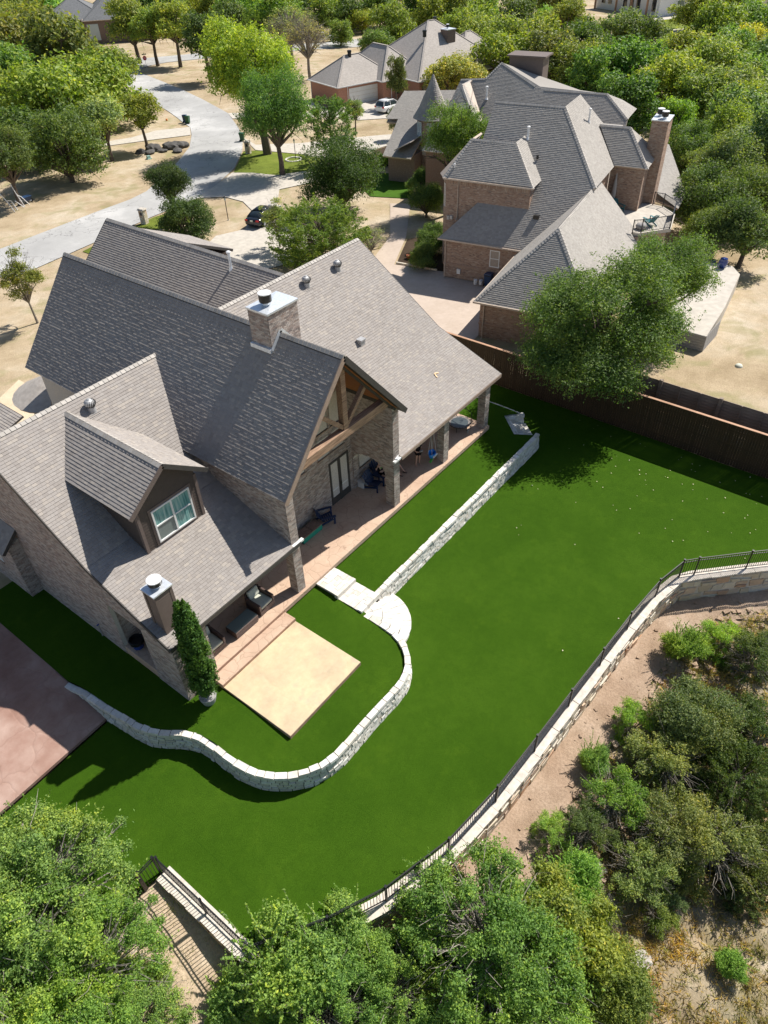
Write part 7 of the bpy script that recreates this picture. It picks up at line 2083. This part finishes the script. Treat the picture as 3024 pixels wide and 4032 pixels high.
# ------------------------------------------------------------------ people
def limb_mesh(name, J, E, mat, parent, root=0, sub=1):
    """J: list of (x,y,z,r) or (x,y,z,rx,ry), E: edges"""
    me = bpy.data.meshes.new(name); me.from_pydata([j[:3] for j in J], E, []); me.materials.append(mat)
    o = bpy.data.objects.new(name, me); link(o, parent)
    o.modifiers.new('skin', 'SKIN').use_smooth_shade = True
    if not me.skin_vertices: me.skin_vertices.new()
    for i, j in enumerate(J):
        sv = me.skin_vertices[0].data[i]; sv.radius = (j[3], j[4] if len(j) > 4 else j[3]); sv.use_root = (i == root)
    s = o.modifiers.new('sub', 'SUBSURF'); s.levels = sub; s.render_levels = sub
    return o
def person(loc, rz, label, jt, top, bottom, hair_len=.0, sandals=None, topmat='black_matte', botmat='black_matte', print_mat=None):
    """jt: dict of joints relative to loc, facing -Y"""
    root = empty('person', loc, label, 'person', None, rz)
    J = []; idx = {}
    def add(n, p, r): idx[n] = len(J); J.append((*p, *(r if isinstance(r, tuple) else (r,)))); return idx[n]
    R_ = {'pelvis': (.145, .105), 'waist': (.115, .09), 'chest': (.145, .105), 'neck0': .055, 'neck': .048, 'head0': (.066, .078), 'head1': (.078, .092), 'head2': (.066, .078)}
    for n in ('pelvis', 'waist', 'chest', 'neck0', 'neck', 'head0', 'head1', 'head2'): add(n, jt[n], R_[n])
    E = [(0, 1), (1, 2), (2, 3), (3, 4), (4, 5), (5, 6), (6, 7)]
    RR = {'shoulder': .055, 'elbow': .036, 'wrist': .024, 'palm': (.035, .018), 'hip': .082, 'knee': .052, 'ankle': .034, 'heel': .035, 'ball': (.036, .022), 'toe': (.030, .015)}
    for s in 'LR':
        prev = idx['chest']
        for n in ('shoulder', 'elbow', 'wrist', 'palm'):
            if n+s not in jt: break
            i = add(n+s, jt[n+s], RR[n]); E.append((prev, i)); prev = i
        pw = V(*jt['palm'+s]); w0 = V(*jt['wrist'+s]); d = pw-w0; d /= np.linalg.norm(d); side = np.cross(d, V(0, 0, 1) if abs(d[2]) < .8 else V(1, 0, 0)); side /= np.linalg.norm(side)
        curl = np.cross(side, d)
        for q, (off, ln) in enumerate(((-.027, .058), (-.010, .070), (.009, .068), (.026, .055))):
            a = add('f%d%s1' % (q, s), pw+side*off+d*.03, .0095); b = add('f%d%s2' % (q, s), pw+side*off*1.1+d*(.03+ln*.5)-curl*.006, .009); c = add('f%d%s3' % (q, s), pw+side*off*1.15+d*(.03+ln*.85)-curl*.03, .0075)
            E += [(prev, a), (a, b), (b, c)]
        a = add('t1'+s, pw-side*.036-d*.012, .011); b = add('t2'+s, pw-side*.055+d*.02-curl*.012, .009); E += [(prev, a), (a, b)]
        prev = idx['pelvis']
        for n in ('hip', 'knee', 'ankle', 'ball', 'toe'):
            i = add(n+s, jt[n+s], RR[n]); E.append((prev, i)); prev = i
    limb_mesh('body', J, E, M['skin'], root)
    g = lambda n: V(*jt[n])
    T = [(*g('pelvis')+V(0, 0, -.02), .165, .125), (*g('waist'), .138, .108), (*g('chest'), .165, .125), (*(g('chest')*.4+g('neck0')*.6), .085, .08)]
    Et = [(0, 1), (1, 2), (2, 3)]
    for s in 'LR':
        T.append((*g('shoulder'+s), .075)); T.append((*(g('shoulder'+s)*.45+g('elbow'+s)*.55), .06)); k = len(T); Et += [(2, k-2), (k-2, k-1)]
    limb_mesh('shirt', T, Et, M[topmat], root)
    B_ = [(*g('pelvis'), .165, .125)]; Eb = []
    for s in 'LR': B_.append((*g('hip'+s), .10)); B_.append((*(g('hip'+s)*.55+g('knee'+s)*.45), .082)); k = len(B_); Eb += [(0, k-2), (k-2, k-1)]
    limb_mesh('shorts', B_, Eb, M[botmat], root)
    h1 = g('head1'); f = (g('head1')-g('neck')); up_ = f/np.linalg.norm(f); fwd = V(*jt.get('face', (0, -1, 0)))
    hm = [(*(h1+up_*.045-fwd*.02), .088, .098), (*(h1+up_*.0-fwd*.045), .085, .075)]
    if hair_len: hm.append((*(h1-up_*hair_len-fwd*.075), .06, .04))
    limb_mesh('hair', hm, [(i, i+1) for i in range(len(hm)-1)], M['hair'], root)
    sd = np.cross(fwd, up_); sd /= np.linalg.norm(sd)
    for k in (-1, 1):
        e = MB().lathe(0, 0, [(.004, -.008), (.010, -.004), (.011, .003), (.004, .009)], 8).build('eye', M['black'], root); e.location = tuple(h1+fwd*.082+sd*k*.030+up_*.0)
    nb = MB().hex(beam8(tuple(h1+fwd*.085+up_*.008), tuple(h1+fwd*.104-up_*.022), .020, .02)).build('nose', M['skin'], root)
    MB().hex(beam8(tuple(h1+fwd*.083-sd*.022-up_*.05), tuple(h1+fwd*.083+sd*.022-up_*.05), .01, .008)).build('mouth', plain('lip', (.40, .14, .12), .5), root)
    if sandals:
        for s in 'LR':
            a, b = g('ankle'+s), g('toe'+s); MB().hex(beam8((a[0], a[1]+.04, b[2]-.025), (b[0], b[1]-.02, b[2]-.025), .10, .02)).build('sandal', M['black'], root)
            m_ = (a*.35+b*.65); MB().hex(beam8((m_[0]-.05, m_[1], b[2]+.02), (m_[0]+.05, m_[1], b[2]+.02), .05, .012)).build('strap', M['black'], root)
    if print_mat:
        c = g('chest'); MB().slab([tuple(c+V(-.07, -.135, .03)), tuple(c+V(.08, -.135, .05)), tuple(c+V(.06, -.14, -.07)), tuple(c+V(-.05, -.14, -.09))], .004, (0, -1, 0)).build('shirt_print', print_mat, root)
    return root
stand = dict(pelvis=(0, 0, .90), waist=(0, .0, 1.04), chest=(0, .0, 1.24), neck0=(0, .005, 1.38), neck=(0, -.005, 1.44), head0=(0, -.02, 1.50), head1=(0, -.03, 1.56), head2=(0, -.02, 1.62), face=(0, -.93, -.35),
    shoulderL=(.17, 0, 1.34), elbowL=(.25, -.02, 1.08), wristL=(.12, -.22, 1.10), palmL=(.05, -.26, 1.12), shoulderR=(-.17, 0, 1.34), elbowR=(-.26, -.02, 1.08), wristR=(-.13, -.21, 1.06), palmR=(-.06, -.26, 1.09),
    hipL=(.09, 0, .84), kneeL=(.115, -.01, .46), ankleL=(.13, .03, .07), ballL=(.14, -.08, .03), toeL=(.145, -.15, .02), hipR=(-.09, 0, .84), kneeR=(-.11, -.01, .46), ankleR=(-.13, .03, .07), ballR=(-.15, -.08, .03), toeR=(-.16, -.15, .02))
wo = person((26.28, 18.66, 0), -.25, 'barefoot person in black shirt and shorts standing beside the blue swing', stand, 0, 0, .16)
boxes('held_bowl', box8(-.09, -.34, 1.08, .09, -.22, 1.15), M['potgrey'], wo, bevel=.02)
sit = dict(pelvis=(0, .10, .46), waist=(0, .20, .58), chest=(0, .30, .76), neck0=(0, .35, .90), neck=(0, .34, .96), head0=(0, .32, 1.01), head1=(0, .31, 1.07), head2=(0, .32, 1.13), face=(0, -.95, -.3),
    shoulderL=(.17, .30, .85), elbowL=(.33, .05, .66), wristL=(.34, -.18, .64), palmL=(.34, -.25, .63), shoulderR=(-.17, .30, .85), elbowR=(-.36, .12, .80), wristR=(-.17, .14, 1.04), palmR=(-.10, .20, 1.09),
    hipL=(.09, .02, .44), kneeL=(.15, -.40, .50), ankleL=(.16, -.50, .10), ballL=(.17, -.62, .06), toeL=(.17, -.69, .05), hipR=(-.09, .02, .44), kneeR=(-.15, -.40, .50), ankleR=(-.15, -.48, .10), ballR=(-.16, -.60, .06), toeR=(-.16, -.67, .05))
person((24.02, 19.42, 0), -.3, 'person seated behind the brick arch in a black shirt with green print, hand to head', sit, 0, 0, .0, True, print_mat=M['greenbright'])
sit2 = dict(sit); sit2.update(elbowR=(-.33, .05, .66), wristR=(-.34, -.18, .64), palmR=(-.34, -.25, .63), kneeL=(.14, -.36, .56), ankleL=(.20, -.62, .12), ballL=(.22, -.74, .07), toeL=(.23, -.80, .06), kneeR=(-.02, -.38, .52), ankleR=(-.12, -.56, .10), ballR=(-.14, -.68, .06), toeR=(-.15, -.75, .05))
person((24.98, 19.5, 0), .1, 'person seated beyond the tall brick pillar with bare legs and dark sandals stretched out', sit2, 0, 0, .0, True, botmat='navy')

# ------------------------------------------------------------------ vehicles
def car(name, loc, rz, label, cat, paint, L, W, prof, cab, wheel_r, group=None, pickup=False):
    """prof: (x, half width, z bottom, z top); cab: (x, half width at sill, half width at roof, z sill, z roof); front is +X"""
    root = empty(name, loc, label, cat, group, rz)
    def ring(x, w, z0, z1):
        h = z1-z0
        return [(x, -w*.86, z0), (x, -w*.98, z0+h*.18), (x, -w, z0+h*.5), (x, -w*.97, z0+h*.82), (x, -w*.86, z1-.012), (x, 0, z1), (x, w*.86, z1-.012), (x, w*.97, z0+h*.82), (x, w, z0+h*.5), (x, w*.98, z0+h*.18), (x, w*.86, z0), (x, 0, z0)]
    v = []; f = []; n = 12
    for s in prof: v += ring(*s)
    for i in range(len(prof)-1):
        for k in range(n): f.append([i*n+k, i*n+(k+1) % n, (i+1)*n+(k+1) % n, (i+1)*n+k])
    f += [list(range(n))[::-1], [(len(prof)-1)*n+k for k in range(n)]]
    o = MB().add(v, f).build('body', paint, root, True, sub=1)
    v = []; f = []
    def cring(x, ws, wr, zs, zr): return [(x, -ws, zs), (x, -(ws*.45+wr*.55), zs*.42+zr*.58), (x, -wr*.93, zr-.02), (x, 0, zr), (x, wr*.93, zr-.02), (x, (ws*.45+wr*.55), zs*.42+zr*.58), (x, ws, zs)]
    for c in cab: v += cring(*c)
    n = 7
    for i in range(len(cab)-1):
        for k in range(n-1): f.append([i*n+k, i*n+k+1, (i+1)*n+k+1, (i+1)*n+k])
    f += [list(range(n))[::-1], [(len(cab)-1)*n+k for k in range(n)]]
    MB().add(v, f).build('glasshouse', M['glass'], root, True)
    rc = [c for c in cab if c[4] > max(q[4] for q in cab)-.09]; v = []; f = []
    for c in rc: v += [(c[0], -c[2]*.97, c[4]-.035), (c[0], -c[2]*.8, c[4]+.008), (c[0], 0, c[4]+.02), (c[0], c[2]*.8, c[4]+.008), (c[0], c[2]*.97, c[4]-.035)]
    for i in range(len(rc)-1):
        for k in range(4): f.append([i*5+k, i*5+k+1, (i+1)*5+k+1, (i+1)*5+k])
    ro = mesh_obj('roof', v, f, paint, root, True); ro.modifiers.new('s', 'SOLIDIFY').thickness = .03
    for sx in (-1, 1):
        for fx, c in ((.0, cab[len(cab)//2]),): boxes('pillar', beam8((c[0], sx*c[1]*.995, c[3]), (c[0]+.03, sx*c[2]*.96, c[4]-.03), .05, .07, (1, 0, 0)), paint, root)
        a, b = cab[1], cab[0]; boxes('pillar', beam8((cab[0][0]+.02, sx*cab[0][1], cab[0][3]), (cab[1][0], sx*cab[1][2]*.97, cab[1][4]-.02), .06, .08, (1, 0, 0)), paint, root)
        boxes('pillar', beam8((cab[-1][0]-.02, sx*cab[-1][1], cab[-1][3]), (cab[-2][0], sx*cab[-2][2]*.97, cab[-2][4]-.02), .06, .07, (1, 0, 0)), paint, root)
        boxes('mirror', box8(cab[-1][0]-.45, sx*(W/2+.02)-.07, .95, cab[-1][0]-.3, sx*(W/2+.02)+.07, 1.07), paint, root)
        for wx in (-L*.29, L*.31):
            w = empty_part = MB().tube([(wx, sx*(W/2-.23), wheel_r), (wx, sx*(W/2-.005), wheel_r)], wheel_r, 22).build('wheel', M['rubber'], root)
            MB().tube([(wx, sx*(W/2-.02), wheel_r), (wx, sx*(W/2+.004), wheel_r)], wheel_r*.62, 18).build('rim', M['metal'], w)
            m = MB()
            for k in range(5): t = k*1.2566; m.hex(beam8((wx, sx*(W/2+.01), wheel_r), (wx+wheel_r*.55*math.cos(t), sx*(W/2+.01), wheel_r+wheel_r*.55*math.sin(t)), .02, .05, (0, 1, 0)))
            m.build('spokes', M['metal_white'], w)
        xr = prof[0][0]
    return root
black_paint = NT('black_car_paint', .15, .6); black_paint.color((.012, .015, .022)); black_paint = black_paint.m
white_paint = NT('white_car_paint', .2, .5); white_paint.color((.78, .78, .78)); white_paint = white_paint.m
tail = NT('tail_lamp', .2, .5); tail.color((.45, .01, .01)); tail = tail.m
def lamps(root, x, z, w, hgt_, plate=True, front=None):
    for s in (-1, 1): boxes('tail_light', box8(x-.02, s*w-.16, z-hgt_/2, x+.10, s*w+.16, z+hgt_/2), tail, root, bevel=.02)
    if plate: boxes('number_plate', box8(x-.03, -.16, z-.10, x-.0, .16, z+.05), M['cushion'], root)
    if front:
        for s in (-1, 1): boxes('headlight', box8(front-.16, s*w-.14, z-.08, front-.03, s*w+.14, z+.06), M['metal_white'], root, bevel=.02)
sd_ = car('sedan', (51.75, 56.2, float(plain_z(51.75, 56.2))+.07), math.radians(14), 'black sedan parked on the driveway with red tail lights towards the viewer', 'car', black_paint, 4.85, 1.85,
    [(-2.42, .70, .42, .80), (-2.36, .86, .28, .96), (-1.9, .91, .22, 1.04), (-1.0, .92, .20, .98), (.9, .92, .20, .96), (1.6, .91, .22, .90), (2.2, .84, .25, .76), (2.42, .62, .32, .60)],
    [(-1.95, .76, .70, 1.0, 1.03), (-1.1, .80, .62, .97, 1.40), (-.2, .82, .62, .96, 1.45), (.4, .82, .61, .95, 1.41), (1.25, .80, .72, .93, .95)], .33)
lamps(sd_, -2.40, .82, .64, .14, True, 2.40)
sv_ = car('suv', (98.9, 75.7, float(plain_z(98.9, 75.7))+.07), math.radians(-4), 'white suv with dark roof glass parked by the ranch house garage', 'car', white_paint, 4.95, 2.0,
    [(-2.46, .80, .45, 1.0), (-2.40, .95, .34, 1.12), (-1.9, .99, .28, 1.15), (0, 1.0, .28, 1.12), (1.3, .99, .28, 1.10), (2.1, .94, .32, 1.0), (2.46, .75, .42, .80)],
    [(-2.36, .88, .80, 1.12, 1.18), (-2.05, .88, .72, 1.12, 1.70), (-.8, .90, .74, 1.10, 1.76), (.3, .90, .72, 1.10, 1.70), (1.25, .88, .80, 1.07, 1.10)], .38)
lamps(sv_, -2.45, 1.0, .80, .22, True, 2.44); boxes('roof_glass', box8(-.5, -.4, 1.775, .2, .4, 1.79), M['glass'], sv_)
for s in (-1, 1): MB().tube([(-1.7, s*.66, 1.78), (.2, s*.66, 1.76)], .025, 6).build('roof_rail', M['metal'], sv_)
def pickup(loc, rz, label, paint):
    pk = car('pickup_truck', loc, rz, label, 'truck', paint, 5.8, 2.0,
        [(-2.9, .90, .55, 1.15), (-2.8, .98, .45, 1.22), (-.9, .99, .42, 1.22), (1.2, .99, .42, 1.18), (2.4, .97, .45, 1.12), (2.9, .82, .5, .85)],
        [(-.85, .88, .80, 1.18, 1.22), (-.72, .88, .76, 1.18, 1.82), (.1, .9, .78, 1.16, 1.88), (.75, .9, .76, 1.16, 1.83), (1.35, .88, .82, 1.14, 1.16)], .40)
    boxes('bed', [box8(-2.75, -.85, 1.05, -.95, .85, 1.235)], M['rubber'], pk); lamps(pk, -2.9, .95, .88, .3, True, 2.9); return pk
pickup((150.7, 134.6, float(plain_z(150.7, 134.6))+.1), math.radians(-38), 'white pickup truck parked along the far road at the top', white_paint)
pickup((226.5, 76.6, float(plain_z(226.5, 76.6))+.1), math.radians(-155), 'black pickup truck in front of the white house at the top right', black_paint)

# ------------------------------------------------------------------ street things
z_ = lambda x, y: float(plain_z(x, y))
bin_('trash_bin', (77.6, 98.9, z_(77.6, 98.9)+.06), 2.2, 'dark blue wheeled bin, left one of the kerbside pair', 'blueplastic', None)
bin_('trash_bin', (77.3, 97.9, z_(77.3, 97.9)+.06), 2.0, 'green wheeled bin, right one of the kerbside pair', 'greenplastic', None)
bin_('trash_bin', (74.0, 82.6, z_(74, 82.6)+.08), .6, 'lone dark green wheeled bin beside the stone mailbox column under the maple', 'greenplastic', None)
def mailbox(x, y, rz, label, h=1.45):
    root = empty('mailbox_pillar', (x, y, z_(x, y)), label, 'mailbox', None, rz); B = []; r = random.Random(int(x))
    MB().box(-.27, -.27, -.1, .27, .27, h).build('core', M['rubblemortar'], root)
    for k in range(6):
        z0 = k*h/6
        for e, (ax, s) in enumerate((('x', -1), ('x', 1), ('y', -1), ('y', 1))):
            c = r.uniform(-.08, .08)
            for a, b in ((-.28, c-.01), (c+.01, .28)):
                q = box8(a, -.31, z0+.01, b, -.27, z0+h/6-.01) if ax == 'y' else box8(-.31, a, z0+.01, -.27, b, z0+h/6-.01)
                if s > 0: q = q*V(-1, -1, 1) if False else q+(V(0, .58, 0) if ax == 'y' else V(.58, 0, 0))
                B.append(q)
    for b in B: boxes('stone', b, M['rubble'], root)
    boxes('cap', [np.array([[-.38, -.38, h], [.38, -.38, h], [.38, .38, h], [-.38, .38, h], [-.3, -.3, h+.12], [.3, -.3, h+.12], [.3, .3, h+.12], [-.3, .3, h+.12]])], M['concrete'], root)
    boxes('letter_door', box8(-.33, -.13, h-.5, -.312, .13, h-.2), M['black'], root)
mailbox(44.5, 66.5, .3, 'stone mailbox column with white cap at the near street edge'); mailbox(69.8, 77.1, .4, 'stone mailbox column beside the lone green bin')
def lamp(x, y, label):
    root = empty('yard_lamp', (x, y, z_(x, y)), label, 'lamp')
    MB().tube([(0, 0, 0), (0, 0, 2.0)], .04, 8).build('post', M['black'], root)
    MB().lathe(0, 0, [(.07, 2.0), (.11, 2.28)], 6).build('lantern', M['blind'], root); MB().lathe(0, 0, [(.15, 2.28), (.06, 2.38), (.015, 2.46)], 8).build('lamp_cap', M['black'], root)
    MB().lathe(0, 0, [(.11, 0), (.1, .05)], 10).build('foot', M['concrete'], root)
lamp(50.0, 59.8, 'black lantern post on the round dry island by the driveway'); lamp(71.0, 69.7, 'black lantern post in the stone ring beside the maple')
rg_ = empty('stone_ring', (70.6, 69.7, z_(70.6, 69.7)), 'ring of pale edging stones round the lantern post', 'edging')
for k in range(14):
    t = k*math.pi*2/14; boxes('stone', np.array(beam8((1.0*math.cos(t-.18), 1.0*math.sin(t-.18), .1), (1.0*math.cos(t+.18), 1.0*math.sin(t+.18), .1), .18, .14)), M['limestone'], rg_)
ss_ = empty('stop_sign', (104.56, 142.3, z_(104.56, 142.3)), 'red stop sign with a green street blade at the street corner', 'sign', None, math.radians(-42))
MB().tube([(0, 0, 0), (0, 0, 3.0)], .035, 6).build('post', M['metal_dull'], ss_)
red = NT('stop_red', .5, .4); red.color((.50, .012, .03)); red = red.m
oc = [(.40*math.cos(math.pi/8+k*math.pi/4), .40*math.sin(math.pi/8+k*math.pi/4)) for k in range(8)]
def plate(sc, y0, y1, mat, nm): MB().add([(x*sc, y0, 2.3+z*sc) for x, z in oc]+[(x*sc, y1, 2.3+z*sc) for x, z in oc], [list(range(8)), list(range(8, 16))[::-1]]+[[k, k+8, (k+1) % 8+8, (k+1) % 8] for k in range(8)]).build(nm, mat, ss_)
plate(1.06, -.05, -.04, M['white'], 'border'); plate(1.0, -.056, -.051, red, 'face')
fc = bpy.data.curves.new('lettering', 'FONT'); fc.body = 'STOP'; fc.size = .30; fc.align_x = 'CENTER'; fc.align_y = 'CENTER'; fc.extrude = .004; fc.materials.append(M['white'])
ft = bpy.data.objects.new('t', fc); link(ft); bpy.context.view_layer.update(); lm = bpy.data.meshes.new_from_object(ft.evaluated_get(bpy.context.evaluated_depsgraph_get())); bpy.data.objects.remove(ft)
fo = bpy.data.objects.new('lettering', lm); link(fo, ss_); fo.location = (0, -.062, 2.3); fo.rotation_euler = (math.pi/2, 0, 0)
bl_ = boxes('street_blade', [box8(-.45, -.01, 2.86, .45, .01, 3.04)], M['greenplastic'], ss_); bl_.rotation_euler = (0, 0, .35)
boxes('street_blade', [box8(-.01, -.45, 3.06, .01, .45, 3.22)], M['greenplastic'], ss_)
o = MB().lathe(0, 0, [(.02, 0), (.12, .03), (.17, .15), (.12, .27), (.02, .3)], 14).build('ball', plain('orange_ball', (.75, .25, .06), .6), None, True); o.location = (77.0, 102.6, z_(77, 102.6)); tag(o, 'orange ball on the verge near the pair of bins', 'ball')
ub_ = MB().box(-.35, -.25, 0, .35, .25, .10).box(-.25, -.15, .10, .25, .15, .42).build('utility_box', plain('faded_teal_box', (.25, .40, .36), .7), None, bevel=.03); ub_.location = (61.1, 86.9, z_(61.1, 86.9)); tag(ub_, 'small teal utility pedestal on dry grass below the boulders', 'utility box')
ub2 = MB().box(-.5, -.35, 0, .5, .35, .35).build('utility_box', M['blueplastic'], None, bevel=.05); ub2.location = (65.4, 86.0, z_(65.4, 86.0)); ub2.scale = (.8, .8, .8); tag(ub2, 'low dark blue box between the boulders and the street', 'box')
fr_ = empty('swing_frame', (40.2, 83.0, z_(40.2, 83)), 'bent white tube frame leaning by the trunk at the left edge', 'frame')
for pts in ([(-1.1, -.6, 0), (-1.4, -.2, 1.2), (-1.9, .1, 2.3)], [(-.6, -.3, 0), (-.8, 0, 1.0), (-1.4, -.2, 1.2)], [(.5, 0, 0), (.2, .3, 1.3), (.0, .5, 2.5)], [(1.2, .2, 0), (.6, .3, 1.0), (.2, .3, 1.3)], [(.2, -.4, .1), (-.4, 0, .9)]): MB().tube(pts, .045, 6).build('tube', M['metal_white'], fr_)
cr_ = empty('wheelbarrow', (41.6, 83.9, z_(41.6, 83.9)), 'dark tipped wheelbarrow beside the white tube frame', 'wheelbarrow')
v = [(-.3, -.25, .3), (.3, -.25, .3), (.3, .25, .3), (-.3, .25, .3), (-.5, -.38, .75), (.55, -.38, .75), (.55, .38, .75), (-.5, .38, .75)]
to = MB().hex(np.array(v)).build('tray', M['blueplastic'], cr_); MB().tube([(.55, -.04, .2), (.55, .04, .2)], .2, 14).build('wheel', M['rubber'], cr_)
for s in (-1, 1): MB().tube([(.55, s*.06, .2), (-.2, s*.25, .35), (-1.0, s*.32, .6)], .02, 6).build('handle', M['metal'], cr_)
fp = empty('flagpole', (201.2, 74.2, z_(201.2, 74.2)), 'thin white pole standing on the far lawn at the top right', 'pole'); MB().tube([(0, 0, 0), (0, 0, 8.0)], .09, 6).build('shaft', M['white'], fp); MB().lathe(0, 0, [(.02, 8.0), (.12, 8.1), (.02, 8.2)], 8).build('ball', M['metal'], fp)
bh = empty('basketball_hoop', (217.7, 74.2, z_(217.7, 74.2)), 'basketball hoop with clear backboard beside the black pickup', 'hoop', None, math.radians(120))
MB().tube([(0, 0, 0), (0, 0, 2.6), (0, -.6, 3.2)], .07, 6).build('pole', M['black'], bh)
boxes('backboard_frame', [box8(-.9, -.68, 2.9, .9, -.62, 3.0), box8(-.9, -.68, 3.9, .9, -.62, 4.0), box8(-.9, -.68, 3.0, -.82, -.62, 3.9), box8(.82, -.68, 3.0, .9, -.62, 3.9)], M['white'], bh)
boxes('backboard', box8(-.82, -.66, 3.0, .82, -.64, 3.9), M['blind_dim'], bh); MB().tube([(.23*math.cos(t), -.95+.23*math.sin(t), 3.05) for t in np.linspace(0, 6.283, 17)], .02, 5).build('rim', M['terracotta'], bh)
tp = MB().lathe(0, 0, [(.16, 0), (.22, .3), (.24, .34), (.2, .34)], 14).build('flower_pot', M['terracotta'], None, True); tp.location = (51.6, 37.7, z_(51.6, 37.7)+.06); tag(tp, 'small terracotta pot at the edge of the planted bed by the gravel driveway', 'pot')
ed = empty('bed_edging', (0, 0, 0), 'low stone edging of the planted bed beside the gravel driveway', 'edging')
for k in range(16):
    a = V(50.7, 34.0, 0)*(1-k/16)+V(50.1, 38.0, 0)*(k/16); b = V(50.7, 34.0, 0)*(1-(k+.9)/16)+V(50.1, 38.0, 0)*((k+.9)/16); z = z_(a[0], a[1])+.12
    boxes('stone', beam8((a[0], a[1], z), (b[0], b[1], z), .14, .14), M['rubble'], ed)
